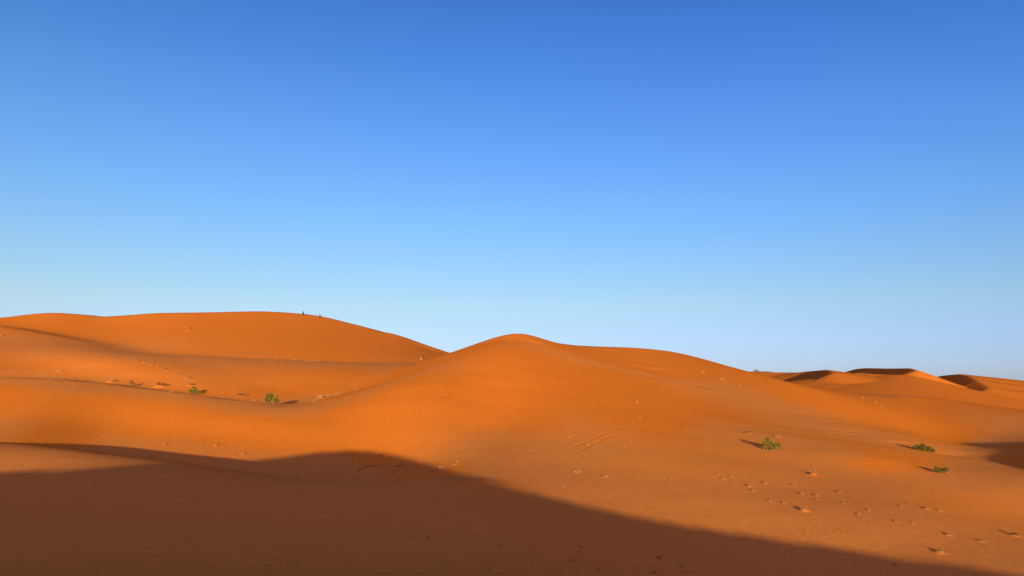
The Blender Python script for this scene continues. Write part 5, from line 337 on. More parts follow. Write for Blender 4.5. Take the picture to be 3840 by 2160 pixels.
0,-2,1,-1,-1,0,-1,0,-3,2,3,5,-4,7,-13,5,-3,-7,0,4,-17,0,5,2,4,1,0,1,0,-1,5,-8,1,-1,4,6,2,3,1,1,0,0,-2,0,-2,1,-1,0,3,-2,0,1,-2,0,0,-1,-1,1,-2,1,0,-1,1,0,-1,1,-17,16,-1,0,-2,1,1,-1,2,
-1,1,0,0,1,-2,2,0,-1,2,-2,1,0,1,-1,1,-1,1,0,-1,1,0,0,0,0,0,0,0,1,-1,1,-1,0,0,1,0,-2,1,0,-1,0,-1,2,-2,0,1,-1,1,-1,1,-1,1,0,0,0,1,-1,0,0,1,-1,-2,1,0,-1,0,0,0,1,-1,0,1,0,2,0,4,2,1,2,
-2,5,-9,-1,-2,1,-2,0,0,-2,0,-1,-2,2,-2,-1,0,1,-3,1,0,1,-1,3,0,3,-1,1,1,-1,2,0,0,0,0,2,0,0,1,-1,2,-1,1,-1,2,-1,-1,1,-1,2,0,-2,2,-1,2,-3,1,-1,1,0,-2,0,-1,0,0,-2,1,1,2,2,0,4,-3,-4,-4,
-5,1,-2,-8,-5,4,5,0,3,1,-1,0,2,0,-3,-1,-1,6,2,3,2,3,1,0,-1,0,-2,1,-2,1,-2,3,0,-1,-1,1,-2,0,0,0,-1,1,-2,1,-1,1,-2,2,-1,-21,20,2,-6,2,1,-1,1,0,1,0,0,0,0,1,-1,1,0,-1,2,-1,0,0,1,-1,0,1,
-1,2,-1,-1,1,0,0,1,-1,0,0,1,-1,0,1,-1,1,-2,2,-1,0,0,-2,1,-1,0,1,-1,1,-1,1,0,0,0,0,-1,2,-2,2,-1,1,-1,0,-1,-1,1,-1,0,1,-1,0,1,-1,1,0,0,3,2,2,1,4,-1,0,-6,-2,0,-1,0,-1,2,-5,3,-3,1,-2,2,
-3,1,-1,-1,1,-1,1,-1,2,0,0,3,0,-1,2,1,-1,0,2,-1,1,0,0,1,0,0,1,0,-1,0,1,0,-1,2,-1,0,1,-1,1,-1,1,-1,1,-1,0,-2,2,-2,1,-1,0,-2,2,5,-2,0,8,-1,-6,-8,-2,-1,-3,-5,-5,3,2,3,2,-1,2,1,-1,1,-4,
0,1,2,3,5,1,3,0,0,0,0,-1,-2,1,-1,-1,4,-2,0,0,-2,0,1,-1,-1,0,-1,2,-2,1,-2,2,-1,1,-25,24,1,-3,0,0,1,0,1,0,-1,2,-1,0,1,0,-1,1,0,0,0,0,0,1,-1,1,-1,2,-2,1,0,0,0,0,0,0,1,-1,0,0,1,-1,1,-1,
1,-1,0,0,-1,0,-1,0,1,0,-1,1,0,0,-1,1,-1,1,1,-2,2,-1,0,0,1,-1,-1,0,-1,1,-1,0,0,0,1,-1,1,0,0,3,2,1,3,1,4,-7,-3,1,-2,-1,0,0,-1,1,-2,0,-1,0,1,-3,3,-4,1,0,0,0,0,-1,2,0,1,0,1,0,0,1,1,0,
-1,1,0,1,-1,2,-1,0,1,-1,1,-1,1,0,0,-1,1,0,1,-1,0,1,0,-1,1,1,-3,2,-2,-1,3,-4,3,0,2,3,-6,15,-3,-6,-5,-8,0,-2,-5,-4,2,1,3,1,1,1,0,1,-1,-2,0,0,1,6,0,5,-1,3,0,0,0,-1,0,-1,0,-2,2,-1,1,-2,
1,0,-2,1,-1,0,1,-3,2,-1,2,-2,0,0,-29,27,3,-5,2,-1,1,2,-2,0,2,-1,1,-1,0,1,0,0,0,0,0,0,1,-1,1,-1,1,-1,1,0,0,0,0,0,0,1,-1,0,1,-1,0,1,-1,0,0,1,-1,-1,1,-1,0,0,-1,0,1,0,-1,0,2,-2,1,0,0,0,
0,0,1,0,-1,0,-1,0,0,-1,1,-1,0,1,-2,3,-3,3,0,2,1,1,4,2,2,-8,1,-4,1,1,-2,1,-2,0,0,0,0,-1,0,0,-1,1,-3,3,-2,0,0,0,0,-1,2,1,-1,1,1,-1,1,-1,1,1,-1,1,0,-1,2,-1,0,1,-2,2,-1,0,1,0,-1,1,-1,3,
-3,2,0,0,1,-2,1,-2,3,-3,2,-1,1,1,1,-6,10,11,-5,-3,-9,-3,-4,-5,1,-6,0,3,1,0,3,-1,1,1,-1,-1,-1,0,3,1,4,2,2,1,1,0,-1,0,0,-1,0,0,-1,0,0,0,-1,0,0,-1,0,0,-1,2,-2,0,0,0,1,-1,-36,36,1,-5,2,
1,0,-2,2,1,-1,0,1,-1,1,0,-1,1,1,-2,2,0,-2,2,-1,2,-2,1,0,-1,1,1,-1,0,0,0,0,1,-1,0,1,-1,0,1,-1,0,0,0,-1,0,0,-1,1,0,0,-1,1,0,-1,1,0,0,0,0,0,0,1,-2,2,-1,0,-1,0,0,-1,0,1,-1,1,-1,2,-2,3,
0,2,1,4,3,0,-9,2,-1,-1,0,-1,1,-2,2,-1,-1,1,-1,-1,3,-5,4,-2,-1,1,0,-1,1,-2,0,1,0,0,1,-1,2,-1,0,1,-1,0,1,0,0,0,-1,1,0,1,-1,-1,2,-1,0,2,-4,4,-1,1,-2,3,-1,-1,2,-1,1,-2,2,-2,3,-2,2,-1,
-1,2,20,-8,-3,-9,0,-4,-3,-8,0,-1,1,0,3,0,1,1,-2,1,-1,-1,2,0,2,5,0,3,1,0,1,-1,0,-1,1,-1,1,-4,3,-2,0,0,-1,1,-1,0,0,0,-1,0,1,-1,1,-1,1,-41,39,3,-3,1,-1,1,1,-1,0,0,1,-1,2,-2,1,0,0,-1,2,
-1,0,1,-1,1,-1,2,-2,1,0,0,-1,2,-1,0,0,1,-1,0,1,-1,0,1,-1,0,0,0,0,0,-1,-1,1,0,-1,1,0,0,0,-1,1,0,0,0,0,0,1,-2,2,-1,1,-2,0,0,0,0,0,-1,1,0,-1,1,1,1,0,3,0,2,8,-8,-2,-2,0,0,0,0,0,-1,0,1,
-2,2,-1,-1,2,-2,0,1,-2,2,-1,0,-2,1,-1,-1,1,1,-1,0,0,0,1,0,-1,2,-2,1,0,-1,2,-1,-1,1,1,-2,1,-1,2,1,-5,5,-1,-1,1,3,-4,3,1,-3,3,-3,4,-3,3,-1,-1,2,-5,8,19,-18,10,-13,2,-4,-3,-2,-9,0,0,2,
0,1,1,0,1,-1,-1,0,-1,3,3,0,4,1,1,2,-2,2,-1,0,-1,1,-1,-2,0,0,0,0,0,-2,2,-1,0,-1,0,1,0,-1,0,0,0,-48,48,-1,0,1,0,-2,2,0,-1,1,-1,1,-1,2,-2,1,0,1,-1,0,1,-1,1,-1,1,-1,1,0,0,0,1,-2,1,0,1,
-1,0,0,1,-1,0,1,-1,0,0,0,-1,1,-1,0,1,-2,1,0,0,-1,1,0,0,0,0,-1,2,-1,-1,2,-1,0,1,-1,0,-2,2,-2,1,1,-2,1,1,-1,1,1,1,2,1,3,3,-8,0,-1,1,-1,-1,1,-1,1,0,0,-1,0,0,1,-1,1,-1,0,0,0,0,-1,1,-3,
0,1,-1,0,-1,2,-2,1,-1,1,0,0,0,0,0,0,0,-1,2,-1,-1,2,-2,2,-2,2,-2,3,-1,-1,3,0,-4,6,-4,4,-3,1,1,0,1,1,-3,3,-7,19,-27,43,-17,-5,1,-4,-3,-3,-4,-8,1,2,-1,2,0,0,1,-2,1,-1,1,1,1,3,2,2,1,1,
0,0,0,0,0,-1,0,-2,0,0,-1,1,-1,0,0,0,-1,1,0,-1,0,0,1,0,-2,-55,54,0,3,-3,1,1,-2,1,0,0,0,-1,1,0,0,1,-1,0,0,0,0,1,-1,2,-2,1,0,-1,1,0,0,0,1,-1,0,0,0,1,-1,0,1,-1,0,1,-2,1,0,-2,2,-1,0,1,
-1,-1,1,0,-1,2,-1,-1,1,1,-2,1,1,-2,1,0,1,0,-2,1,-1,1,-1,0,0,0,1,0,1,-1,3,1,2,4,-4,-2,-1,-2,0,1,-1,1,0,-1,0,1,0,0,0,-1,2,-2,1,0,-1,2,-1,-1,-2,1,-1,-2,2,-2,1,-2,2,-1,1,-2,2,-1,0,0,0,
0,1,-2,1,0,0,1,-1,-1,2,0,0,-1,2,-2,4,-5,7,-5,0,8,-9,6,-2,1,2,-2,0,-1,-5,20,-33,35,1,0,-3,-6,0,-6,-2,-5,-8,3,0,0,2,0,-1,0,0,-1,1,1,2,3,0,3,0,1,2,-2,1,-1,1,0,0,-4,0,1,-1,0,0,1,-2,1,0,
-1,1,-1,0,1,-1,0,1,-62,63,-3,4,-1,-1,0,1,-2,2,-2,1,1,-1,-1,2,-2,2,-1,1,-1,1,-1,1,-1,1,0,-1,2,-1,0,-1,2,-2,2,-1,0,1,-1,0,0,0,0,1,-2,2,-2,1,-1,1,-1,0,0,0,0,0,0,0,0,0,0,0,0,0,0,0,0,0,
0,0,1,-1,1,-2,0,1,-1,2,-1,-1,2,0,1,0,4,-1,6,-8,0,-2,1,-1,0,0,0,0,1,0,0,-2,3,-1,0,0,0,0,1,-1,0,-1,0,1,-4,2,-2,0,-1,1,-2,0,1,0,-1,1,-1,1,-1,1,-1,0,1,0,-2,2,0,1,-3,3,-2,3,-2,0,2,0,-4,
7,-5,1,7,-6,-2,10,-11,13,-11,5,1,-15,26,-33,5,41,6,-16,-2,-2,-4,-4,-6,-3,-7,2,1,1,0,0,-1,-1,2,-1,1,3,0,4,-1,3,0,0,0,1,0,0,-1,0,-2,0,-2,2,-2,1,0,0,0,-1,1,-1,1,-1,1,-2,2,-1,-67,67,-2,
4,-1,1,-1,-1,0,0,0,1,-2,2,-1,0,1,-2,2,-1,1,-1,1,0,-1,1,0,0,0,0,-1,2,-1,0,0,0,0,0,1,-1,1,-1,0,-1,2,-2,1,-1,1,-1,1,-1,0,0,1,-2,2,-1,-1,1,1,-1,-1,2,-1,-1,2,-1,0,-1,3,-1,-2,2,-1,-1,2,
-2,2,0,0,0,1,2,1,2,2,-7,-1,0,0,-1,1,0,1,-2,2,-1,0,2,-2,1,0,0,0,1,-1,0,0,1,-2,-1,0,-1,-1,-1,1,-2,1,-1,0,0,0,0,-1,1,1,-2,2,-2,1,1,-1,0,0,2,-2,1,-2,5,-3,-1,3,0,-3,4,-2,-2,10,-7,-4,15,
-20,23,-17,4,8,-25,34,-42,12,5,72,-47,5,-3,-5,-5,-4,-4,-6,-2,1,0,0,-1,0,1,-2,3,0,1,3,-1,4,-1,1,1,1,-1,1,0,-1,-1,-1,-1,1,-2,2,-1,-1,1,-1,1,0,-1,1,0,-2,2,-1,0,-72,71,0,4,-2,1,-2,1,0,
-1,1,-2,2,-2,3,-3,2,0,-1,0,1,0,-1,0,2,-2,1,0,-1,1,1,-1,0,0,0,0,1,-1,0,0,0,0,0,1,-2,1,0,-1,0,1,0,-1,1,-1,0,0,0,0,1,-1,-1,1,1,-2,1,1,-2,1,0,0,1,0,0,-1,1,0,-1,1,0,0,1,1,-1,3,-1,2,-1,
-4,0,0,0,0,-1,1,-1,1,0,1,-1,0,1,-1,1,0,1,-2,1,1,-1,-1,0,-1,1,-4,2,-2,0,-1,0,0,0,-1,2,-2,1,-1,1,0,-1,2,-1,-1,3,-3,2,-1,3,-3,0,1,3,-6,5,1,-3,-1,8,-12,15,-11,1,10,-13,14,-11,2,8,-18,
15,-24,11,-3,36,17,-17,-2,-4,-4,-5,-4,-3,-5,-5,3,-1,0,0,-2,3,-1,2,1,0,3,0,2,0,1,0,0,0,-1,2,-1,-2,-1,-1,2,-2,1,0,-1,1,0,-1,1,-1,1,0,-1,1,-1,-76,76,0,2,0,-2,2,-2,1,0,-1,1,-1,1,-2,2,
-1,1,-1,1,-1,1,0,0,-1,1,-1,2,-1,0,0,0,-1,2,-1,1,-2,2,-2,2,-1,0,0,0,0,0,-1,1,-1,0,1,0,-1,0,0,1,-1,0,0,0,1,-1,-1,2,-1,-1,2,-2,1,0,2,-1,0,0,-1,1,0,0,0,2,-1,0,2,1,-2,2,-3,0,-1,-1,1,-1,
1,-1,1,0,0,0,0,1,-1,1,0,-1,0,1,1,-2,0,1,-1,-1,-2,1,-1,-1,0,-1,1,-1,0,-2,3,-2,1,0,-1,0,2,-2,2,0,-1,1,-1,0,5,-6,1,1,4,-4,-3,11,-9,-2,12,-13,11,-10,11,-8,3,2,-5,7,-7,8,-23,13,-4,12,
-11,46,-7,-9,-2,-5,-4,-3,-4,-3,-7,1,-1,-1,1,1,-1,1,0,2,1,2,0,1,1,0,1,0,0,0,-1,1,-3,1,-1,0,0,-1,1,0,0,-1,1,0,0,-2,2,0,-1,2,-78,79,-1,1,1,-1,0,0,0,-1,1,-1,1,-1,1,-1,0,0,1,0,0,-1,1,-1,
1,0,0,0,0,0,0,0,0,0,1,-2,2,-2,2,-1,0,0,0,0,0,0,-1,0,1,0,-1,0,1,0,-1,0,0,1,-2,2,-1,-1,2,-1,0,0,0,0,0,0,0,2,-1,0,1,-1,0,0,1,0,1,1,-1,2,-3,0,0,-1,0,1,-3,3,-3,3,-2,1,0,0,0,0,1,-1,0,0,2,
-2,0,1,-1,0,-1,-1,0,-1,0,-1,-1,2,-3,1,0,1,-2,0,2,-2,1,0,-1,2,-1,2,-1,-1,2,-5,12,-12,6,-4,8,-9,7,-5,3,0,0,1,-2,-3,18,-28,25,-16,-1,28,-49,56,-64,41,-3,-7,2,12,33,-24,4,-6,-2,-4,-4,
-4,-2,-8,3,-1,-1,1,0,1,2,0,2,-1,3,0,1,0,0,0,1,0,0,-1,0,-2,0,-1,1,0,0,0,-1,1,0,-1,1,0,-1,1,0,-1,-79,79,0,1,1,0,-1,0,-1,1,-1,1,-1,1,-1,1,-1,1,-1,1,-1,1,0,0,0,0,0,-1,1,0,0,0,1,-1,-1,2,
-2,2,-1,0,0,0,1,-2,1,-1,1,0,-1,0,1,0,-1,0,1,0,-2,2,-1,0,0,1,-1,-1,1,1,-2,2,-1,0,1,0,1,-1,0,0,0,2,-2,2,0,0,4,-7,2,1,-3,2,-2,1,0,-1,1,-2,3,-1,-1,1,1,-2,1,0,1,-1,0,0,1,-1,0,-2,2,-3,1,
-1,-1,1,-1,-1,1,0,-1,-1,1,1,-2,1,0,0,0,1,-3,7,-6,3,-1,0,3,-3,0,5,-8,3,11,-20,13,6,-21,26,-26,17,9,-34,47,-52,44,-21,-8,35,-63,67,-49,29,-4,-5,29,-4,-1,-6,-1,-4,-3,-3,-4,-6,-1,-1,1,
0,1,1,0,1,1,2,0,1,0,1,0,1,0,-1,1,-2,0,-1,1,-1,0,0,-1,1,0,0,0,-1,1,0,0,-1,1,0,-80,80,1,0,0,0,0,0,0,0,0,-1,0,1,-1,1,0,-1,1,-1,1,-1,1,0,-1,1,0,0,1,-1,-1,1,0,0,1,-2,3,-3,1,0,0,1,-2,1,0,
0,0,-1,0,1,-1,1,-1,1,-1,0,1,-1,1,-2,2,-1,0,0,1,-2,2,-2,1,1,-1,2,-1,1,-1,1,0,-1,2,0,0,2,-3,0,-1,0,1,-2,1,-1,1,-1,1,0,-1,1,0,0,0,0,0,0,0,0,0,0,-1,1,-1,0,-2,1,0,-2,1,-1,1,-1,0,-2,2,0,
-1,0,0,0,0,1,0,-1,2,-1,0,0,0,6,-11,8,-1,4,-14,17,-8,-6,18,-19,9,8,-27,38,-36,27,-15,-1,18,-29,38,-51,52,-39,19,5,-18,29,-25,39,-14,0,-3,-2,-3,-4,-3,-6,-5,2,0,0,1,1,1,1,0,1,1,1,1,0,
0,0,0,1,-2,2,-2,0,-2,1,0,0,0,-1,1,0,0,0,-1,1,0,1,-2,0,-81,81,1,0,0,1,-1,0,0,-1,0,1,0,-1,1,-1,1,-1,1,-1,1,0,0,-1,2,-1,-1,1,-1,1,1,-1,0,1,-2,2,-2,2,-1,0,0,0,0,0,-1,1,-1,1,0,-1,1,-1,1,
0,-1,0,1,-1,0,1,-2,1,0,1,-1,0,0,0,0,0,1,1,-1,1,0,-1,1,0,1,1,-1,1,-2,-2,2,-1,-1,1,-1,1,-1,1,-1,1,0,-1,1,0,0,0,0,0,0,-1,1,-1,1,-2,1,-1,0,-1,0,0,0,-1,0,0,0,1,-2,1,0,-1,0,2,-2,0,2,-3,7,
-10,8,-3,2,4,-14,14,0,-10,7,4,-15,21,-20,11,5,-21,30,-28,19,-5,-11,19,-17,11,-6,3,-5,7,0,-8,15,-12,13,-8,27,-14,3,-6,-1,-4,-3,-5,-5,0,-1,1,2,-1,2,1,1,1,0,1,0,0,1,1,-1,0,0,-1,1,-2,1,
-1,0,-1,2,-1,0,-1,0,2,-1,0,-1,1,0,0,-82,83,-1,2,-1,0,0,-1,1,0,0,-1,1,-1,1,-1,1,0,-1,1,0,-1,1,0,-1,1,1,-1,0,0,0,0,0,-1,2,-1,0,0,0,0,1,-2,1,0,0,0,0,-1,0,1,-1,1,0,-1,0,1,-1,0,0,1,-1,1,
-1,0,-1,2,-1,0,1,-1,0,2,0,-1,0,2,-1,1,-2,4,-1,-2,-1,0,0,-1,1,-1,2,-3,2,-1,1,0,-1,1,0,-1,1,0,0,0,-1,1,-1,1,-2,1,-1,-1,1,-1,-1,1,-1,1,0,0,-2,2,-2,2,-2,1,1,-2,1,0,1,1,-3,1,1,0,5,-9,4,
6,-11,6,6,-16,21,-18,8,3,-10,13,-13,14,-20,24,-15,-3,17,-24,27,-25,20,-18,18,-7,-6,17,-20,20,-4,17,-9,-1,-4,-2,-6,-3,-3,-5,1,2,0,2,0,1,1,0,2,0,0,1,0,-1,1,0,1,-2,0,0,-1,0,0,1,-2,1,
-1,2,-1,-1,1,0,0,0,0,1,-82,83,0,-1,1,0,0,1,-2,1,-1,1,-1,1,-1,1,-1,1,0,0,-1,1,-1,2,-1,-1,1,0,0,0,0,0,0,1,-2,1,1,-1,0,0,-1,2,-1,-1,2,-2,0,1,0,-1,1,0,-1,0,1,0,-1,0,1,-2,2,-1,0,0,1,-1,
-1,2,-1,1,0,-1,3,-2,2,-2,1,1,0,2,-2,-2,-1,2,-2,1,-1,1,-2,3,-2,0,1,-1,1,0,-1,1,0,0,-1,0,1,-1,0,0,0,-1,-1,2,-4,2,-1,1,0,0,-1,1,0,-2,3,-2,1,-1,-1,2,0,-1,2,-2,1,-1,2,1,-3,3,-1,-4,7,-1,
-6,8,-8,7,-3,-3,9,-13,16,-19,20,-19,16,-9,1,4,-6,9,-12,13,-13,17,-5,-20,32,-17,3,18,-3,-4,0,-6,-4,-4,-4,-1,-1,1,0,2,0,1,1,1,0,0,1,1,0,0,0,0,-1,2,-2,-1,0,1,-2,1,0,0,1,-2,1,1,-2,1,0,
0,0,0,-82,83,-1,1,0,0,0,-1,1,-1,2,-2,1,-1,1,0,-1,0,1,-1,1,1,-2,1,0,0,0,0,0,0,0,0,0,0,1,-1,-1,1,0,0,1,-2,1,1,-2,0,2,-2,1,-1,1,-1,0,1,0,-1,0,1,-1,1,-1,0,0,0,0,0,1,-1,0,0,1,1,-1,1,0,1,
0,-1,1,2,-3,-2,1,0,-1,0,1,-1,1,-1,0,1,-1,1,-1,1,1,-2,1,-1,1,0,-2,1,0,0,-2,1,-1,0,-1,1,0,0,-1,1,0,-2,3,-1,0,-1,1,-1,1,-1,2,1,-5,4,0,0,-2,2,2,-5,2,5,-10,13,-10,2,3,-5,5,1,-7,7,-4,-1,
8,-13,14,-11,8,-7,6,0,-11,19,-16,16,-16,11,-8,16,-14,3,29,-19,3,-6,-5,-4,-3,-2,-1,0,2,1,1,0,2,-1,1,2,-1,0,1,0,0,0,0,-2,1,1,-2,0,0,0,0,0,0,0,0,0,0,0,0,0,0,0,-82,82,1,0,0,-1,1,0,0,0,
-1,1,-1,1,-1,0,1,0,0,0,0,-1,1,-1,1,1,-2,1,0,0,0,1,-1,-1,1,1,-1,0,1,-1,-1,1,0,-1,1,1,-2,1,-1,1,-1,0,2,-2,0,0,1,-1,1,-1,0,0,1,0,-1,0,0,0,0,1,0,0,1,0,0,0,1,0,3,-5,0,0,0,-1,0,1,-1,1,-1,
0,0,1,0,-1,1,-1,0,2,-2,1,-1,0,0,0,0,-2,1,-1,1,-2,1,-1,1,-1,1,-1,0,2,-1,1,-2,1,1,-2,3,-2,-1,2,0,0,-2,1,3,-1,-6,8,-1,-7,9,-6,4,0,-8,13,-12,10,-11,14,-17,18,-16,15,-15,15,-16,18,-19,
17,-8,1,3,-7,9,-4,6,-5,-7,22,-12,19,-12,-3,-6,-2,-4,-1,-1,0,1,1,1,1,0,1,1,-1,2,-1,0,1,0,0,-1,1,-1,-1,1,-1,1,-1,0,0,-1,2,-1,-1,2,-1,0,0,0,1,-82,82,1,-1,1,0,0,0,-1,1,-1,1,0,-1,1,0,-1,
1,-1,1,-1,1,1,-1,-1,1,0,0,0,0,1,-2,1,1,-1,-1,2,-1,-1,1,1,-1,0,0,0,-1,0,1,0,-1,1,0,-1,1,0,-1,0,1,-1,0,0,1,-1,0,0,0,1,-1,1,-1,1,0,1,1,-1,0,1,-1,4,-6,2,-2,1,-1,1,-1,1,-1,0,1,-1,0,0,1,
0,0,-1,0,1,-1,0,0,0,-1,0,0,0,-1,-1,1,0,-1,0,1,0,-1,2,-1,-1,2,0,0,-2,3,-3,2,1,-2,1,-1,2,-1,-1,1,1,-2,3,-3,-1,6,-7,3,4,-10,14,-14,11,-8,5,-2,-1,4,-4,1,2,0,-7,13,-8,-4,17,-19,6,10,-6,
-3,10,-22,34,-8,3,-10,-4,-3,-3,0,-1,-1,2,0,1,1,0,2,-1,1,0,1,-1,1,0,-1,1,-1,1,-2,1,-1,0,0,0,0,1,-2,1,1,-1,-1,2,-1,1,-2,-83,85,-3,3,-2,1,-1,1,0,-1,1,0,-1,1,-1,1,0,-1,1,0,0,-1,1,0,0,0,
0,0,0,0,-1,2,-1,0,0,1,-2,1,1,-1,-1,2,-2,1,0,-1,2,-2,0,1,-1,1,-1,1,-1,1,0,-1,0,1,0,-2,2,-1,0,1,-1,1,-1,1,-1,1,1,0,1,-1,1,1,1,-5,1,-1,1,-1,1,-1,0,0,1,-2,3,-2,0,0,0,1,0,-1,0,0,1,-2,1,
-1,0,-1,0,0,0,-1,1,0,0,-1,0,2,-2,1,2,-2,0,1,0,0,1,-1,-1,1,0,1,-2,0,6,-9,6,-2,-2,4,-2,-1,3,-4,5,-6,8,-11,12,-10,9,-9,7,-1,-3,-1,9,-12,12,-12,9,-2,3,-13,22,-11,-4,7,1,-11,24,-16,19,
-18,0,-6,1,-3,1,-1,0,2,1,0,1,-1,2,0,1,-1,1,0,-1,1,-1,1,-2,2,-2,0,0,1,-1,0,0,0,0,0,0,1,-1,0,0,1,-82,82,1,-1,1,0,0,-1,1,0,-1,0,1,-1,1,-1,1,0,-1,1,0,0,-1,1,1,-2,1,1,-1,0,0,0,0,0,0,0,0,
1,-2,1,1,-2,1,0,-1,2,-2,1,0,-1,1,-1,1,-1,1,0,-1,0,1,-2,2,0,-2,2,-1,0,0,1,0,-1,2,-1,1,0,0,1,-1,3,-2,-3,1,0,-1,0,1,-1,0,1,-1,1,-1,0,1,-1,1,-2,2,-1,0,0,0,0,-2,2,-2,1,-1,0,-1,1,-1,1,-1,
1,0,0,0,1,-1,0,2,-1,-1,3,-3,2,0,-1,0,0,1,2,-8,9,-7,5,-1,-3,5,-5,1,6,-11,13,-13,12,-12,13,-12,11,-8,2,1,2,-6,7,-3,-1,0,5,-5,5,0,-7,12,-8,1,17,-47,58,-15,-11,-2,-4,-1,1,-1,1,-1,1,0,2,
-1,3,-2,1,0,1,0,-1,1,-1,1,-1,0,-1,1,0,-1,0,0,0,0,1,-1,0,0,1,-1,0,1,-1,-83,84,0,-1,1,-1,1,0,-1,0,2,-2,0,1,0,-1,1,0,0,-1,1,0,0,0,-1,1,1,-2,1,0,1,-2,2,-1,0,0,1,-2,1,1,-2,1,0,0,0,-1,1,
-1,1,0,-1,1,-1,1,0,-1,0,1,-1,1,-1,0,1,-1,1,-1,1,-1,0,1,0,0,1,1,-1,1,-1,4,-6,2,-2,1,-1,1,-2,2,0,-1,0,0,1,-1,0,1,-2,2,-1,0,0,0,-1,1,-1,-1,0,1,-1,0,0,-1,0,1,0,0,0,-1,3,-3,3,-1,0,0,1,
-2,3,-1,-2,2,0,0,-1,0,1,-2,4,-6,4,1,-5,6,-7,11,-14,14,-13,13,-13,12,-9,8,-9,7,-2,-2,4,-2,-1,0,4,-4,0,12,-11,4,-3,-1,12,-8,-19,47,-35,11,-8,-1,-1,-1,1,0,-1,2,0,1,1,-2,3,-1,0,1,-1,1,
-1,1,-1,0,0,0,0,-1,1,-2,2,-1,1,-2,2,-1,0,0,1,-1,0,1,-82,82,0,2,-2,1,-1,0,1,0,-1,0,1,0,-1,1,0,-1,1,0,-1,1,0,0,0,1,-2,1,0,1,-2,2,-1,0,0,0,-1,2,-1,0,0,0,0,0,-1,2,-2,1,-1,1,0,-1,1,-1,0,
1,0,-1,0,1,-1,0,1,-1,0,1,-1,0,1,0,0,1,-1,1,1,0,0,2,-5,1,-1,1,0,-1,1,-1,0,0,1,0,-2,2,-1,0,0,0,0,0,0,0,-1,-1,2,-2,1,-2,1,1,-2,0,2,-2,1,0,0,1,-2,4,-3,1,0,1,-1,2,-2,-1,3,0,-4,5,-3,-1,3,
-1,-3,4,-4,3,1,-5,6,-6,6,-4,5,-9,11,-7,-3,13,-16,15,-13,9,-4,1,4,-9,5,5,-4,7,-11,7,1,-8,25,-33,20,-20,31,-17,-3,-3,1,1,-1,0,2,-2,2,-1,2,1,-2,2,-1,0,1,-1,1,-1,1,-1,0,0,-1,1,-1,1,-2,
2,-1,1,-2,2,-1,0,0,1,0,-1,-82,82,1,-1,0,1,0,0,-1,0,0,2,-2,0,1,0,-1,1,-1,1,0,0,0,0,0,-1,2,-1,0,0,0,0,0,0,0,0,1,-1,0,-1,2,-1,0,-1,2,-2,0,1,0,0,-1,1,-1,1,0,-1,0,1,-1,0,1,0,-2,2,0,-1,0,
1,0,0,-1,2,0,0,1,0,1,-1,-3,1,0,0,-1,1,-1,1,-1,0,1,-2,2,-1,0,-1,2,-1,-1,1,0,-1,0,0,0,-1,0,1,-1,-1,2,-1,-1,1,0,0,0,0,2,-2,1,1,0,-2,3,-2,2,-1,-1,0,2,-2,-1,4,-4,0,4,-7,9,-8,6,-7,9,-11,
14,-14,12,-11,12,-10,3,3,-1,-4,7,-11,16,-18,17,-15,13,-8,6,11,-25,16,1,3,-18,12,10,-33,37,-16,-4,-1,1,0,2,-1,0,0,1,1,-1,1,1,-1,1,-1,1,-1,0,1,-1,0,0,0,-1,1,-1,1,0,-2,1,1,0,-2,2,0,-1,
1,-2,2,-83,84,0,-1,1,-1,0,1,0,-1,1,-2,3,-2,1,-1,1,-1,2,-2,1,0,0,0,0,0,-1,2,-1,0,0,0,0,0,1,-1,0,-1,2,-1,0,-1,1,1,-2,1,0,0,-1,0,1,-1,1,0,-1,0,2,-2,1,-1,0,0,1,-1,0,1,0,0,-1,1,1,-2,2,0,
1,0,1,-2,-1,0,0,-1,1,-1,1,-1,1,-1,0,1,-2,1,0,1,-2,1,-1,1,-1,0,1,-1,-1,1,-1,-1,2,-1,-1,2,-1,0,0,0,0,1,1,-1,0,0,-1,4,-3,3,-5,3,0,2,-4,0,4,-4,-1,7,-10,10,-9,6,-1,-2,2,-2,3,1,-11,21,
-19,7,-1,2,5,-14,13,-6,-3,13,-19,16,-7,-3,21,-5,-30,28,9,-28,5,13,-6,-10,14,-5,-6,1,2,0,0,1,0,0,1,-1,1,0,1,-1,1,0,-1,1,-1,0,0,0,0,0,0,-1,1,-1,0,1,-1,0,1,-1,1,-1,1,-1,1,0,-82,83,-2,
2,-1,1,-1,0,1,0,-1,1,-1,1,-1,1,-1,2,-2,1,0,0,0,-1,1,1,-1,-1,2,-1,0,0,0,1,-2,1,0,1,-1,0,-1,2,-1,-1,1,-1,2,-2,1,0,-1,1,0,-1,0,1,-1,0,1,0,-1,1,-1,0,1,-1,1,-1,1,0,0,1,0,0,1,-1,4,-7,3,
-1,0,-1,1,0,0,-1,0,1,-2,1,1,-1,0,-1,1,-1,1,-1,0,0,0,-1,1,0,-1,1,-2,1,1,-2,2,-1,0,1,0,0,1,-1,0,1,-4,9,-6,-1,1,2,1,-6,2,6,-7,-1,10,-14,12,-9,9,-9,8,-9,12,-13,17,-24,24,-11,-5,13,-16,
19,-12,2,-2,-8,34,-39,16,1,3,-21,68,-88,44,15,-36,16,-1,1,-3,0,-3,7,-12,7,-1,2,0,1,0,0,-1,1,1,-1,0,1,-1,1,0,-1,1,-1,0,1,-2,1,0,0,-1,0,1,-1,0,0,0,2,-3,2,-1,1,-1,1,-83,84,0,-1,1,-1,1,
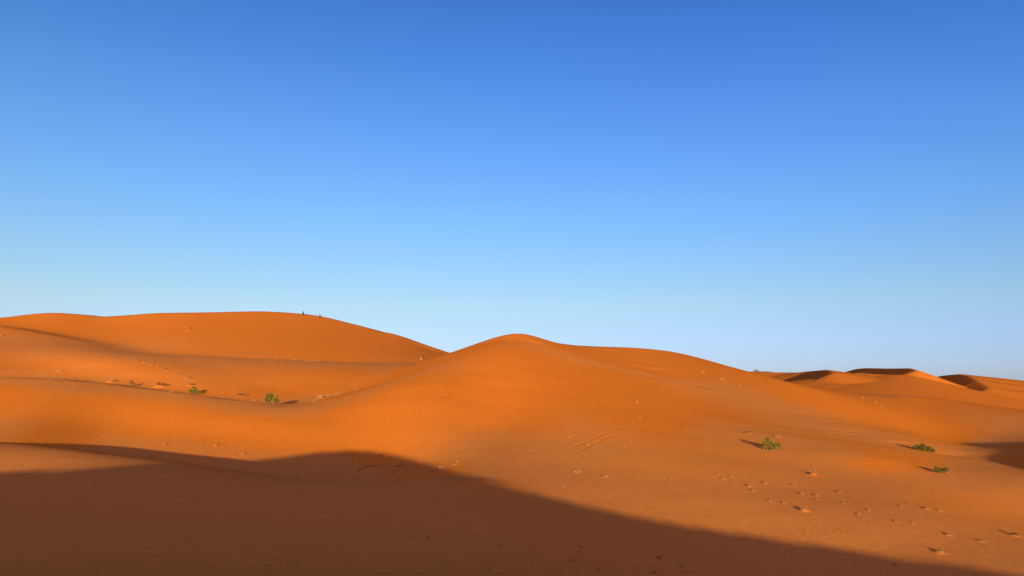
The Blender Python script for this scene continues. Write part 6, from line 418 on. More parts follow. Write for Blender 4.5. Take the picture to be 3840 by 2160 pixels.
-1,0,0,1,-1,0,1,0,-1,1,0,-1,2,-1,-1,1,0,1,-2,1,1,-2,1,1,-1,0,0,1,-1,0,-1,1,0,1,-2,1,0,0,0,-1,1,0,-1,1,0,-1,0,1,0,-1,1,-1,0,1,-1,1,-1,1,0,-1,1,0,0,0,1,-1,2,-1,1,1,-3,0,-1,2,-1,0,-1,
0,1,-1,0,1,-1,0,0,-1,1,0,-1,0,1,-2,1,-1,2,-2,0,1,-1,1,-1,0,1,-1,1,0,-1,-1,7,-8,4,-1,0,0,5,-7,3,-4,10,-10,3,1,-1,-3,8,-8,2,4,-7,9,-10,11,-11,10,-3,-9,19,-21,18,-13,4,11,-29,46,-40,3,
27,-25,8,2,2,-2,3,7,-22,26,-22,9,-2,0,0,0,-4,-1,4,-7,6,0,2,0,0,0,0,0,1,-1,2,-2,1,0,-1,0,1,-1,1,-1,-1,2,-2,1,-1,1,-1,0,1,0,-1,1,-2,3,-2,0,1,0,0,-82,82,0,1,-1,0,0,1,-1,1,-1,1,0,-1,0,
2,-2,0,2,-2,1,0,0,0,0,0,1,-2,2,-1,0,0,0,0,0,0,0,1,-1,0,-1,2,-2,1,0,0,0,-1,1,0,-1,0,1,0,0,-1,1,-1,1,-1,0,1,-1,1,-1,0,1,0,0,0,1,-1,1,0,1,0,0,-2,0,0,-1,2,-2,2,-2,0,1,-1,0,0,-1,1,0,0,
-2,2,0,-3,2,1,-2,0,1,0,-1,1,0,0,-1,1,-1,1,0,1,-1,-1,2,-1,1,0,0,-1,1,-1,1,0,-2,0,4,-7,4,4,-9,9,-9,12,-15,17,-19,24,-31,41,-44,31,-2,-32,54,-64,75,-77,62,-37,2,43,-69,54,-21,10,-10,
25,-49,41,-3,-16,0,13,-13,-4,16,-18,9,-6,2,4,1,1,1,0,0,0,0,0,0,-1,1,0,-1,1,0,0,-1,0,0,0,-1,1,0,0,-1,1,0,-1,0,1,-1,1,-1,0,2,-2,1,0,-83,84,-1,0,1,0,-1,0,1,-1,0,1,-1,1,-1,0,2,-1,-1,1,
0,0,0,0,0,0,0,0,0,0,0,0,1,-1,0,0,0,0,0,0,1,-2,2,-2,1,0,-1,2,-2,0,1,0,-1,1,-1,1,-1,1,-1,1,0,-1,0,1,-1,1,0,0,0,0,0,1,0,0,0,3,-4,0,0,0,0,0,-1,1,0,0,-1,0,0,0,0,0,-1,0,1,-2,1,1,-2,0,1,0,
-1,1,0,0,-1,1,0,0,0,1,-1,0,3,-6,5,-2,1,-1,5,-12,12,-7,5,-5,2,1,-2,0,1,0,-3,7,-9,11,-14,19,-23,27,-27,23,-14,-2,22,-34,32,-26,30,-29,15,-7,9,-3,-12,22,-12,6,-3,10,-31,29,-6,-13,11,
-5,-3,8,-18,9,9,-22,19,-2,3,0,0,0,0,1,-1,1,-1,0,0,0,0,-1,1,-1,1,-1,0,0,0,0,-1,1,-1,1,-1,0,1,-1,1,-1,1,0,-1,1,-1,1,-82,82,0,1,-1,0,0,1,-2,2,0,-1,0,1,0,0,-1,0,2,-1,-1,2,-2,2,-2,2,-2,
2,-1,0,0,1,-1,0,0,0,1,-2,1,1,-2,1,0,0,0,-1,2,-2,0,2,-1,-1,1,-1,1,-1,1,-1,1,-1,0,1,0,-1,1,0,-1,1,0,1,-1,0,1,1,-1,2,-3,0,0,0,1,-2,1,0,-1,1,-2,3,-3,1,0,-1,1,-1,0,0,0,-1,2,-2,1,-1,1,0,
0,0,0,0,0,1,-1,0,1,0,-1,1,-2,3,-2,1,2,-7,6,-2,3,-9,9,-4,-1,3,-1,-3,5,-4,3,-2,1,2,-5,9,-9,7,0,-9,12,-9,4,2,-3,8,-21,22,2,-26,25,-4,-1,0,-1,1,-9,9,-4,-2,2,-7,8,-8,-2,-1,7,-13,16,-1,2,
1,0,0,1,-2,1,-1,1,-1,0,0,0,0,-1,0,1,-1,0,0,0,-1,1,0,0,-1,0,1,-1,1,-1,2,-2,0,1,0,0,0,-83,83,2,-3,1,0,2,-3,2,-1,0,0,1,-1,2,-2,1,0,-1,1,1,-2,2,-2,2,-2,2,-1,0,0,1,-2,1,0,0,1,-1,1,-1,-1,
1,1,-2,2,-2,1,-1,1,0,-1,1,0,-1,1,-1,1,-1,1,-1,1,0,-1,1,-1,1,0,0,0,0,0,1,0,-1,1,1,0,-2,0,0,1,-2,1,1,-2,1,-2,3,-3,2,-2,1,-1,0,0,1,-1,-1,1,-1,1,-1,1,0,0,0,0,1,0,-1,1,0,-1,0,2,-2,1,1,
-2,1,0,-2,2,-2,1,1,-3,0,2,1,-4,6,-8,9,-10,13,-14,14,-11,8,-5,3,0,-1,4,-11,17,-21,29,-33,38,-48,43,-19,0,13,-14,8,-3,6,-6,-10,9,2,-6,-3,4,-5,0,0,2,-10,3,12,0,3,-1,1,0,-2,2,0,-1,-1,1,
-1,0,0,0,-1,1,-2,1,0,0,0,0,0,-1,1,-1,1,0,0,-1,1,-1,0,2,-1,-1,1,0,-83,84,-2,2,0,-1,-1,2,-1,0,1,0,-1,1,-1,1,-1,1,0,0,0,0,0,0,0,1,-1,0,0,0,0,1,-1,0,0,0,0,0,0,0,0,0,0,0,0,0,0,-1,1,0,-1,
1,0,-1,1,-1,1,0,-1,1,-1,0,0,2,-2,1,0,0,1,-1,0,1,1,-1,0,0,-1,1,-1,0,0,0,-1,1,0,0,-2,1,0,0,-1,1,-1,1,-2,0,1,0,0,-1,1,0,0,0,1,-1,1,-1,1,0,0,1,-2,2,-1,-1,1,-1,1,0,-1,-1,1,0,-2,2,-1,0,1,
-2,3,-4,5,-4,6,-9,14,-19,22,-19,13,-6,-3,18,-30,35,-35,39,-40,31,-20,7,8,-14,22,-24,16,-5,-1,-1,-4,0,5,-8,1,-2,3,-5,-5,19,-32,22,5,2,1,0,0,0,0,0,-1,0,0,0,0,-2,1,0,0,-1,1,-1,0,-1,1,
0,-1,1,-1,1,0,-1,0,2,-2,0,2,-2,1,0,0,0,-83,83,1,-1,0,0,1,-1,0,0,0,1,0,-1,0,1,0,0,0,0,0,0,0,0,0,0,0,0,1,-1,0,0,0,0,1,-1,0,0,0,0,1,-2,1,0,0,0,-1,2,-2,1,-1,1,-1,1,0,0,-1,0,1,-1,1,0,0,
-1,1,-1,2,-1,0,1,-1,1,0,0,1,-1,-1,-1,2,-1,0,0,0,0,-1,0,1,-1,-1,1,-1,0,1,-2,1,1,-1,-1,0,1,0,0,0,0,1,0,-1,1,1,-1,0,1,-1,0,-1,3,-4,2,0,-1,-1,2,-4,4,-3,1,0,0,0,1,-2,4,-3,3,-4,4,1,-7,15,
-22,26,-26,21,-7,-8,11,4,-15,15,-14,6,4,-1,0,5,-14,14,-7,-2,3,-7,2,2,-5,-1,2,-6,6,-7,11,-25,25,1,2,1,1,0,-1,1,-1,0,-1,1,-2,0,1,-1,-1,0,1,-1,0,-1,2,-2,0,2,-2,1,0,-1,1,0,-1,0,2,-2,1,
0,0,0,0,-83,84,-1,0,0,0,0,0,0,1,-1,0,1,-1,1,0,0,0,0,-1,1,1,-2,2,-1,0,0,1,-2,2,-1,0,0,1,-1,0,0,0,0,0,0,0,1,-2,1,0,0,-1,2,-2,1,-1,1,0,-1,0,1,0,0,-1,0,1,-1,1,0,1,-2,2,-1,0,2,-2,1,0,1,
-1,-2,2,-1,0,-1,2,-1,-2,2,0,-2,1,0,-1,0,1,-1,0,0,0,-1,2,-2,1,0,0,0,1,-1,2,-1,0,0,0,2,-3,2,-1,1,-2,1,-1,1,-2,0,0,1,-2,1,0,0,1,-2,3,-2,2,-3,6,-7,10,-11,10,-4,-5,13,-20,25,-24,15,-4,6,
-5,-3,2,1,3,-3,11,-22,19,-8,-2,-1,4,-9,6,-6,3,-6,6,-5,-2,2,1,-13,22,0,3,-1,2,-2,2,-2,1,-1,0,-2,1,0,-1,0,0,0,-2,1,0,1,-2,1,0,-1,1,0,-1,1,-1,1,0,0,-1,2,-2,1,0,0,1,-83,83,0,1,-2,2,-2,
1,1,-1,1,-1,0,2,-2,1,0,-1,1,1,-2,1,1,-1,0,0,0,0,1,-1,0,0,1,-1,-1,1,1,-1,0,1,-2,2,-2,1,0,-1,2,-2,1,0,0,-1,1,-1,1,0,0,-1,0,1,0,-1,1,0,0,-1,2,-1,0,1,0,0,0,0,1,-2,1,-2,1,0,0,0,-1,1,-1,
0,0,-1,1,0,0,-2,1,0,0,0,0,-1,2,-1,0,-1,3,-1,0,-1,2,-1,2,-3,2,-1,1,-1,0,0,-1,1,-2,0,1,0,-2,0,1,0,0,0,2,-3,3,-1,2,-2,3,-2,0,4,-8,9,-5,0,4,-7,6,6,-17,24,-29,21,-6,2,5,-11,1,11,-13,3,3,
-9,2,4,-9,7,-7,6,-10,6,-3,-1,-1,15,-1,3,1,-2,2,-1,0,0,0,-1,-1,0,-1,0,-1,1,-1,1,-1,0,0,-1,1,0,0,0,-1,1,-1,1,0,-1,1,1,-2,1,0,0,-1,2,-83,83,0,0,1,-2,2,-1,0,0,0,0,1,-1,2,-2,1,1,-2,1,0,
0,0,0,0,1,-1,0,0,0,1,-1,0,0,1,-1,0,0,0,0,0,0,0,0,0,0,0,0,-1,1,0,0,-1,1,0,-1,1,-1,1,0,-1,1,0,-1,1,1,-1,0,1,0,-1,1,0,0,1,-3,1,1,-1,0,0,-1,2,-3,1,0,0,0,-1,0,0,1,-1,0,0,0,-1,2,-1,-1,2,
0,0,-1,1,1,-1,1,-1,1,-1,0,2,-2,0,-1,1,-2,1,-1,1,-2,0,2,-2,1,0,0,1,1,0,-1,1,2,-2,0,4,-6,5,-4,5,-4,1,4,-12,24,-27,23,-23,18,-5,2,-1,-6,6,-1,-5,-1,6,-14,11,-3,-5,3,0,-5,3,-3,0,0,3,9,0,
3,0,2,-1,-2,3,-2,-1,-1,0,0,-1,1,-1,-1,1,-1,0,0,-1,1,0,-1,1,-1,1,0,0,0,-1,1,1,-2,1,0,-1,2,-1,0,-84,84,1,-2,1,1,-2,1,1,-1,0,2,-2,1,-1,1,0,-1,2,-1,0,0,0,0,1,-2,2,-1,1,-1,0,0,0,0,1,-1,
0,0,1,-2,2,-2,1,0,0,1,-3,3,-1,-1,1,0,0,-1,0,2,-2,1,0,-1,1,-1,1,0,0,0,0,1,0,-1,1,0,0,0,0,0,-1,0,-1,1,1,-2,-1,3,-2,-1,1,-1,0,0,0,0,0,0,1,-2,3,-3,1,1,-1,1,0,0,1,-1,0,1,0,0,-2,3,-1,-3,
3,-2,0,0,-2,2,-2,0,2,-2,1,0,1,-1,3,-2,1,0,0,4,-5,3,-2,1,2,-2,-2,6,-3,-2,0,10,-9,-6,10,-2,1,-1,-2,-2,7,-10,4,-2,-2,-2,6,-9,4,1,-5,2,-4,4,-3,2,4,4,4,1,1,-1,1,0,0,-1,-1,0,0,-2,1,-1,0,
0,-1,0,0,-1,1,0,-1,1,-1,2,-2,0,1,0,0,0,-1,1,0,1,-1,-1,2,-1,-84,85,-2,2,-1,-1,1,1,-2,2,-1,0,1,-1,2,-2,1,1,-2,1,1,-1,0,1,-2,2,-1,0,0,0,0,1,0,-1,-1,2,-1,0,0,1,-2,2,-1,0,0,-1,2,-2,1,0,
-1,1,0,0,-1,0,1,0,-1,1,-1,2,-2,2,-1,0,1,-1,0,1,0,0,0,0,0,-1,0,0,0,0,-1,1,0,-2,1,0,-1,0,1,-1,0,0,0,0,0,1,-2,2,-1,1,0,0,-1,3,-2,0,1,0,-1,1,-1,2,-4,2,0,-1,0,-1,0,-1,1,1,-2,0,2,-1,2,-2,
4,-4,3,-1,3,-3,2,-1,-1,3,-3,3,-2,1,3,-9,13,-7,0,-5,7,-1,0,-2,-1,2,-4,1,-1,0,-5,4,-1,-4,4,-3,3,-8,5,0,-1,2,1,6,2,2,1,0,1,-2,1,-1,0,-2,0,0,0,-2,1,0,-1,0,0,0,0,0,-1,1,0,-2,3,-1,0,-1,1,
0,0,0,0,0,0,0,0,1,-84,84,0,0,-1,2,-1,-1,2,-1,1,-1,1,0,-1,2,-2,1,1,-2,1,1,-1,0,0,0,1,-1,0,1,-1,0,0,0,1,-1,0,0,0,0,1,-2,1,0,0,0,0,0,0,-1,2,-2,1,0,0,0,-1,1,-1,1,0,-1,1,0,0,0,1,0,0,0,
-1,1,0,1,-2,0,0,0,0,0,-1,0,0,1,-3,2,0,-1,0,0,0,0,0,0,0,0,1,-1,2,-2,1,1,-1,0,1,0,0,-1,1,-1,2,-3,1,0,-2,1,-2,2,-2,1,0,-1,1,1,-1,1,0,1,2,-3,3,-3,7,-9,6,-1,-3,8,-12,10,-2,1,-6,1,17,-25,
14,-6,5,-2,-2,0,1,-3,0,0,-1,0,-3,3,-4,3,-3,5,-11,6,1,0,5,-8,5,3,5,1,1,1,-2,2,-1,-1,-1,0,-1,0,-1,0,0,-1,0,0,0,0,-1,0,2,-2,0,2,-2,1,-1,2,-1,0,0,0,-1,1,1,-1,0,0,-85,85,1,-2,2,-2,1,0,0,
1,-1,1,-1,1,0,-1,2,-1,-1,2,0,-2,2,-2,3,-2,-1,2,-1,0,1,-1,0,1,-1,0,0,1,-1,0,-1,2,-1,0,0,0,-1,1,0,0,-1,2,-2,1,0,-1,1,-1,2,-2,1,-1,2,-2,2,0,-1,0,1,0,1,-1,-1,2,-2,0,0,0,0,-1,0,1,-1,-1,
1,-1,0,1,-2,1,1,-2,1,1,-1,0,1,-1,1,1,-1,0,1,0,-1,1,0,1,-2,0,0,0,-1,0,0,-1,0,0,-1,1,-2,3,-1,1,-1,4,-5,7,-6,4,-2,4,-1,-9,16,-13,7,-6,8,-7,8,-9,2,1,18,-38,30,-12,3,-3,2,-3,3,-3,-2,1,
-1,1,-2,0,0,-2,7,-10,0,4,2,-2,10,-17,11,3,2,2,1,0,1,-1,0,-2,0,0,-1,0,-1,0,-1,0,1,-1,0,-1,1,0,-1,1,0,-2,2,0,1,-2,1,0,0,0,1,-1,-1,2,-1,1,-85,85,0,0,-1,1,0,1,-1,0,1,-1,1,0,-1,2,-2,1,1,
-1,0,0,0,1,-1,0,1,-1,0,1,-2,2,-1,0,0,1,-1,0,0,0,1,-1,0,0,0,0,0,0,-1,2,-1,-1,1,-1,1,0,0,0,-1,1,-1,2,-2,2,-1,0,1,0,0,0,-1,2,-1,0,-1,0,0,-1,1,-1,2,-3,1,-1,1,-1,-1,1,0,1,-2,2,-1,-1,2,
-1,1,1,-1,0,1,-1,1,0,-1,2,-1,-1,0,2,-2,-2,2,-2,0,0,-1,1,-1,1,1,-3,3,0,1,1,-4,10,-11,9,-7,11,-15,11,-5,5,-7,6,0,-9,16,-16,7,4,-2,-15,22,-15,6,-2,-2,1,0,-2,-2,3,-2,-1,2,-2,-1,1,3,-11,
7,1,0,4,0,-6,4,4,2,3,0,0,0,2,-4,1,-1,-1,1,-2,0,0,0,-1,0,0,-1,1,0,-1,0,1,-1,2,-1,-1,1,1,-2,1,0,0,0,0,1,-1,0,0,-85,84,1,0,0,0,0,0,0,0,1,0,-1,1,0,0,1,-1,0,0,-1,2,-1,1,-2,2,0,-1,0,0,1,
-1,1,-1,0,0,0,1,-1,0,0,0,0,0,0,0,0,0,0,-1,1,0,0,0,0,-1,1,0,-1,1,0,0,0,0,0,1,0,0,0,0,0,0,0,1,-3,1,0,0,-1,1,-2,1,-1,0,1,-2,2,-1,0,-1,1,0,1,0,-2,3,-1,-1,1,1,0,0,1,-2,2,-2,0,2,-2,0,-1,
1,-2,0,1,-4,5,-4,2,0,-1,2,0,0,2,-2,4,-2,0,1,0,2,-5,4,-2,3,-8,16,-19,13,-5,-2,4,6,-23,26,-20,10,0,-5,1,3,-7,4,-2,2,-4,4,-3,-1,0,6,-9,0,4,0,3,0,-1,-1,3,2,4,-1,2,1,0,-2,1,-2,0,-1,-1,1,
-1,0,0,-1,0,-1,1,0,-1,1,0,-1,1,-1,1,0,0,-1,2,-1,0,0,0,0,0,0,0,2,-87,88,-1,-1,1,0,0,0,0,1,-1,1,0,0,0,0,0,0,0,0,1,-1,1,-2,2,0,-2,2,0,-1,0,0,0,1,-1,0,1,-2,2,-1,0,0,0,0,0,0,0,0,0,0,0,0,
-1,1,0,0,-1,1,0,0,0,-1,2,-1,1,0,-1,1,0,0,0,0,1,-2,1,-2,1,0,-1,-1,2,-2,0,2,-3,1,0,-1,1,0,0,0,0,0,2,-1,-1,3,-2,1,0,0,-1,1,0,0,1,-3,2,-2,1,-2,1,-1,-2,3,-2,0,1,-1,2,0,1,-1,2,-1,3,0,-6,
12,-14,13,-11,11,-16,19,-16,13,-11,11,-15,12,-3,-2,-3,5,-5,4,-5,4,-2,0,-2,0,3,-7,8,-6,5,-9,12,-10,1,-1,3,2,2,1,-4,3,0,3,1,2,1,0,0,1,-3,1,-2,1,-1,-1,0,0,-2,2,-2,2,-2,0,1,-1,1,-1,1,0,
0,0,0,0,0,0,0,0,1,-1,0,0,0,0,-87,87,0,0,-1,1,0,0,1,-1,1,-1,2,-2,2,-2,1,0,1,0,-1,0,0,1,-1,0,0,1,-1,0,1,0,-2,1,1,-1,0,1,-2,2,-1,0,0,1,-2,1,1,-2,1,1,-2,1,0,0,-1,2,-1,-1,1,0,0,0,0,0,1,
-1,1,1,-2,1,1,-2,2,-2,0,1,-2,0,1,-1,-1,1,-1,-1,1,0,-1,1,0,0,0,0,0,2,-2,1,1,-1,1,1,-2,1,1,-1,0,0,-1,0,1,-2,0,-1,-1,1,-1,1,-1,0,1,1,0,0,1,0,1,1,2,-6,8,-7,5,-3,1,2,-7,9,-7,4,-2,4,-12,
10,-3,0,-4,5,-2,0,-2,1,1,-3,0,2,-3,4,-3,-1,1,1,-2,0,-2,-1,5,2,0,0,-1,1,2,1,1,3,-1,2,-1,-1,0,-2,1,-1,0,-1,0,-1,1,-1,0,-1,1,-1,0,1,-1,2,-2,1,-1,1,0,1,-1,0,0,0,0,0,0,1,-1,1,-87,86,1,0,
0,-1,2,-1,0,1,-1,2,-2,1,0,1,-1,0,0,0,0,1,-1,0,1,-1,1,-2,2,0,-1,0,1,-1,0,0,1,-1,0,0,0,0,1,-2,2,-1,-1,2,-1,-1,2,-2,2,-2,1,0,-1,2,-1,-1,1,0,0,1,-1,2,-1,-1,2,-1,0,0,0,0,-1,-1,2,-2,0,0,
-2,1,0,0,0,0,-1,2,-2,0,2,-1,1,-1,1,0,1,0,1,-2,2,-1,0,0,0,0,-1,1,-2,0,-1,-1,2,-3,3,-2,-1,4,-2,0,1,1,1,0,1,-1,4,-7,8,-8,6,-4,5,-12,21,-23,18,-15,13,-8,-2,4,-2,0,-4,6,-4,2,-2,2,-2,-1,
2,-3,3,0,-2,-1,4,-4,0,0,-3,4,2,1,1,0,-2,2,1,1,2,1,1,0,-1,1,-2,0,-1,0,-1,0,0,0,-1,-1,1,0,-1,1,0,-1,1,-1,0,1,0,1,-2,1,0,0,1,-1,0,0,1,-2,2,-1,-89,89,0,0,0,0,-1,2,0,-1,1,-1,2,-1,0,0,0,
0,0,1,-1,1,-1,1,-1,0,0,1,-1,0,1,-1,0,1,-1,1,-2,2,0,-2,2,-1,0,0,0,0,0,0,0,0,0,0,-1,2,-1,-1,2,-2,1,0,0,1,-1,0,1,-1,2,-1,0,0,0,1,-1,-1,0,0,-1,0,0,-1,2,-4,3,-2,0,1,1,-3,2,1,-2,2,-1,1,1,
-1,1,0,0,1,-2,3,-2,0,-1,0,1,-2,0,-1,0,1,-4,4,-2,1,1,-2,1,3,-3,5,-4,5,-4,4,-3,3,-3,-1,1,2,-6,6,4,-14,18,-26,31,-25,9,-2,1,-2,2,-1,-1,0,3,-2,-3,4,-5,7,-6,4,-5,8,-11,8,-4,0,-3,6,0,3,0,
-1,-1,2,0,1,3,-1,2,-1,1,-2,0,0,-1,0,-1,1,-2,0,0,0,0,-1,0,1,-1,1,-1,0,2,-2,1,0,0,0,0,1,-2,2,-1,0,0,1,-1,1,-89,89,-1,1,-1,2,-1,0,1,0,0,0,-1,1,0,0,1,0,-1,0,1,-2,2,-1,0,1,0,-1,0,1,-1,0,
1,-1,1,-1,0,0,0,1,-1,0,0,0,0,0,1,-1,-1,2,-2,1,1,-2,1,0,0,0,0,0,0,0,0,1,0,0,0,0,1,-1,0,0,0,-1,0,0,-1,1,-2,0,-1,2,-2,1,0,-1,0,1,0,0,0,1,0,-1,2,0,0,1,-2,1,2,-3,1,0,1,-2,-2,2,-2,1,-3,2,
0,-1,0,2,-1,1,1,-1,4,-6,10,-11,13,-9,0,4,-4,-1,7,-12,6,9,-14,6,0,-3,5,-8,4,0,-2,2,-3,2,0,1,-2,-1,2,-2,4,-5,5,-5,7,-7,0,3,-3,1,-2,5,0,2,1,-2,0,2,-2,3,0,2,0,0,0,0,-1,-1,1,-2,0,-1,1,
-1,0,0,-1,0,1,-1,0,1,0,0,-1,1,0,0,0,0,0,0,1,-2,1,2,-3,2,-1,0,-90,89,2,-3,3,-1,1,-1,0,1,0,0,0,1,-2,2,-1,0,0,0,1,0,-1,0,1,-1,0,1,0,-1,0,1,-1,0,0,0,1,-1,1,-1,0,0,0,1,-1,0,-1,1,1,-2,2,
-1,0,0,0,0,0,0,0,0,1,-2,2,-1,1,1,-2,2,-1,0,0,0,0,-1,0,0,-1,-1,1,-1,0,1,-3,2,-1,1,-1,1,0,0,1,-2,2,1,0,0,-1,1,2,-2,0,2,-3,1,-1,-1,2,-5,5,-7,6,-3,0,0,3,-4,4,-1,1,1,0,1,-1,5,-9,13,-18,
18,-15,9,-2,-11,17,-8,-6,10,-7,7,-12,8,-2,1,-1,-2,2,0,0,-1,2,-2,0,1,-1,2,-3,5,-4,-1,0,3,-3,-1,3,1,0,3,0,-1,-1,2,-1,1,2,1,0,0,-1,0,0,-1,-1,0,1,-2,1,-2,1,-1,1,0,-1,0,1,-1,0,1,0,0,0,
-1,2,-1,0,0,0,1,-1,0,1,-2,2,0,-92,93,-2,1,0,0,0,1,0,-1,1,0,1,-2,2,-1,0,1,0,-1,0,0,1,0,-1,0,1,-1,0,1,-1,0,1,-1,1,-1,1,-1,-1,2,-1,1,-1,-1,1,1,0,-2,2,-1,-1,2,-2,2,-1,0,-1,2,-1,0,0,1,
-1,1,0,-1,2,-1,0,1,-2,2,-1,-2,1,-1,1,-1,-2,2,-2,0,2,-3,2,-1,1,0,0,0,0,1,0,1,-2,3,-1,2,-3,3,-1,-2,2,-2,-1,1,-3,3,-5,4,-2,0,0,3,-4,5,-3,3,-2,4,-1,-1,2,3,-5,-1,4,-5,-1,7,-13,12,-5,-2,
1,4,-6,9,-16,12,-2,-1,-2,1,2,-1,0,0,-2,1,2,-1,0,1,-1,2,-4,1,1,-1,1,-1,1,3,-3,6,-2,-1,0,0,1,0,1,2,-1,1,0,-2,0,0,-1,1,-2,1,-2,2,-2,1,-1,0,0,1,-1,1,0,-1,0,1,0,1,-1,0,0,0,0,1,-1,0,0,1,
-1,0,-92,91,1,0,0,0,1,-1,1,0,0,0,0,1,-1,0,1,-2,2,0,-1,1,-1,0,1,0,-1,0,1,-1,0,1,-1,1,-1,0,0,0,1,-1,0,0,1,-1,1,-2,1,1,-2,1,1,-2,2,-1,0,0,1,-2,2,-1,0,1,-1,1,0,0,0,1,-1,0,0,0,-1,1,-2,0,
-1,1,0,-2,2,-2,-1,3,-2,1,0,-1,1,0,1,0,-1,2,0,0,1,-2,3,-1,-1,1,-1,-1,0,-2,0,-1,0,1,-2,0,4,-3,2,1,0,-2,7,-6,3,3,-2,1,-4,1,4,-12,13,-13,9,-3,-4,5,-3,5,-4,-3,3,1,0,0,-6,7,-2,-2,8,-16,
22,-25,25,-23,21,-18,15,-9,1,1,-1,3,-3,1,3,0,0,3,-3,-1,2,0,-1,1,2,-1,3,-3,0,0,0,0,-1,0,0,-1,0,0,-1,1,-2,2,-1,1,-1,1,-1,1,0,0,0,-1,1,0,1,-1,1,-2,2,-1,0,1,-2,3,-94,94,-1,2,-1,0,1,0,
-1,2,-1,0,0,0,1,-1,0,1,-1,0,1,-1,0,1,-1,1,0,-1,0,1,0,-1,0,1,-1,1,-1,0,1,-2,2,-1,0,1,-2,2,-1,0,0,1,-2,2,-1,0,0,0,0,1,-2,2,-1,0,1,0,0,1,-1,0,0,0,1,-1,-2,1,-1,0,0,-1,1,-1,-1,-1,4,-5,4,
-2,1,0,0,0,1,-1,2,-1,1,0,1,0,0,-1,2,-2,-1,0,-1,-1,0,-1,0,-2,3,1,-2,2,0,1,-1,4,-5,9,-9,11,-10,7,-9,7,-5,-1,1,-2,5,-9,6,0,0,-3,4,-3,-2,7,-7,10,-17,14,-2,-7,13,-15,13,-12,10,-6,4,-3,3,
-3,1,0,1,-1,1,2,0,1,2,-3,0,0,0,1,0,0,1,2,-2,1,-1,0,-1,0,1,-2,0,0,0,-1,2,-3,2,-2,2,-1,1,-1,1,-1,1,0,0,1,-1,0,0,0,0,1,-1,0,1,-1,0,1,-94,93,1,0,0,1,-1,1,1,-2,1,1,-1,0,0,1,-1,1,-1,1,-1,
0,1,0,-1,0,0,2,-2,0,0,1,0,-2,2,-1,0,1,-1,1,-1,0,0,0,1,-1,0,0,1,-2,2,-1,0,0,0,1,-1,0,1,-1,1,-1,1,0,0,0,0,0,1,-1,0,-1,1,-2,1,-1,-1,1,-3,2,-1,3,-6,6,-3,0,1,0,0,1,-1,2,-1,0,1,0,1,-1,2,
-1,-1,0,0,-1,-2,0,-1,-1,1,1,-3,4,0,-2,4,-2,2,-2,7,-5,4,-3,1,0,-7,10,-10,-1,9,-7,-3,4,0,1,-2,-1,4,-4,3,2,-5,6,-11,15,-14,11,-9,7,-5,5,-9,13,-13,12,-9,5,-3,2,1,-1,1,0,3,0,2,-3,-2,1,1,
0,-2,4,-1,1,-1,0,-1,1,-1,0,-1,1,-1,0,0,-1,0,0,0,1,-1,0,1,-1,1,0,0,-1,1,0,0,1,-1,0,0,0,1,-1,0,0,1,-1,-96,95,2,-2,2,0,0,0,-1,2,-1,0,0,1,-1,0,1,-1,1,-1,1,0,-1,0,1,0,-1,0,1,-1,1,-1,0,1,
-1,1,0,-1,0,0,0,1,-1,1,-2,1,1,-1,0,1,-1,0,0,0,1,-1,0,0,1,-1,1,0,-1,1,0,0,1,-1,0,0,0,-1,0,-1,0,0,0,-2,2,-2,0,0,2,-2,-1,4,-3,1,1,-1,0,1,0,1,-1,2,-1,3,-3,2,-1,-1,-1,-2,0,0,-2,1,-1,1,2,
-3,4,-3,5,-4,3,1,1,-6,20,-32,39,-46,41,-36,26,-16,3,6,-8,5,0,-4,5,-5,8,-9,5,6,-12,9,-7,9,-14,17,-18,17,-16,17,-19,21,-20,17,-13,7,-2,2,-1,2,-1,2,1,1,2,-6,2,-2,3,-2,1,0,3,-2,0,-1,0,
-1,1,-1,1,-1,1,-2,1,-1,0,0,1,-2,2,-1,1,-1,0,1,0,0,0,0,0,0,0,1,-1,1,-2,2,0,-1,0,1,-98,99,-2,2,0,-1,1,0,0,0,1,-1,0,0,1,0,-1,1,-1,1,-1,1,0,-1,1,-2,3,-2,0,1,-1,1,-1,1,-1,0,0,1,-1,1,-1,
0,0,0,1,-1,0,1,-2,2,-1,0,0,1,-1,0,1,-1,0,2,-3,2,1,-2,1,1,-1,1,-2,1,0,-1,-1,1,0,-2,0,0,-1,0,3,-4,1,0,2,-2,1,1,-1,0,1,0,0,1,0,0,1,-1,2,-1,-1,1,-3,1,-3,0,-1,1,-1,0,3,0,-2,6,-8,11,-13,
22,-32,45,-45,33,-21,4,2,-1,-9,13,-7,-3,4,0,1,-4,1,3,3,-11,14,-7,-1,1,3,-1,-6,10,-16,22,-23,22,-17,9,-4,2,-1,-1,4,-2,1,0,2,1,1,1,-1,-2,-1,1,0,-1,0,3,0,-1,-1,-1,0,1,-1,1,0,-1,-1,1,
-2,2,-1,0,-1,2,-1,1,-1,1,-1,1,0,0,0,0,0,0,1,-1,1,-2,2,-1,0,1,-1,1,-98,97,2,-1,0,1,0,0,1,-1,0,0,1,0,-1,0,1,-1,1,-1,1,-1,1,0,-1,1,-1,1,0,-2,3,-3,2,-1,1,-1,1,-1,0,0,1,-1,1,-1,0,1,-2,1,
2,-3,1,1,0,-2,2,-1,1,0,-1,0,2,-2,1,0,0,0,1,-1,0,0,-1,0,-1,0,-1,1,-1,-1,2,0,-5,6,-4,3,-1,-1,2,-1,0,1,0,-1,2,-1,1,0,1,0,1,-2,1,-1,-2,-2,0,-1,2,-2,1,1,0,2,-4,9,-11,12,-11,15,-24,43,
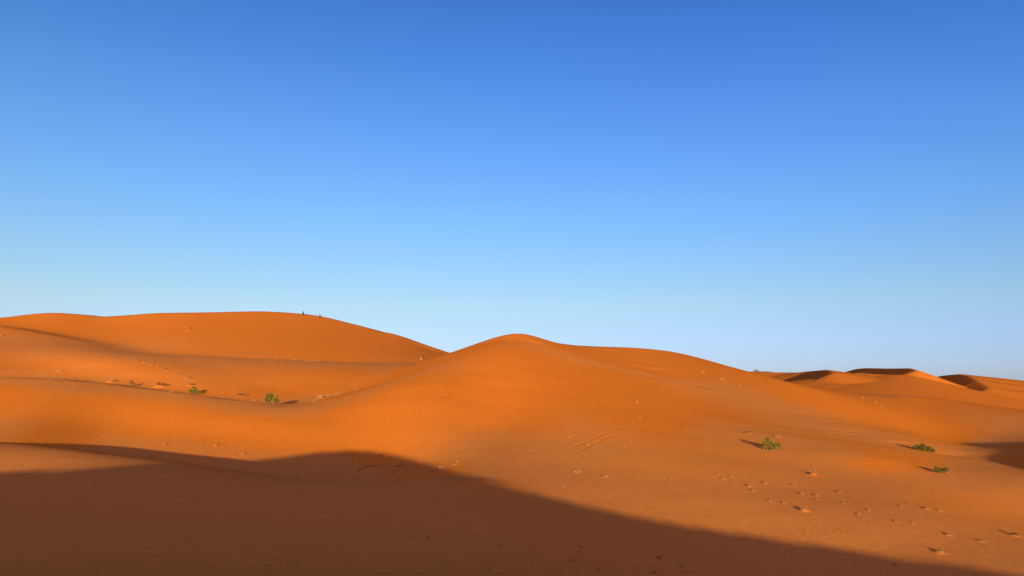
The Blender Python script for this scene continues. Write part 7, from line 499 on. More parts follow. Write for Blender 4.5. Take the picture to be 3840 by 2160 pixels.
-52,54,-59,47,-36,29,-20,0,11,-10,7,-4,1,1,-3,5,0,-7,14,-14,11,-12,15,-13,7,-4,-1,6,-8,8,-3,-2,4,-4,2,-3,5,-1,0,1,2,-1,3,0,0,-3,0,0,0,-1,-1,5,0,-2,-3,1,0,-1,2,0,-2,0,1,0,-1,0,-1,2,
-1,0,0,1,-1,0,2,-2,0,2,-1,0,1,-1,0,0,0,1,-1,0,1,-1,0,0,-99,99,-1,2,0,0,0,1,-2,2,-1,1,-1,0,1,0,-1,1,-1,1,-1,1,-1,0,1,0,-1,1,-1,1,-1,1,0,-1,0,1,-1,0,1,-1,0,1,-1,0,1,-2,3,-2,-1,2,0,-2,
1,2,-3,2,-1,1,0,0,-1,2,-2,1,1,-1,0,0,0,-1,1,-2,1,-1,0,-1,0,0,-3,3,2,-6,7,-5,2,1,-2,2,0,-1,1,0,0,0,1,1,-1,1,-1,2,-1,-4,1,0,-2,-1,0,0,1,5,-7,7,-4,1,3,-5,9,-9,3,18,-35,42,-54,55,-45,
23,-11,7,-7,7,-3,0,0,-1,1,5,-8,6,5,-19,29,-32,33,-30,22,-17,14,-11,9,-8,9,-11,10,-8,5,-1,-1,2,3,-3,2,2,1,1,-3,0,0,0,0,-5,5,2,-1,-3,0,-1,0,1,0,0,0,0,-1,-1,2,-1,0,-1,1,0,1,-1,0,2,-3,
3,-1,-1,2,-1,0,0,0,1,-1,0,1,0,-2,1,1,0,-101,101,1,0,0,0,0,-1,2,-1,1,-1,1,0,-1,0,1,-1,1,0,-1,1,-1,1,0,-1,1,-1,1,0,-1,0,0,1,0,-1,0,0,1,0,-1,0,0,1,-2,3,-3,2,-1,0,0,2,-2,0,1,0,-1,0,1,0,
0,0,0,0,0,1,-1,-1,2,-2,-1,2,-3,1,-2,1,0,0,1,-3,1,3,-4,2,1,-1,0,1,-1,0,1,0,0,1,0,-2,3,0,0,0,-3,4,-6,0,-1,0,2,1,-5,9,-7,4,2,-8,17,-24,32,-37,36,-20,-2,13,-26,34,-28,7,3,1,-11,16,-11,
3,1,-4,8,-2,-12,24,-19,3,10,-17,23,-24,22,-20,16,-13,10,-7,6,-4,3,-5,4,-2,2,0,-1,3,3,-2,3,-2,0,-1,1,0,-3,-1,3,3,-3,-2,-1,-1,1,1,0,-1,0,1,-1,0,0,-1,1,0,0,0,1,-1,1,-1,1,-1,1,1,-2,2,
-1,1,-1,0,0,1,-1,0,1,-1,0,1,-101,101,0,1,-1,2,-1,1,-1,0,0,1,0,-1,1,-1,1,0,-1,0,2,-2,1,0,-2,2,0,-1,1,-1,0,2,-2,0,0,1,-1,1,-1,0,1,-1,1,-1,1,-2,2,-1,1,0,-1,0,1,-1,0,1,0,0,-1,1,0,0,0,0,
0,0,1,-1,-1,1,-1,-3,3,-1,-1,0,0,-1,0,2,-3,2,-1,4,-5,2,1,-1,1,0,-1,1,1,-1,0,1,1,-2,2,-2,3,-7,3,-4,5,-6,6,-3,-1,8,-7,2,5,-11,17,-19,21,-21,24,-23,12,-10,4,6,-7,-9,22,-20,7,2,-3,2,-1,
1,2,-2,-6,19,-25,23,-18,15,-10,4,-1,1,-1,1,0,-1,2,-4,3,-1,-1,4,-4,2,0,2,-2,6,0,-1,-1,0,0,0,-3,-1,5,2,-6,-2,1,0,-1,1,0,0,1,-1,0,0,-1,1,0,0,0,0,0,0,1,-1,2,-1,0,-1,2,-1,0,0,1,-1,1,-1,
0,0,0,1,0,-2,-103,104,-1,1,1,-2,2,-1,1,-1,1,-1,0,1,0,0,-1,0,1,0,-1,1,0,-1,1,0,-1,1,-1,1,0,-2,2,0,-1,0,1,0,-1,0,0,1,-1,0,1,0,-1,0,1,-2,2,-1,1,-1,2,-2,0,1,0,0,0,0,1,-1,0,1,-2,2,-2,-1,
0,1,-1,-2,1,0,-1,1,1,-5,7,-6,5,-2,0,0,1,0,-2,2,0,1,-2,2,-1,1,-1,1,-1,3,-5,1,-1,0,-3,2,1,0,2,0,-2,4,-3,3,-3,3,-1,4,3,-20,21,-25,30,-26,13,-2,-4,-1,7,-6,2,3,-4,4,0,-7,11,-6,-5,14,-18,
22,-22,18,-13,10,-7,4,-2,1,-1,2,-4,5,-3,0,1,0,2,0,1,-2,3,3,-5,4,-2,0,-1,-1,3,0,-6,1,-1,0,0,1,0,1,-2,1,0,0,0,-1,0,1,0,0,0,1,-1,2,-2,1,0,1,-1,-1,2,0,-1,0,0,0,1,0,-1,0,0,1,-103,103,1,
0,-1,2,-1,1,-1,1,-1,1,0,-1,0,1,0,0,0,-1,1,-1,1,-1,1,0,-1,0,1,0,-1,1,0,-1,1,-1,0,0,1,0,-1,0,0,1,-1,0,1,0,-1,1,-1,1,-1,1,-1,0,2,-1,0,0,0,0,0,0,1,-2,2,-2,0,0,-1,0,-2,2,0,-3,1,2,-2,1,
-2,3,-1,0,0,2,-2,0,0,2,-1,-1,2,-2,2,-1,-1,2,-1,1,-3,2,-4,1,0,1,1,-2,7,-7,0,13,-22,26,-30,38,-41,45,-33,-9,43,-65,74,-71,48,-14,-11,13,-1,-10,13,-6,1,3,-3,-2,8,-11,9,-6,4,-2,3,-2,1,
-1,1,1,-3,4,-3,1,0,-2,3,0,-2,2,0,2,-2,4,-3,0,5,-4,4,-3,-1,3,-1,-4,-2,-1,0,2,0,-2,3,-1,0,-1,1,0,-1,0,1,-1,1,1,-1,1,0,-1,1,0,0,0,0,1,-1,0,0,1,0,-1,0,0,1,-1,0,1,-105,106,0,0,1,-1,0,0,
1,0,-1,1,-1,1,0,0,-1,1,-1,1,0,0,-1,1,0,-1,0,2,-2,0,1,0,-2,2,-1,1,0,-1,0,0,1,0,-1,0,1,0,-1,0,0,1,0,-1,0,1,0,0,0,-1,2,-2,2,-1,0,1,-1,1,-2,1,-1,-2,2,-2,-1,2,-2,2,-3,1,1,0,0,0,0,0,1,-1,
1,-1,1,-1,1,1,-2,0,2,0,-3,3,-3,2,-3,5,-7,2,-1,7,-7,2,10,-19,21,-14,2,11,-20,28,-24,13,9,-46,58,-51,43,-51,55,-43,19,2,-7,5,-1,0,2,-1,0,0,0,-2,3,-2,1,1,-2,2,-1,1,1,-3,4,-3,1,1,-4,6,
-2,-3,3,0,1,0,2,0,-2,0,0,4,0,-1,-1,5,-5,-5,-2,1,1,-1,2,0,-1,1,0,0,-1,0,0,1,-1,1,0,1,-1,0,1,0,0,0,1,-1,0,0,1,-1,0,1,-2,2,-1,0,0,1,-1,1,-104,104,1,0,0,0,1,0,-1,0,2,-2,1,-1,1,-1,1,0,0,
0,-1,0,1,0,-1,1,0,-1,0,1,0,-1,1,-1,1,0,-1,0,1,0,-1,0,1,-1,0,0,1,-1,1,0,-1,1,0,0,-1,1,-1,2,-1,0,0,1,-1,0,0,0,1,-2,-2,2,-2,0,1,-2,1,0,-1,0,0,1,-1,3,-3,1,1,-1,1,-1,3,-4,2,0,0,0,0,-1,1,
-2,1,-1,1,-7,8,-1,1,-1,-1,7,-7,-2,18,-32,35,-30,27,-25,33,-26,-7,26,-35,37,-42,38,-25,9,1,-2,3,-3,4,-3,4,-1,-3,3,0,-3,2,0,0,0,0,1,0,-1,1,0,-1,2,-1,-1,3,-3,2,0,0,0,2,0,-1,1,0,-1,3,
-6,12,-7,3,1,-4,-8,1,1,1,0,0,0,1,-1,0,1,-1,1,-1,1,-1,1,0,-1,3,-2,1,0,0,0,0,0,1,-1,0,0,1,-1,1,-1,1,-1,0,0,0,0,-106,108,-2,1,1,-1,1,-1,1,0,-1,1,-1,2,-2,1,0,-1,1,-1,1,0,-1,1,0,-1,1,-1,
2,-2,0,1,0,-1,0,0,1,0,-1,0,1,-1,1,0,-1,1,-1,1,-1,0,1,-1,1,0,0,0,0,0,0,1,-1,0,1,-1,0,0,-1,0,0,-1,-1,-1,2,-2,1,-2,2,-1,1,-1,1,0,0,0,2,-3,2,0,-1,2,-1,-1,1,1,-2,1,-1,-1,0,-4,7,-7,4,0,3,
-1,3,0,-10,18,-18,9,1,-7,8,6,-13,8,-8,-5,19,-26,20,-13,4,-3,6,-1,-2,3,-2,4,-2,0,2,-3,0,1,1,-2,2,-1,0,1,-1,1,0,0,0,0,-1,2,-1,1,0,-1,1,2,0,0,-1,3,-5,3,0,2,-4,10,-5,4,-10,-4,1,1,0,2,
-1,1,-1,0,1,-1,0,0,1,-2,2,0,0,1,-1,1,-1,1,1,-1,0,0,0,1,-1,1,-1,0,1,-1,0,1,-1,1,-1,0,-106,106,2,-1,0,1,-1,1,0,-1,1,-1,2,-2,1,0,-1,1,0,0,-1,1,0,0,-1,1,0,-1,0,1,-1,1,-1,1,0,-1,1,-1,0,
1,-1,1,-1,1,-1,1,-1,1,0,-1,1,0,0,-1,1,0,0,0,0,0,1,-1,0,1,-1,1,-2,-1,-1,1,-2,3,-3,0,0,1,-1,0,0,1,0,-1,2,-1,0,1,0,0,0,-1,1,1,-1,0,-1,1,-1,-3,4,-7,6,-4,3,2,0,2,0,-3,2,7,-22,32,-39,46,
-50,53,-23,-25,30,-5,-25,35,-33,24,-19,11,2,-5,4,0,-1,2,0,-2,1,1,-2,1,0,0,0,1,-1,1,0,0,0,-1,2,-2,1,1,-1,2,-2,2,-3,7,-4,1,-1,2,-4,5,-4,8,-14,19,-8,4,-12,-2,0,2,2,-2,2,-1,1,-1,0,0,1,
-1,-1,2,-1,1,0,1,-1,2,-1,0,-1,2,-1,1,-1,0,1,-1,1,-1,-1,2,-1,0,1,-1,0,1,-107,109,-1,0,0,1,0,-1,0,2,-2,1,0,0,-1,1,0,0,-1,1,0,-1,1,-1,1,0,-1,2,-2,0,1,-1,1,0,-1,1,-1,1,-1,1,-1,1,-1,0,1,
-1,1,-1,1,0,-1,1,0,0,0,0,0,0,0,1,-1,1,-1,0,1,-2,1,-2,0,-1,1,-2,-1,2,-1,0,1,-2,2,-1,2,-3,4,-3,1,1,-1,1,0,2,-3,1,0,1,-1,-1,0,-2,-1,1,-6,11,-5,2,3,0,-2,-1,10,-15,7,0,-6,13,-11,14,-8,
-6,-3,14,-25,27,-24,17,-16,18,-11,5,-1,-1,2,3,-4,0,3,-5,4,-2,2,-1,1,-1,2,-1,0,-1,2,-3,5,-4,-1,6,-6,5,0,-7,9,-1,-5,6,-1,-2,1,-2,3,1,-4,6,4,-4,-9,-5,4,3,0,-1,1,-1,-1,1,1,-1,0,0,0,0,1,
-1,2,-1,1,0,0,0,1,-2,2,-1,1,-1,0,1,-1,0,1,0,-1,0,0,0,0,1,-107,108,0,1,0,-1,0,1,0,-1,1,0,-1,1,1,-2,1,-1,1,0,0,0,0,-1,1,-1,1,-1,1,0,0,-1,1,-1,0,1,-1,1,0,-1,1,-2,3,-2,1,-1,1,-1,1,-1,2,
-2,1,0,0,0,0,0,1,-1,0,1,0,-1,0,0,-1,-2,0,1,-2,0,2,-3,1,-2,3,1,-4,5,-5,5,-3,1,1,0,-1,1,0,0,1,-1,1,-1,1,-2,-1,1,-4,0,1,1,2,1,0,1,0,4,-4,-7,15,-21,21,-13,13,-4,-6,-7,23,-33,23,-14,11,
-12,7,3,-4,3,-1,0,2,1,-3,-1,2,0,-2,5,-5,5,-5,5,-3,2,-3,4,-2,0,1,-1,-1,3,-3,3,0,-2,4,-3,4,-5,9,-14,14,-10,6,-1,0,-3,12,-8,-11,2,3,0,1,-1,0,1,-2,2,-1,1,-1,-1,1,0,0,2,-1,1,0,-1,2,-1,0,
1,-1,1,-1,1,-1,0,0,1,0,-2,2,-1,0,0,1,-1,-107,108,0,0,1,0,-1,1,0,0,0,0,-1,1,-1,1,0,0,0,-1,1,0,-1,2,-2,1,-1,1,-1,1,-1,1,-1,1,0,-1,1,-1,1,-1,1,0,-2,2,0,0,-1,1,-1,2,-2,1,-1,1,0,1,-1,1,
-1,0,1,-1,0,1,-1,0,-1,-2,0,0,0,-2,0,2,-2,2,0,-2,1,1,0,0,-1,1,0,1,0,0,0,0,1,0,0,0,-1,-2,2,-4,0,1,-2,0,5,0,2,0,-1,1,-2,-1,2,-11,22,-12,7,-6,-5,3,9,-22,18,-15,16,-20,19,-7,0,3,-3,-1,8,
-2,-9,7,1,-7,6,1,-4,4,-2,3,-4,4,-2,-1,3,-3,2,-1,0,2,-1,0,1,-3,10,-11,7,-6,10,-14,14,-10,6,-2,0,-1,10,-10,-9,4,3,0,0,1,-2,-1,1,0,0,0,0,0,0,0,1,0,1,-1,2,-1,0,1,-1,0,0,0,1,-1,1,-1,1,
-1,0,1,-2,2,-1,1,-2,2,-108,110,-1,1,-1,0,2,-2,1,0,-1,1,1,-2,1,0,0,0,-1,1,0,-1,1,-1,1,0,0,-1,1,-1,1,0,-1,0,1,0,-1,1,-1,1,-1,1,0,-1,0,1,0,0,0,-1,0,2,-1,0,0,-1,2,-1,1,0,-1,0,1,-1,1,-2,
-1,-2,2,-2,1,0,-1,-2,2,0,-1,2,0,-1,0,1,-1,2,-1,1,-1,1,1,0,0,0,1,-2,-1,2,-4,1,-1,-2,0,4,0,0,3,-1,0,0,-4,5,-5,-5,24,-21,22,-23,-5,28,-30,8,9,-13,7,-7,12,-8,4,2,-8,9,0,1,-16,17,-1,-12,
13,-6,1,0,4,-6,6,-5,6,-6,3,-1,1,0,-1,1,1,-3,4,-2,5,-6,3,0,2,-9,13,-12,10,-5,-1,1,7,-10,-5,6,1,1,-2,-1,0,-1,2,-1,1,0,-2,0,1,0,1,0,1,1,-2,2,-1,0,0,1,0,-1,0,1,-1,0,0,1,-1,0,1,-1,1,-2,
2,-1,-108,109,1,-1,1,0,-1,2,-2,1,0,0,-1,1,0,0,-1,1,0,0,-1,2,-2,1,0,-1,1,0,-1,1,-1,1,0,-1,1,-1,1,-1,1,-1,1,-1,1,0,0,-1,0,1,0,-1,2,-2,1,1,-1,0,1,-1,0,0,1,0,0,-1,-1,1,-3,0,1,-2,-1,0,1,
0,-1,2,-1,-2,5,-5,4,-2,0,2,-1,0,2,0,-1,1,0,2,-3,1,0,-2,-2,2,-5,2,2,0,2,0,1,-1,3,-7,6,-6,-2,7,10,-9,16,-44,40,-12,-19,24,-14,0,8,-14,23,-19,9,1,-10,15,-6,-2,-9,21,-10,-11,23,-23,21,
-17,13,-9,6,-5,3,0,-1,3,-7,6,0,-3,6,-7,4,4,-9,11,-10,9,-8,5,-4,5,-2,-5,7,-3,-5,1,4,-1,0,1,-1,-2,-1,2,-1,0,1,-1,0,-1,1,1,0,0,1,-1,2,-1,0,1,0,-1,0,1,-1,0,1,0,-1,0,1,-1,0,1,-2,2,-1,0,
-108,110,-2,2,0,0,0,-1,1,0,0,-1,2,-1,0,-1,1,0,0,0,-1,0,2,-2,1,-1,1,-1,2,-2,1,-1,1,0,-1,1,-1,1,-1,1,-1,1,-1,1,-1,1,0,0,-1,2,-2,2,-1,-1,1,1,-1,1,-1,1,0,-1,0,0,1,-3,-1,0,-1,1,-1,0,-1,
0,2,-4,4,0,-2,1,2,-4,4,-1,1,-1,2,-1,1,1,1,-3,2,-2,1,-2,0,-3,1,1,-1,1,1,1,0,1,-1,-5,7,-9,6,4,-1,19,-28,-4,19,-3,-26,27,-8,-9,11,-9,14,-18,20,-10,-10,25,-8,-19,25,-6,-12,14,-4,-6,7,
-3,0,1,-1,1,0,-1,-1,3,-3,2,3,-7,7,-2,-4,10,-9,5,-2,3,-8,9,-7,7,-6,0,1,2,-11,6,6,-2,0,0,-1,-2,-1,1,0,2,-1,-2,0,1,-1,2,0,1,0,1,-1,0,1,-1,0,1,0,-1,1,-1,0,0,1,0,-2,2,-1,0,1,-1,-1,2,
-109,111,0,0,-1,0,1,0,1,-2,1,0,-1,1,0,0,0,0,0,-1,2,-1,-1,1,-1,1,0,0,-1,1,-1,1,-1,1,-1,0,1,0,0,-1,1,-1,1,0,0,-1,1,0,0,-1,2,-2,1,0,1,-1,0,0,1,0,-1,1,-1,1,-2,0,-3,1,0,-2,0,2,-2,0,0,3,
-6,7,-6,6,-4,1,2,-1,-1,3,-1,1,1,1,-1,0,-2,3,-3,-3,1,-1,2,-2,1,1,0,3,-6,8,-8,1,0,-2,-6,39,-37,20,-13,0,1,-4,3,-7,7,-13,23,-19,20,-26,37,-49,50,-23,2,-13,31,-20,-9,26,-21,8,-2,2,-3,3,
-2,0,0,1,-1,1,-1,0,3,-3,2,0,-2,6,-5,2,1,-3,-2,8,-10,10,-9,2,0,0,-8,5,8,-2,-1,0,-3,0,0,0,2,-1,-1,0,0,-1,1,0,2,0,0,0,0,1,0,-1,1,-1,0,1,-1,1,-1,1,0,-2,2,-1,1,-2,1,0,1,-1,-108,109,1,-1,
1,0,0,0,-1,1,1,-1,0,-1,1,0,0,-1,1,0,0,-1,1,0,0,0,-2,2,0,-1,2,-2,1,-1,1,0,-1,0,1,0,-1,1,0,-1,1,0,-1,1,0,0,0,0,0,1,-1,0,0,1,-1,1,-1,1,0,-1,0,-3,-2,3,-3,1,2,-4,1,1,-2,1,2,-3,3,-1,-1,3,
-1,-1,3,-1,1,0,1,1,-1,0,1,-2,-3,1,0,-1,-2,2,1,0,1,1,-2,-2,1,1,-6,1,1,18,8,-29,-1,17,-7,-15,16,-15,12,1,-14,28,-31,26,-13,-6,26,-20,-2,9,6,-14,2,13,-16,10,-6,4,-2,1,0,-1,0,0,0,1,-1,
2,-2,2,-1,2,-1,1,1,-3,3,-4,0,6,-7,5,-5,1,0,-6,0,5,4,-1,1,-2,-1,-2,1,2,-1,0,0,-2,-1,2,0,1,1,0,0,1,0,-1,0,1,0,0,-1,1,-1,1,-1,0,0,1,-1,0,0,1,-1,0,0,0,-109,112,-2,1,-1,2,-2,1,0,0,-1,1,
0,1,-2,1,0,0,0,-1,1,0,-1,1,0,-1,2,-2,1,0,-1,0,1,0,-1,1,0,-1,0,1,0,0,-1,1,-1,1,1,-2,0,2,-2,2,-1,0,0,1,0,-1,1,-1,1,-1,0,0,0,-3,-2,2,0,-1,-2,1,1,-1,-1,2,0,-1,1,0,-1,3,-2,2,0,1,0,1,1,0,
-1,0,1,-3,-1,0,0,-3,3,-1,1,2,-1,-1,2,-8,6,-1,-6,2,5,17,-7,-6,-14,19,-13,-7,13,-6,-5,16,-24,36,-39,37,-31,23,-3,-8,-3,15,-8,-5,6,2,-7,6,-3,2,-3,2,0,-2,2,-1,0,1,-1,2,-1,1,-1,1,2,-3,3,
-3,2,-2,0,3,-4,2,-3,1,-1,-9,9,-3,7,-1,0,-1,-2,-1,2,0,1,0,-1,-2,-1,1,2,1,-1,2,0,-1,0,2,-2,1,-1,0,1,-1,1,-1,1,-1,0,1,-1,0,1,-1,0,0,0,0,-108,109,1,-1,2,-2,2,-2,1,0,0,0,0,-1,2,-1,-1,1,
-1,2,-2,1,0,0,-1,1,0,0,-1,0,1,0,-1,1,0,-1,1,0,-1,1,0,-1,1,-1,1,0,-1,1,1,-2,2,-2,2,-1,0,1,-1,1,-1,0,1,-1,1,-1,-1,-3,0,1,-2,1,-1,0,0,-1,4,-6,5,-4,5,-4,5,-3,1,1,0,1,0,2,1,-3,3,-1,-1,
-3,0,2,-4,1,-1,3,0,0,-1,1,-1,-3,-1,4,-7,4,12,6,-7,-12,3,6,-13,3,2,-1,-2,8,-6,7,-6,8,-11,15,-8,-4,4,4,-4,-3,9,-7,-1,6,-5,2,-1,1,-2,2,-1,0,1,-1,1,0,0,2,-2,2,-1,2,-3,2,-1,-1,0,2,-2,-1,
-2,1,-1,-4,2,0,6,0,-1,-2,1,-1,2,0,0,-1,-1,-2,2,-1,2,0,2,0,-1,1,0,-1,1,-1,1,0,0,-1,0,1,-1,1,-1,0,0,1,-2,1,1,-1,-1,2,-109,111,0,0,-1,2,-2,2,-1,-1,1,0,0,0,0,-1,2,-1,0,-1,1,0,0,-1,1,0,
-1,0,1,0,0,-1,1,-1,1,0,-1,1,0,-1,1,0,-1,1,0,0,0,0,-1,2,-2,2,-1,0,1,-2,2,-1,1,0,-1,1,-1,-1,1,-6,3,-1,0,-1,0,1,-2,1,-2,5,-6,7,-6,4,-1,1,1,-1,2,0,2,1,-3,4,-3,2,-4,1,-1,-3,0,2,1,0,0,-1,
2,-3,-1,0,-2,2,-2,4,24,-20,1,-12,12,-7,-7,5,1,1,-1,-1,7,-6,6,-3,-2,12,-13,1,6,0,-6,2,5,-6,3,1,-3,2,0,0,-3,4,-3,2,-1,0,1,1,-2,2,0,1,-1,1,-1,0,0,-1,1,-1,0,-2,1,-3,-3,3,-1,0,5,0,0,-2,
-1,3,0,1,-1,-1,-1,-2,1,1,1,2,-1,0,1,-1,1,0,0,0,-1,1,-1,1,0,-1,0,0,1,-1,1,-1,0,0,0,0,0,0,-108,110,-1,1,0,-1,2,-1,-1,2,-1,0,-1,2,-2,1,0,-1,1,1,-2,1,0,-1,1,0,-1,2,-2,1,-1,1,-1,1,0,-1,
1,-1,1,0,-1,1,0,0,0,-1,1,0,0,0,0,0,0,1,-1,1,-1,1,-1,1,-1,0,0,0,-2,-4,4,-3,2,-3,2,-3,2,1,-2,0,3,-3,1,2,-1,1,1,1,-1,2,1,-1,3,-2,1,-3,2,-4,0,1,-2,1,0,1,0,1,-2,-1,-4,3,0,-1,1,13,14,-27,
4,-9,16,-17,-1,5,1,0,2,-2,6,-6,7,-5,2,7,-11,4,0,2,-3,0,4,-4,0,2,0,-1,0,0,0,1,-3,3,-1,-1,5,-6,6,-4,3,-1,1,-1,1,-2,0,1,0,-1,-2,0,-1,-1,-2,2,-2,3,2,1,-2,-1,1,3,-1,0,0,0,-3,0,-1,2,2,0,
1,0,0,0,0,0,-1,1,0,-1,1,-1,0,1,0,-1,0,0,0,0,1,-1,0,0,0,0,-109,112,-2,1,0,1,-2,1,0,0,0,-1,2,-2,1,1,-2,2,-2,1,0,-1,1,0,0,-1,1,-1,1,0,-1,1,0,0,-1,1,-1,1,0,-1,1,-1,2,-2,1,0,0,-1,2,-1,0,
0,0,0,1,-1,1,-1,1,-1,1,-1,-1,1,-1,-6,4,-2,0,1,-2,2,-1,-2,3,-2,1,0,1,0,0,2,-1,2,1,1,-1,2,-1,1,-1,1,-6,4,-2,-3,2,1,0,0,1,-2,0,-4,3,-4,6,-7,12,13,1,-24,7,-12,16,-20,7,4,-2,2,0,1,4,-5,
5,-3,2,3,-6,2,2,-4,3,-2,2,-3,4,-3,2,-3,4,-4,3,-1,-2,4,-3,2,0,-1,3,-3,4,-3,2,-1,-1,2,-3,2,-1,-1,0,-2,0,-3,1,1,-1,1,3,0,-1,0,0,2,0,2,-2,-2,-1,-1,1,3,-1,2,0,0,0,0,0,-1,2,-2,1,0,-1,1,
-1,0,0,1,0,-1,0,0,0,0,0,0,0,0,-108,110,0,0,0,-1,1,0,1,-2,1,1,-2,1,0,0,0,-1,2,-2,1,0,-1,1,0,0,0,-1,1,-1,1,0,-1,1,-1,1,0,0,-1,1,0,0,-1,1,-1,1,0,1,-2,1,1,-1,1,-1,0,1,-1,1,-1,0,0,0,0,
-1,-3,0,0,1,-3,1,-1,1,-2,3,-2,1,0,0,1,0,2,-1,2,-1,2,0,2,-1,2,-2,0,-2,2,-5,2,0,-2,2,1,-1,1,-3,1,-4,-1,5,-4,5,12,10,-11,-13,-5,2,8,-17,6,7,-4,2,1,0,4,-4,5,-5,4,0,-3,3,-3,2,-3,3,-2,1,
-2,4,-3,0,2,-2,0,1,0,-1,1,1,0,0,0,1,0,0,0,0,0,-1,1,-2,1,-2,0,-1,-1,-2,3,-2,0,2,2,-2,2,-2,2,1,2,-2,-1,0,-3,-1,3,2,1,0,0,0,0,0,0,0,0,0,-1,0,1,-1,2,-2,0,1,-2,2,-1,0,0,1,-2,1,0,0,-108,
110,0,0,0,0,0,0,-1,2,-1,-1,2,-1,0,-1,1,0,0,-1,1,0,0,0,-1,1,-1,2,-2,1,0,-1,1,-1,2,-2,0,1,0,-1,1,0,-1,2,-1,0,-1,1,1,-2,1,1,-1,0,0,1,0,-1,0,1,-1,0,-1,-1,-1,-3,3,-2,0,0,0,-2,4,-4,2,0,0,
0,1,1,-1,2,0,2,1,0,-1,3,-1,-1,0,-1,-1,0,-3,1,1,0,0,1,-1,-1,-4,-2,6,-6,11,2,10,6,-17,-3,-23,26,-8,-11,10,0,1,1,-2,6,-5,6,-5,5,-2,-2,2,0,-1,0,-2,4,-4,2,0,0,-2,3,-2,0,2,-4,3,0,0,1,-2,
3,-1,2,-3,4,-3,0,0,0,0,0,-1,0,-3,2,-3,1,0,-1,0,1,2,1,-2,1,1,2,-1,0,0,-2,-3,2,1,2,1,1,-1,0,0,1,-2,2,-2,1,0,-1,1,-1,0,1,0,-2,2,-1,0,1,-1,-1,1,1,-2,1,-108,110,0,0,0,0,0,0,0,0,0,0,0,0,
0,0,0,0,-1,2,-2,1,0,-1,1,-1,2,-2,1,-1,1,0,-1,1,-1,1,0,-1,1,0,-1,1,1,-2,1,-1,2,-1,0,0,1,-2,1,1,0,-1,0,0,1,-1,0,0,-1,-1,-2,0,-1,0,0,-2,2,2,-4,2,-1,2,-3,5,-2,-1,3,0,1,1,0,1,1,0,-1,2,
-3,0,-2,0,0,-1,2,-1,1,0,-3,-1,-2,-2,5,1,11,-1,9,8,-42,19,-20,24,-17,3,1,3,0,0,3,0,0,1,-2,3,-1,0,-2,2,-1,1,-2,0,1,0,-2,1,0,1,-1,0,0,0,1,-1,1,1,-2,3,-1,0,1,-1,1,-1,1,-2,1,0,-3,2,-1,
-3,2,-3,2,0,-1,3,-1,1,-1,1,1,2,0,-1,-2,0,-3,1,4,0,2,-1,1,-1,1,-2,2,-2,1,0,-1,2,-2,1,-1,0,0,1,-1,0,1,-2,1,1,-1,-1,1,0,-107,109,-1,2,-1,0,0,-1,2,-2,1,1,-2,1,0,0,0,0,0,-1,2,-2,0,2,-2,
1,-1,1,0,0,-1,1,0,-1,1,-1,2,-2,1,0,0,-1,0,1,0,1,-1,-1,1,1,-1,0,1,-1,0,0,1,0,-1,0,0,-1,-1,0,-3,1,0,-2,1,1,-1,-3,4,-2,2,-3,5,-5,4,0,1,0,2,0,1,-2,5,-4,3,-2,0,-2,1,-4,3,-1,-1,3,-2,-1,0,
-2,-5,1,11,1,9,2,-7,5,-29,20,-20,24,-25,10,4,-2,3,-3,5,-1,0,0,2,-2,2,-3,2,-1,1,-3,3,-2,0,1,-1,-1,1,0,-1,2,-1,-1,3,-2,1,-1,3,-2,2,-2,2,0,-2,1,0,0,-1,-1,1,-3,2,-1,-2,0,1,0,0,0,2,-1,1,
0,2,0,1,-2,-1,0,-4,4,1,3,0,0,-1,1,-1,0,0,0,0,-1,1,-1,1,-1,1,-1,1,-1,0,0,0,1,-1,-1,1,0,0,0,-108,111,-1,0,0,0,0,0,0,0,0,-1,2,-1,0,0,-1,1,0,0,-1,2,-1,-1,1,0,-1,1,-1,1,0,-1,1,0,0,0,-2,
3,-2,1,0,0,0,0,0,-1,1,1,-1,0,-1,2,-1,1,-1,1,-1,0,0,0,-1,0,0,-2,-1,0,-2,1,-1,0,1,2,-5,5,-4,3,-1,2,-1,2,-1,2,1,1,-3,5,-3,4,-3,0,0,-1,-4,5,-4,0,2,-1,2,-1,-6,-3,5,-2,19,-2,7,-19,9,-3,
-8,-13,21,-16,0,6,1,2,-3,4,1,0,-1,0,1,1,-2,0,1,-1,-1,1,-1,0,0,0,0,0,0,-1,1,0,-2,4,-3,2,0,0,0,1,-1,2,-1,-1,2,-1,-1,0,0,-1,1,-1,-3,2,-3,3,-1,-1,1,2,-1,0,0,2,1,0,0,-2,1,-4,1,2,3,1,1,
-2,1,-1,0,1,-2,1,0,0,0,-1,0,1,-1,1,-1,0,0,1,-1,-1,1,1,-1,0,0,-2,-107,109,1,-2,1,0,0,1,-2,2,-2,2,-2,1,0,0,0,0,0,0,0,-2,2,0,0,0,0,-1,1,0,-1,1,0,-1,1,-1,2,-2,1,0,-1,1,0,0,-1,2,-1,0,0,
0,1,-1,0,0,1,-1,0,0,1,-2,1,-1,-1,-2,-1,0,0,0,0,1,-3,1,2,-3,4,-1,-1,0,3,-1,2,0,2,-3,4,1,-3,2,-1,1,-3,-1,4,-8,6,-3,3,-2,1,-4,0,-3,1,13,16,-12,-8,-1,14,-33,15,-8,10,-8,-3,10,-1,-4,4,1,
2,-3,2,1,-1,1,-3,2,-2,1,-1,0,0,0,1,-3,3,-1,-2,3,-4,4,-1,0,0,1,-1,3,-3,2,-1,1,0,0,-1,1,-2,2,-2,1,-2,-1,3,-5,2,-1,2,-1,0,0,2,0,0,0,1,2,-2,-1,-1,-1,-1,4,4,0,-2,1,0,-1,0,1,-1,0,-1,1,-1,
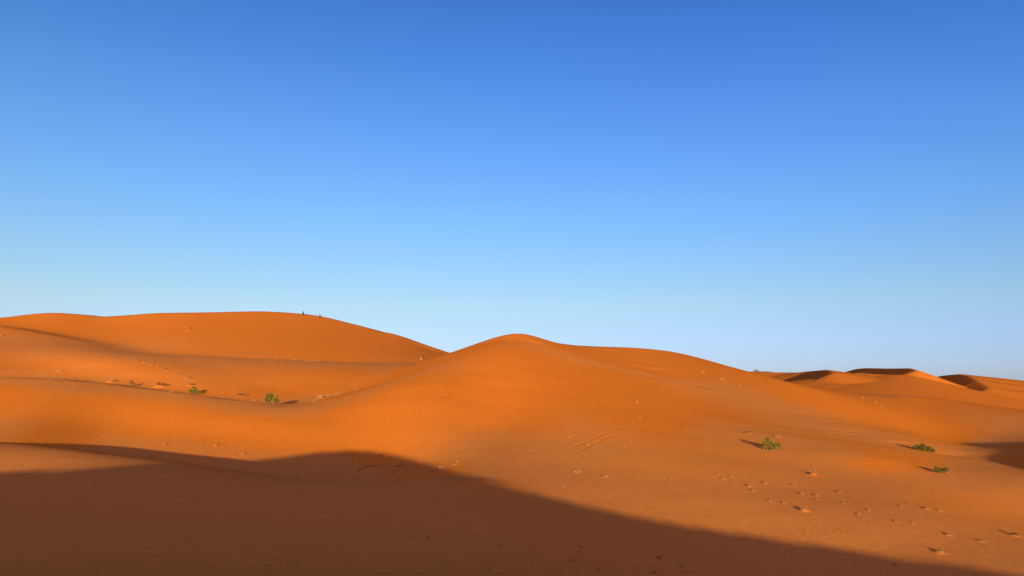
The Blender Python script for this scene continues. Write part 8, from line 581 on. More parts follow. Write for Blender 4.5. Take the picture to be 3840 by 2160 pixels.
2,-2,0,1,-1,0,0,1,-2,1,1,-1,0,-1,1,0,0,-106,108,-1,2,-1,0,0,-1,2,-2,2,-2,2,-1,-1,1,1,-2,1,-1,1,1,-1,-1,1,-1,1,0,-1,1,0,0,-1,1,-1,2,-2,1,-1,1,0,0,0,-1,2,-1,-1,1,0,1,-1,1,-1,0,0,1,-1,
0,0,0,-1,-1,-1,0,-2,0,0,0,-1,-1,5,-5,2,0,1,-1,0,4,-3,2,1,2,-4,4,2,-4,5,-4,2,-3,2,-2,-4,7,-6,3,0,2,-3,-3,-3,0,7,39,-42,20,-24,8,5,-20,13,-9,10,-11,9,-1,-2,2,1,1,2,-1,-1,3,-3,2,-2,0,
0,-2,1,0,-1,1,0,-1,0,1,-1,1,-1,2,-3,3,0,0,0,-2,4,-2,2,-2,0,0,1,-2,2,-2,0,-1,1,-1,-1,0,-1,2,-1,0,1,0,0,0,0,2,1,-1,0,0,-3,-1,0,7,1,-1,1,-1,-1,1,0,-2,1,0,0,-1,2,-3,2,0,-2,2,-1,1,-1,0,
0,0,0,-1,2,-2,1,0,-107,111,-2,-1,1,0,0,1,-2,2,-2,2,-2,1,0,0,-1,2,-2,2,-2,1,-1,2,-2,1,-1,1,0,-1,1,-1,2,-2,1,-1,1,0,0,-1,1,0,0,1,-2,1,1,-1,0,0,0,0,1,-1,1,-2,2,-1,-1,0,0,0,-2,-1,-1,-1,
1,-1,2,0,-5,7,-6,6,-4,1,3,-1,1,0,2,-1,1,2,-2,2,-2,3,-3,1,-3,-1,4,-6,4,0,1,0,0,-12,16,-21,58,-30,-8,-3,-10,19,-17,-4,8,-5,6,-9,10,-3,2,-1,3,0,1,-3,3,0,-1,-1,1,-2,0,1,-2,0,1,-1,0,1,
-1,0,1,-1,1,-1,2,-1,1,-1,1,1,-2,3,-3,4,-4,1,0,0,0,-1,-1,2,-3,1,-2,0,2,0,-1,0,0,1,0,0,2,0,0,0,0,-3,1,-3,4,4,1,1,-2,0,-1,1,-2,2,-1,0,-1,1,-1,1,-1,1,0,-2,2,-1,0,0,1,-2,1,0,0,0,-1,1,
-105,107,-1,2,-1,0,0,-1,2,-2,2,-2,2,-1,0,0,0,-1,1,0,0,-1,1,-1,1,0,0,0,0,-1,1,0,-1,1,0,-1,1,0,0,0,0,-1,1,-1,2,-1,-1,2,-1,0,1,-1,0,1,-2,2,-2,2,-2,1,-1,-2,0,-2,0,1,-2,1,-2,2,1,-3,4,-3,
2,1,0,0,1,1,2,-3,3,2,-4,4,-2,-1,1,-3,1,1,-6,7,-5,4,2,-1,-7,6,-8,28,12,-38,9,-13,7,5,-11,-1,5,-1,0,-4,8,-2,2,0,-2,5,-2,0,1,-1,0,-1,0,0,-1,-1,1,0,-1,0,0,-1,2,-1,0,1,0,-1,2,0,0,-1,1,1,
0,-1,1,-2,2,-1,0,0,-2,1,0,-1,-1,0,0,0,0,0,1,-1,1,0,0,1,-1,2,0,0,-1,0,-3,-2,6,5,0,-1,-1,0,0,-2,2,-1,0,0,0,0,-1,0,1,-1,0,1,-1,0,0,1,-2,2,-2,1,0,0,-1,1,-106,109,0,-1,-1,1,0,0,0,0,0,1,
-2,1,0,0,0,0,0,-1,1,0,0,0,-1,1,0,-1,0,2,-2,1,-1,2,-2,1,0,-1,1,0,-1,2,-2,2,-2,1,1,-2,2,-1,0,0,1,-1,1,-2,2,-2,1,-1,-1,-1,0,-1,-3,2,0,-1,2,-3,3,-3,4,-2,1,1,1,-1,2,1,-1,2,0,-1,2,-1,1,
-2,0,0,-5,5,-3,0,2,2,1,-4,2,-2,15,12,-17,-9,-5,0,0,7,-12,2,4,-2,1,-3,7,-2,1,2,0,2,-2,0,1,-2,2,-4,2,-1,0,0,-1,1,-1,0,0,0,0,0,1,-1,1,1,-1,1,-1,2,-1,0,1,0,-1,1,-2,2,-1,-2,1,-1,1,-2,1,
-1,-1,1,0,1,-1,1,0,-1,2,-1,2,-1,1,0,-2,-1,-2,1,6,4,-1,-1,-1,0,-1,1,-1,-1,2,-2,1,-1,1,0,-1,0,1,-1,0,0,0,0,0,0,1,-1,-1,0,1,0,-105,108,-1,-1,2,-1,0,0,-1,2,-1,-1,2,-2,2,-2,1,0,0,0,-1,1,
0,-1,2,-2,1,-1,2,-2,1,-1,1,-1,1,1,-2,1,0,-1,2,-2,1,0,1,-2,1,1,-2,2,-1,1,-2,1,0,1,-1,-1,1,-2,0,0,-2,-2,1,-1,0,2,-1,-1,1,0,1,-1,2,0,0,2,0,1,-1,2,1,-2,4,-4,1,-1,-1,-2,3,-6,6,-3,3,1,4,
-4,-6,26,-19,32,-44,6,-4,-1,7,-1,-6,1,2,0,-2,1,5,0,-2,2,3,-1,0,-1,0,0,-1,-1,0,0,0,-1,1,-1,0,0,0,0,0,1,0,0,0,-1,3,-2,1,0,1,1,-2,0,1,-1,0,0,-1,0,0,0,-3,3,-4,2,0,0,1,0,-1,1,-1,2,-2,2,
0,1,0,-1,-1,-1,-3,2,9,1,0,-3,0,-1,1,-1,0,1,-2,1,0,-1,0,1,-1,1,-1,0,0,1,-1,0,0,0,-1,1,0,0,-1,0,-104,106,0,1,-2,1,0,0,0,0,0,1,-2,2,-2,1,0,-1,1,0,0,0,-1,2,-2,0,1,0,-1,1,0,0,0,0,-1,0,1,
0,0,0,0,0,0,0,-1,2,-1,0,1,-2,1,0,1,0,-1,0,-1,1,-2,1,-1,-1,-1,-1,-2,2,1,-3,1,2,-2,3,-3,2,1,1,0,1,0,2,-1,1,2,-4,4,-3,1,-1,-3,1,0,0,-3,4,3,1,2,-6,5,18,-4,-6,-26,9,-7,8,0,0,-5,2,1,-1,0,
2,2,0,1,0,2,0,-1,2,-3,2,-4,1,-1,1,-1,1,0,-1,0,1,-2,2,-1,1,-1,2,-1,1,0,-1,2,-1,1,-1,1,1,-3,2,-1,-1,0,0,-1,-1,2,-3,1,0,-1,2,0,-1,1,-1,2,-2,2,0,0,0,0,0,-1,-2,-2,4,9,0,-3,-1,0,-1,0,1,
-1,-1,1,0,-1,2,-2,0,1,-1,0,0,1,-1,0,0,0,-1,2,-2,1,-1,1,0,-104,107,-1,-1,2,-2,1,0,1,-1,0,-1,2,-2,1,1,-2,1,0,-1,2,-2,1,-1,1,1,-2,1,0,-1,0,1,0,0,0,0,-1,1,-1,2,-2,1,1,-2,2,-1,0,-1,2,-1,
1,-1,0,-1,2,-2,1,0,-1,-1,0,-2,-1,0,-1,1,-2,3,-2,2,-2,1,1,1,0,1,1,0,0,2,-1,1,0,2,-2,1,-3,0,0,-2,-2,3,0,0,3,8,4,-20,28,-5,-3,-17,-12,12,-5,5,1,-3,-2,1,1,-1,1,1,3,-2,1,4,-1,-2,1,1,0,
-2,-2,2,-2,0,1,-1,0,0,1,-1,1,-1,1,-1,2,-2,3,-2,0,2,-1,1,0,0,0,-2,3,-3,1,0,-1,-1,0,0,-1,-1,1,0,0,0,1,0,0,0,-1,1,0,1,0,1,-1,-1,-1,0,-5,10,6,-2,-2,0,-2,0,1,-2,1,1,-2,1,0,-2,3,-2,0,0,0,
1,-1,0,0,0,0,0,-1,1,0,0,0,-1,-103,105,0,0,0,0,0,0,0,0,0,1,-2,1,0,0,0,0,-1,2,-2,1,0,-1,1,-1,1,0,-1,2,-1,-1,1,-1,1,0,0,0,0,-1,1,0,0,0,0,0,0,1,-2,2,-1,0,0,1,-2,1,0,-2,1,0,-2,-1,0,-2,0,
-1,3,-2,0,3,-4,5,-3,2,0,1,0,2,1,-1,1,2,-4,5,-5,3,-2,-2,0,-1,1,-5,7,0,5,9,-14,8,26,-33,2,-13,-2,7,-3,4,1,-3,-3,3,0,0,-1,3,1,1,0,1,1,-1,0,0,1,-2,-2,0,0,1,-1,0,0,1,-1,0,1,0,-1,2,-1,1,
-1,1,0,0,1,-1,1,0,0,0,-1,0,1,-3,1,-1,0,-1,0,-1,2,-2,2,-1,1,0,-1,1,0,0,1,-1,2,-2,2,-2,-1,-1,-2,10,4,-3,-1,-2,1,-1,0,0,0,-1,2,-2,0,2,-3,2,-1,1,-1,0,0,0,0,0,0,0,0,0,-1,1,-1,0,-103,106,
-2,2,-2,2,-2,2,-1,0,0,-1,2,-1,0,-1,1,0,0,-1,1,0,0,0,-1,1,0,-1,2,-2,0,2,-2,1,0,-1,1,0,0,0,0,0,-1,2,-2,1,1,-1,0,0,0,1,-1,-1,2,-1,-2,2,-1,-2,0,0,-3,1,-3,5,-5,4,0,-3,4,-3,2,2,0,0,2,-1,
2,-1,1,2,-2,1,-1,-1,0,-2,-1,-1,1,1,-1,5,8,9,-24,46,-38,-4,-5,-6,1,6,-2,5,-2,-3,0,1,-1,1,1,1,2,-1,1,1,1,-1,0,0,-1,-1,1,-2,0,-1,1,1,-1,0,0,1,0,-1,3,-2,0,1,-1,1,1,-1,0,2,-1,-1,1,-1,1,
-1,-1,1,-2,0,-1,0,-1,2,-2,1,1,0,-1,1,0,-1,1,1,-1,1,0,1,-2,0,-1,0,-3,13,2,-5,-2,0,0,0,0,1,-1,0,-1,0,1,-1,1,-1,1,-1,0,0,0,0,1,-2,1,0,0,-1,1,-1,1,0,-102,104,1,-2,1,-1,2,-1,0,0,0,1,-2,
1,0,0,0,0,0,-1,1,0,-1,1,0,0,-1,1,-1,1,0,0,0,-1,1,0,0,-1,1,0,0,0,0,0,1,-1,-1,1,1,-1,0,0,0,1,-2,0,1,-1,-1,0,-2,0,-1,-1,0,-1,3,-3,4,-4,4,-1,1,0,1,1,1,0,2,-3,4,-2,1,-1,1,-3,0,-1,-2,2,
-4,4,2,7,9,-1,4,3,-26,-9,9,-9,6,0,2,2,-2,-2,1,-1,2,-1,1,1,1,1,1,1,-2,1,0,-1,0,-1,1,-3,2,-1,-1,1,1,-1,0,1,-1,2,-1,1,0,-1,1,1,-1,0,2,-1,-1,1,0,0,-2,2,-2,0,-2,1,-1,-1,2,-2,2,-1,0,1,0,
0,-1,2,-1,0,1,0,-1,1,0,-1,-1,0,0,12,-3,-3,-1,1,-1,0,0,-1,1,0,-1,1,0,-1,0,1,-1,0,1,-1,0,0,-1,2,-1,-1,1,0,-1,1,-1,1,-102,105,-2,1,0,1,-1,0,0,0,0,0,0,0,0,-1,1,0,0,0,0,-1,1,0,-1,1,0,0,
0,-1,1,-1,1,0,-1,1,0,0,0,0,0,0,0,0,-1,2,-1,1,-2,2,-1,0,0,-1,1,0,-1,-1,1,-2,0,-2,1,-4,2,-1,4,-3,1,0,1,-1,3,0,1,0,0,2,0,0,3,-5,6,-6,1,0,-2,-1,1,-3,3,-1,8,-1,26,-18,24,-42,-4,-4,7,-2,
3,-1,4,-2,1,-2,0,0,-1,1,1,3,-1,1,0,1,1,-2,0,1,-1,-1,0,-1,-1,1,1,-2,1,0,2,-2,2,-1,0,0,1,1,-1,0,0,1,0,-1,2,-1,-1,1,-1,0,-1,-1,0,-1,0,0,0,0,0,0,1,0,0,-1,2,-1,0,0,0,1,1,-2,0,1,-2,1,1,
11,-5,-3,0,-1,1,0,0,0,0,-1,1,0,-1,0,1,-1,0,0,0,1,-1,0,0,0,-1,2,-2,1,-1,1,-1,0,-101,103,0,0,0,0,0,0,0,0,1,-2,1,0,0,0,0,-1,1,0,-1,1,0,0,0,-1,1,0,-1,1,0,0,-1,2,-1,0,-1,1,0,0,-1,1,1,-2,
2,-2,2,-2,2,-1,0,0,0,0,0,-1,0,0,-2,0,0,-1,-2,0,-2,2,1,2,-5,4,2,-2,1,1,1,1,0,2,-3,4,-2,2,-4,4,-3,-1,0,-2,-2,2,-1,5,2,11,27,-21,-7,-26,-5,11,-1,-2,5,-1,2,1,-2,-2,1,0,1,0,1,0,1,1,2,-1,
-1,0,1,-2,1,-2,1,0,-1,0,-1,2,-2,2,-1,1,0,1,0,1,-2,1,0,0,1,0,-1,2,-2,1,0,0,-1,-1,-1,0,-1,0,0,1,-1,0,0,1,0,-1,1,1,-2,1,0,1,0,-1,1,0,0,-2,2,0,4,6,-8,1,-1,1,0,0,0,0,-1,1,0,-2,2,0,-1,0,
1,-1,0,0,0,0,0,0,0,-1,1,0,0,-1,0,1,-101,104,-2,2,-2,1,1,-1,0,0,0,0,0,0,0,0,-1,2,-2,1,0,0,-1,0,2,-2,1,-1,2,-2,1,-1,2,-2,0,1,1,-2,1,0,0,0,0,0,0,0,0,1,-1,0,0,0,0,0,-2,2,-1,-1,0,-1,-1,
-1,0,-2,1,1,-3,5,-4,5,-3,2,1,1,0,1,1,0,-2,7,-7,4,-2,-1,0,-1,-2,0,0,-1,2,5,8,5,48,-46,-44,3,14,3,-2,1,2,-1,3,-2,0,0,-1,0,0,1,1,1,1,0,0,1,0,0,-2,1,-1,0,-1,1,-2,1,1,-1,1,-1,0,2,-2,2,0,
-1,2,-1,0,1,-1,2,-2,0,2,-2,2,-3,0,2,-3,-2,2,-1,1,-1,0,1,-1,1,-1,2,-2,1,0,0,1,-1,0,2,-2,1,-1,1,-1,3,7,-3,-5,1,1,-1,0,1,0,0,0,-1,0,2,-2,0,0,1,-1,0,1,-2,1,0,0,0,0,0,-1,0,1,-1,1,-1,
-100,102,0,-1,2,-1,0,0,1,-1,-1,2,-1,0,-1,1,0,-1,1,0,0,-1,2,-1,-2,3,-2,1,-1,2,-2,1,-1,1,1,-2,1,0,0,-1,2,-1,-1,2,-1,0,0,0,0,0,0,0,0,-1,1,-1,0,-1,0,-1,-1,-1,-1,0,-2,4,-1,0,0,1,0,1,2,0,
-1,2,2,-2,2,-1,1,0,-1,-1,-1,0,-1,-1,0,2,2,6,5,26,-19,-20,-12,4,0,4,-3,0,4,-2,3,0,-3,0,0,1,-1,2,0,2,-1,1,1,0,-1,0,0,-1,0,-1,1,-1,1,-1,0,0,0,1,1,-2,2,0,-1,1,0,0,1,-2,3,-2,1,0,-1,2,-2,
0,0,-2,-1,1,0,0,-1,0,0,1,0,-1,1,-1,2,-2,2,-1,0,1,0,-1,1,0,0,-1,2,2,9,-11,1,-1,1,1,0,0,-1,0,1,-1,1,-1,1,-1,1,-1,0,0,0,1,-1,0,0,-1,1,0,0,-1,0,1,0,-1,-100,103,-1,0,-1,2,-1,0,0,0,0,0,0,
-1,1,0,0,0,0,0,-1,1,-1,1,1,-2,1,0,-1,1,0,0,0,-1,1,0,-1,2,-2,1,0,0,0,0,0,1,-1,0,0,0,0,0,-1,1,0,-1,-1,0,-1,0,-2,1,-2,-1,2,1,-2,0,2,1,-1,2,0,0,2,1,-1,0,2,0,-1,0,0,0,-2,0,-2,1,0,2,5,4,
9,17,-31,-10,-6,4,3,-2,0,1,1,1,0,0,-1,-1,1,-1,2,-1,2,-1,3,-1,1,-1,0,0,-1,1,-2,1,-1,0,1,-1,0,1,0,-1,0,2,0,-1,1,0,1,-2,1,2,-2,1,0,-1,1,-1,0,0,-1,-1,1,-1,-2,2,-1,1,0,-1,0,1,0,1,-1,0,0,
0,0,1,-1,2,-1,-1,1,0,2,3,4,-9,1,2,-1,0,1,0,-1,1,-1,2,-2,0,0,1,-1,0,0,1,-1,-1,2,-2,1,0,0,-1,1,0,0,-1,0,0,-100,103,-2,1,1,-1,0,1,-1,0,0,-1,1,1,-1,-1,1,0,-1,1,0,0,0,-1,1,0,-1,1,0,-1,1,
0,-1,2,-2,1,0,0,0,0,0,0,0,0,0,0,0,0,0,0,0,0,0,0,-2,1,-1,1,-3,1,-1,-1,-1,0,0,2,-1,-1,3,-2,2,1,1,0,1,0,0,1,2,-3,2,-1,-1,0,-1,-1,1,0,1,1,5,6,11,3,-34,-1,0,4,0,0,-2,2,0,1,0,-1,0,1,-2,1,
0,1,1,0,0,2,-1,1,-1,-1,1,-1,-1,0,0,1,-1,1,0,-1,0,1,1,-1,1,0,0,0,-1,2,-1,0,1,0,-1,1,0,-1,0,-1,0,-1,0,0,0,-1,1,0,-1,1,0,-1,1,0,0,0,0,1,0,-2,3,-2,1,0,0,1,2,3,1,-7,2,-1,2,-1,0,1,0,0,-1,
0,1,0,-1,0,1,-1,0,0,0,0,0,0,0,0,-1,1,0,-1,0,1,-1,0,-99,101,0,0,1,-1,0,0,0,0,0,1,-2,1,-1,2,-2,1,0,-1,1,0,0,0,-1,1,0,-1,1,0,0,-1,2,-2,1,0,0,-1,1,1,-2,1,1,-2,2,-2,2,-2,2,-1,0,-1,1,-1,
1,-2,1,-2,1,-3,1,-1,-1,0,1,1,-2,1,1,1,0,2,-2,3,0,0,0,2,-1,0,1,-2,1,-2,1,-1,-1,1,2,3,5,5,8,-4,-31,1,6,3,-3,2,-3,2,1,-1,2,-1,-1,-1,1,0,1,0,0,3,-2,1,1,-1,0,0,-1,-1,1,-1,0,0,1,-1,1,-1,
2,-1,0,0,0,1,0,0,0,1,-1,1,-1,0,2,-1,-2,2,-2,0,1,-3,1,0,0,0,-1,0,1,-1,1,1,-1,0,0,0,1,-2,2,0,-1,1,0,1,-1,1,2,3,0,-6,1,2,-1,1,0,-1,1,-1,1,-1,0,0,1,0,-2,2,-1,0,0,1,-2,1,0,-1,2,-2,0,1,0,
-1,0,1,-98,100,0,0,0,0,1,-1,0,0,0,-1,2,-2,2,-2,1,0,0,-1,1,0,-1,1,0,-1,1,0,0,0,-1,1,-1,1,0,0,0,0,0,0,0,0,0,0,0,0,0,1,-2,1,0,0,-1,1,-2,1,-1,-1,0,0,-1,-2,1,-1,1,0,0,0,2,-1,2,0,1,0,1,0,
1,0,1,-1,0,-1,1,-1,-1,-1,2,0,2,3,5,7,3,-12,-24,6,5,2,-1,-2,0,1,1,1,-1,-1,0,1,-1,0,0,2,0,0,2,-1,0,0,-1,0,1,-2,0,0,1,0,-1,1,-1,1,0,0,0,1,0,-1,2,-1,0,-1,3,-2,1,-1,0,1,0,-2,1,-1,-1,0,0,
0,0,-1,2,-2,1,0,0,-1,1,0,0,1,-1,1,-1,1,0,0,0,-1,2,1,2,1,-2,0,-1,-1,1,1,0,-1,1,-1,1,-1,1,0,-2,1,1,-1,1,-1,-1,1,0,0,0,0,-1,1,0,0,-2,2,-1,0,-98,100,0,1,-1,0,0,1,-1,0,0,0,-1,1,-1,2,-1,
-1,0,2,-2,1,0,-1,1,0,0,0,-1,1,0,0,0,0,-1,1,0,0,0,-1,2,-1,-1,2,-2,2,-1,-1,2,-1,-1,1,0,-2,2,-2,0,0,-2,1,-2,0,-2,2,0,0,1,-1,2,0,0,1,2,-1,1,1,0,0,0,0,0,0,-2,1,-1,1,-1,3,1,4,5,5,-1,-16,
-16,7,5,0,0,-1,0,1,0,0,0,0,-1,0,0,1,0,0,1,0,1,0,1,-2,2,-2,-1,1,-1,0,0,0,1,0,-1,2,-2,2,0,-1,1,0,-1,1,0,1,-1,1,-1,1,0,-1,0,0,-1,0,-1,0,1,-2,1,0,-1,2,-2,1,-1,2,-1,0,0,1,-1,0,0,1,0,0,0,
1,0,1,3,-3,3,-4,1,1,-1,1,-1,1,-1,1,-1,1,-1,0,1,0,-1,-1,1,0,1,-1,0,0,-1,1,0,0,-1,0,1,-2,2,-1,-98,101,-1,0,0,1,-1,0,0,0,0,0,0,0,0,-1,0,1,1,-2,1,-1,1,0,0,0,-1,1,0,-1,1,0,0,-1,2,-2,1,0,
0,0,0,0,0,0,0,0,0,1,-2,1,0,-1,1,-1,-1,1,-1,-1,0,-2,1,-2,2,-3,3,-1,0,1,1,0,1,1,-1,2,1,-1,0,2,-1,0,0,-1,1,-2,0,1,1,0,4,4,4,2,-3,-16,-12,7,6,0,-2,0,0,1,0,0,1,-2,1,-1,0,1,0,0,2,0,-1,2,
-2,1,-1,1,-2,1,-1,0,0,1,-1,1,0,0,1,-2,2,0,-1,1,1,-1,0,0,1,-1,1,-1,0,0,0,0,-1,0,-1,1,-2,1,0,0,0,-1,1,0,1,-2,1,1,-1,0,0,1,0,0,0,-1,2,-1,1,2,0,0,1,-1,-1,0,1,-1,1,0,-1,1,-1,0,1,-1,0,0,
0,1,-1,0,0,0,0,0,0,-1,0,1,-1,1,-1,1,-1,1,-97,99,0,0,1,0,-1,0,-1,2,-2,1,0,0,-1,1,1,-2,1,0,0,-1,1,0,-1,1,0,-1,1,0,0,0,-1,1,0,0,0,0,0,0,-1,1,1,-1,0,0,0,0,0,-1,1,0,-1,0,0,-1,-1,0,0,-1,
-1,1,-3,2,0,1,-1,1,1,0,1,1,1,-1,1,1,0,0,1,-2,0,1,-1,-1,2,-1,1,3,1,4,4,1,-7,-15,-6,7,3,1,-1,-1,1,0,0,0,-1,1,0,-1,1,-1,1,2,-1,0,2,-1,0,-1,1,-2,1,-1,0,0,0,1,0,0,0,-1,2,0,-1,1,0,0,-1,1,
1,0,-2,2,-1,1,-1,1,-1,-1,-1,1,0,-2,2,-1,-1,1,0,0,0,0,-1,2,0,-2,2,-1,1,-1,1,-1,1,1,-2,3,-1,2,0,0,0,-1,1,0,-1,1,-1,0,1,-1,1,0,-1,0,1,-1,0,0,0,0,0,0,0,-1,1,1,-2,0,1,-1,1,-1,0,0,-97,
100,-1,1,-1,0,1,-2,2,-2,1,0,0,-1,2,-2,1,0,-1,1,-1,2,-2,1,0,-1,1,0,0,0,-1,1,0,0,0,0,-1,1,0,0,1,-1,-1,1,1,-1,-1,1,0,0,0,-1,0,0,0,-1,0,-1,-1,-1,0,0,0,-1,1,1,-1,3,-2,1,2,0,0,1,1,-1,1,0,
0,0,0,-1,0,0,0,1,1,1,4,4,1,1,-11,-12,-3,7,2,0,0,0,-1,1,0,1,-1,0,-1,0,1,0,1,0,0,1,0,-1,1,0,-2,1,0,-1,0,1,-1,0,1,0,0,1,-2,2,0,-1,1,0,1,-1,0,0,1,-1,1,-1,0,0,-1,1,-1,-1,0,1,-2,1,1,-1,
-1,1,0,0,1,-1,-1,2,-1,0,1,0,-1,2,-2,2,0,-1,2,1,-1,1,1,-1,-1,0,1,-1,1,0,-1,1,-1,0,0,1,-1,0,0,0,1,-1,0,-1,1,0,0,-1,1,0,-1,1,-1,0,0,0,-96,98,1,-1,1,-1,0,0,0,0,0,-1,1,0,0,0,-1,1,0,-1,2,
-2,1,-1,1,0,0,0,-1,1,0,-1,1,1,-2,1,0,0,0,0,-1,1,1,-1,-1,1,1,-1,0,-1,1,-1,0,0,-1,0,-1,0,0,-1,-1,-1,0,2,-1,0,2,-2,3,0,1,-1,2,1,-2,2,0,0,0,0,0,-1,0,1,-1,0,3,2,3,2,3,-5,-8,-12,2,3,3,1,
-1,-1,1,0,1,-1,0,-1,1,0,0,0,1,-1,2,0,-1,1,0,-1,1,-2,0,0,1,-2,2,0,0,-1,2,-1,1,-1,0,2,-1,0,-1,1,1,-1,1,-1,0,1,-1,0,0,-2,2,-2,0,-1,2,-1,0,0,0,0,0,0,-1,2,0,-1,0,1,-1,1,0,-1,2,-2,2,0,1,
1,0,-1,2,-2,1,-1,1,0,-1,0,1,-1,1,-1,1,-1,0,0,1,-1,-1,2,-2,2,-2,2,-2,0,1,-1,1,-1,0,1,-1,0,-96,100,-3,2,-1,1,-2,2,-2,1,0,0,0,0,-1,1,0,0,-1,1,0,-1,1,0,0,0,-1,1,0,-1,1,0,0,-1,1,1,-1,-1,
1,0,1,-1,-1,1,1,-1,-1,1,0,0,-1,1,-1,0,-1,-1,1,-2,0,0,-1,0,-1,0,2,-1,2,0,1,0,0,2,-1,1,1,-1,2,-1,-1,1,-1,1,-1,0,1,1,1,3,2,3,0,-5,-10,-6,-1,6,1,0,-1,1,0,0,0,1,-1,0,-1,2,-2,2,-1,1,1,-1,
1,0,-1,1,-2,2,-2,0,-1,2,0,-1,1,0,0,0,1,0,0,-1,1,0,1,-1,0,0,0,1,-1,0,1,-2,1,-1,-1,1,-1,1,-2,1,0,0,0,0,0,0,1,-2,1,1,0,-1,0,1,0,0,0,1,-1,2,0,0,1,0,0,0,-1,1,-1,1,-1,1,0,-1,0,1,-1,0,1,
-1,0,0,0,-1,2,-2,2,-2,1,0,0,-1,0,0,1,-1,0,0,-95,97,1,0,0,-2,2,-2,1,0,0,0,-1,1,0,0,-1,1,0,0,-1,2,-2,1,-1,1,0,-1,1,0,0,0,0,0,0,-1,1,0,0,0,0,0,0,0,0,0,0,0,-1,1,-1,0,0,0,-1,0,-1,0,-2,1,
-1,0,-1,1,0,2,-2,3,-1,1,1,1,0,0,0,2,-2,1,1,-2,1,-1,0,1,0,2,1,2,3,1,-1,-5,-10,-5,2,4,1,0,0,-1,1,1,-1,0,0,0,0,-1,2,-1,1,1,-2,3,-1,-1,1,-1,0,-1,0,0,1,-1,0,1,0,0,0,1,-1,0,1,1,-2,2,-2,2,
-1,1,-1,0,1,-1,-1,1,-1,0,0,-1,0,0,1,-1,-1,1,1,-1,0,-1,2,0,-1,0,0,1,0,-1,1,0,1,-1,1,0,2,-1,0,1,0,0,0,-1,1,-1,1,0,-1,0,1,-1,0,1,-2,2,-1,0,1,-1,-1,1,-1,1,0,0,-1,1,0,-1,0,0,0,0,-94,97,
-1,0,0,1,-2,2,-1,-1,1,0,0,-1,1,0,0,-1,1,0,0,-1,1,0,0,-1,1,0,0,0,0,-1,1,0,-1,1,0,1,-1,0,-1,1,1,-1,-1,1,0,0,0,-1,1,-1,0,-1,0,0,-1,-1,1,-3,1,0,-1,1,0,1,2,-1,1,1,-1,1,1,1,0,-1,2,-2,1,0,
-1,1,0,-1,2,1,1,3,2,1,-3,-6,-7,-4,2,2,2,0,-1,1,1,-2,2,-1,0,0,0,0,1,-1,1,0,1,-1,1,0,-2,2,-2,1,-1,0,0,1,-1,1,0,1,-1,0,0,2,-1,-1,2,-2,1,0,1,-1,1,-1,0,0,1,-2,0,0,-1,0,1,-1,-1,2,-1,0,0,
-1,2,0,-2,1,1,0,-1,1,-1,1,0,1,-2,2,0,1,-1,2,0,0,0,0,-1,1,-1,1,0,-1,0,1,-1,0,1,-1,0,0,0,1,-2,1,1,-2,1,0,-1,1,-1,1,-1,0,0,0,1,-1,-94,97,0,0,-1,-1,2,-2,1,0,0,-1,1,1,-2,0,1,0,0,0,-1,1,
0,0,-1,1,0,0,0,-1,1,0,0,-1,2,-1,0,-1,1,0,0,0,0,0,0,0,0,-1,1,0,-1,0,-1,1,-1,-1,0,0,-2,1,-1,-1,0,1,1,1,-1,2,0,0,2,-1,2,-2,2,0,0,1,-2,1,0,-1,1,0,1,1,3,1,2,-1,-1,-8,-7,-1,1,3,0,0,2,-1,
-1,2,-1,0,1,-1,0,0,0,1,0,0,0,1,-1,1,0,-2,2,-3,2,-1,0,0,1,0,0,-1,2,0,0,-1,1,0,0,0,1,-1,-1,2,-1,1,-1,0,-1,1,-1,0,-1,1,-1,-1,2,-1,0,0,0,1,-2,1,1,0,-1,0,1,-1,2,-1,-1,1,1,-1,2,-1,2,-2,2,
0,0,-1,2,-2,1,-1,1,-1,1,-1,0,1,-1,0,1,-1,0,-1,2,-1,-1,2,-2,1,0,-1,1,-1,0,1,-1,0,0,0,-93,96,-1,1,-1,1,-2,1,0,0,-1,1,0,-1,1,0,0,0,-1,1,0,0,-1,0,2,-1,-1,1,-1,2,-2,1,0,0,0,-1,1,1,-2,1,
1,-1,-1,1,1,-2,1,0,-1,1,-1,0,0,-1,0,-1,0,-1,0,-1,-1,0,1,0,2,-1,1,1,0,1,0,1,0,1,-1,1,0,0,0,0,-1,1,0,1,0,2,1,3,0,1,-5,-7,-4,-3,4,0,2,-1,1,0,0,0,1,-1,-1,2,-1,0,0,1,0,1,0,-1,1,-1,0,0,
-1,1,-1,0,0,1,0,-1,1,1,-1,0,1,0,0,0,0,0,0,1,-1,0,1,-2,2,-1,0,-1,0,-1,1,-1,0,1,-1,-1,2,-1,-1,2,-1,1,-1,0,0,1,0,-1,1,-1,2,-1,0,2,-2,3,-2,2,-1,1,0,0,-1,2,-2,1,-1,1,-1,1,-1,0,0,0,1,-1,
0,0,0,0,0,-1,2,-2,0,1,-1,1,-1,0,1,-1,0,-1,-93,97,-1,-1,0,-1,2,-2,1,0,0,0,-1,1,0,0,0,-1,1,-1,1,0,0,0,-1,1,0,-1,2,-2,1,0,-1,1,0,1,-2,1,0,0,0,0,0,0,0,0,0,-1,1,-1,1,-2,1,-1,-1,1,-2,0,0,
-1,0,-1,0,2,-1,2,1,-1,2,0,1,0,0,0,2,-1,-1,1,0,0,0,-1,1,1,1,2,1,1,2,-2,-5,-5,-6,1,1,1,2,0,-1,0,2,0,-2,2,-1,0,0,1,0,0,-1,1,1,0,-1,1,-1,0,-1,0,0,1,-1,0,1,0,0,0,1,-1,1,0,-1,2,-1,0,0,0,
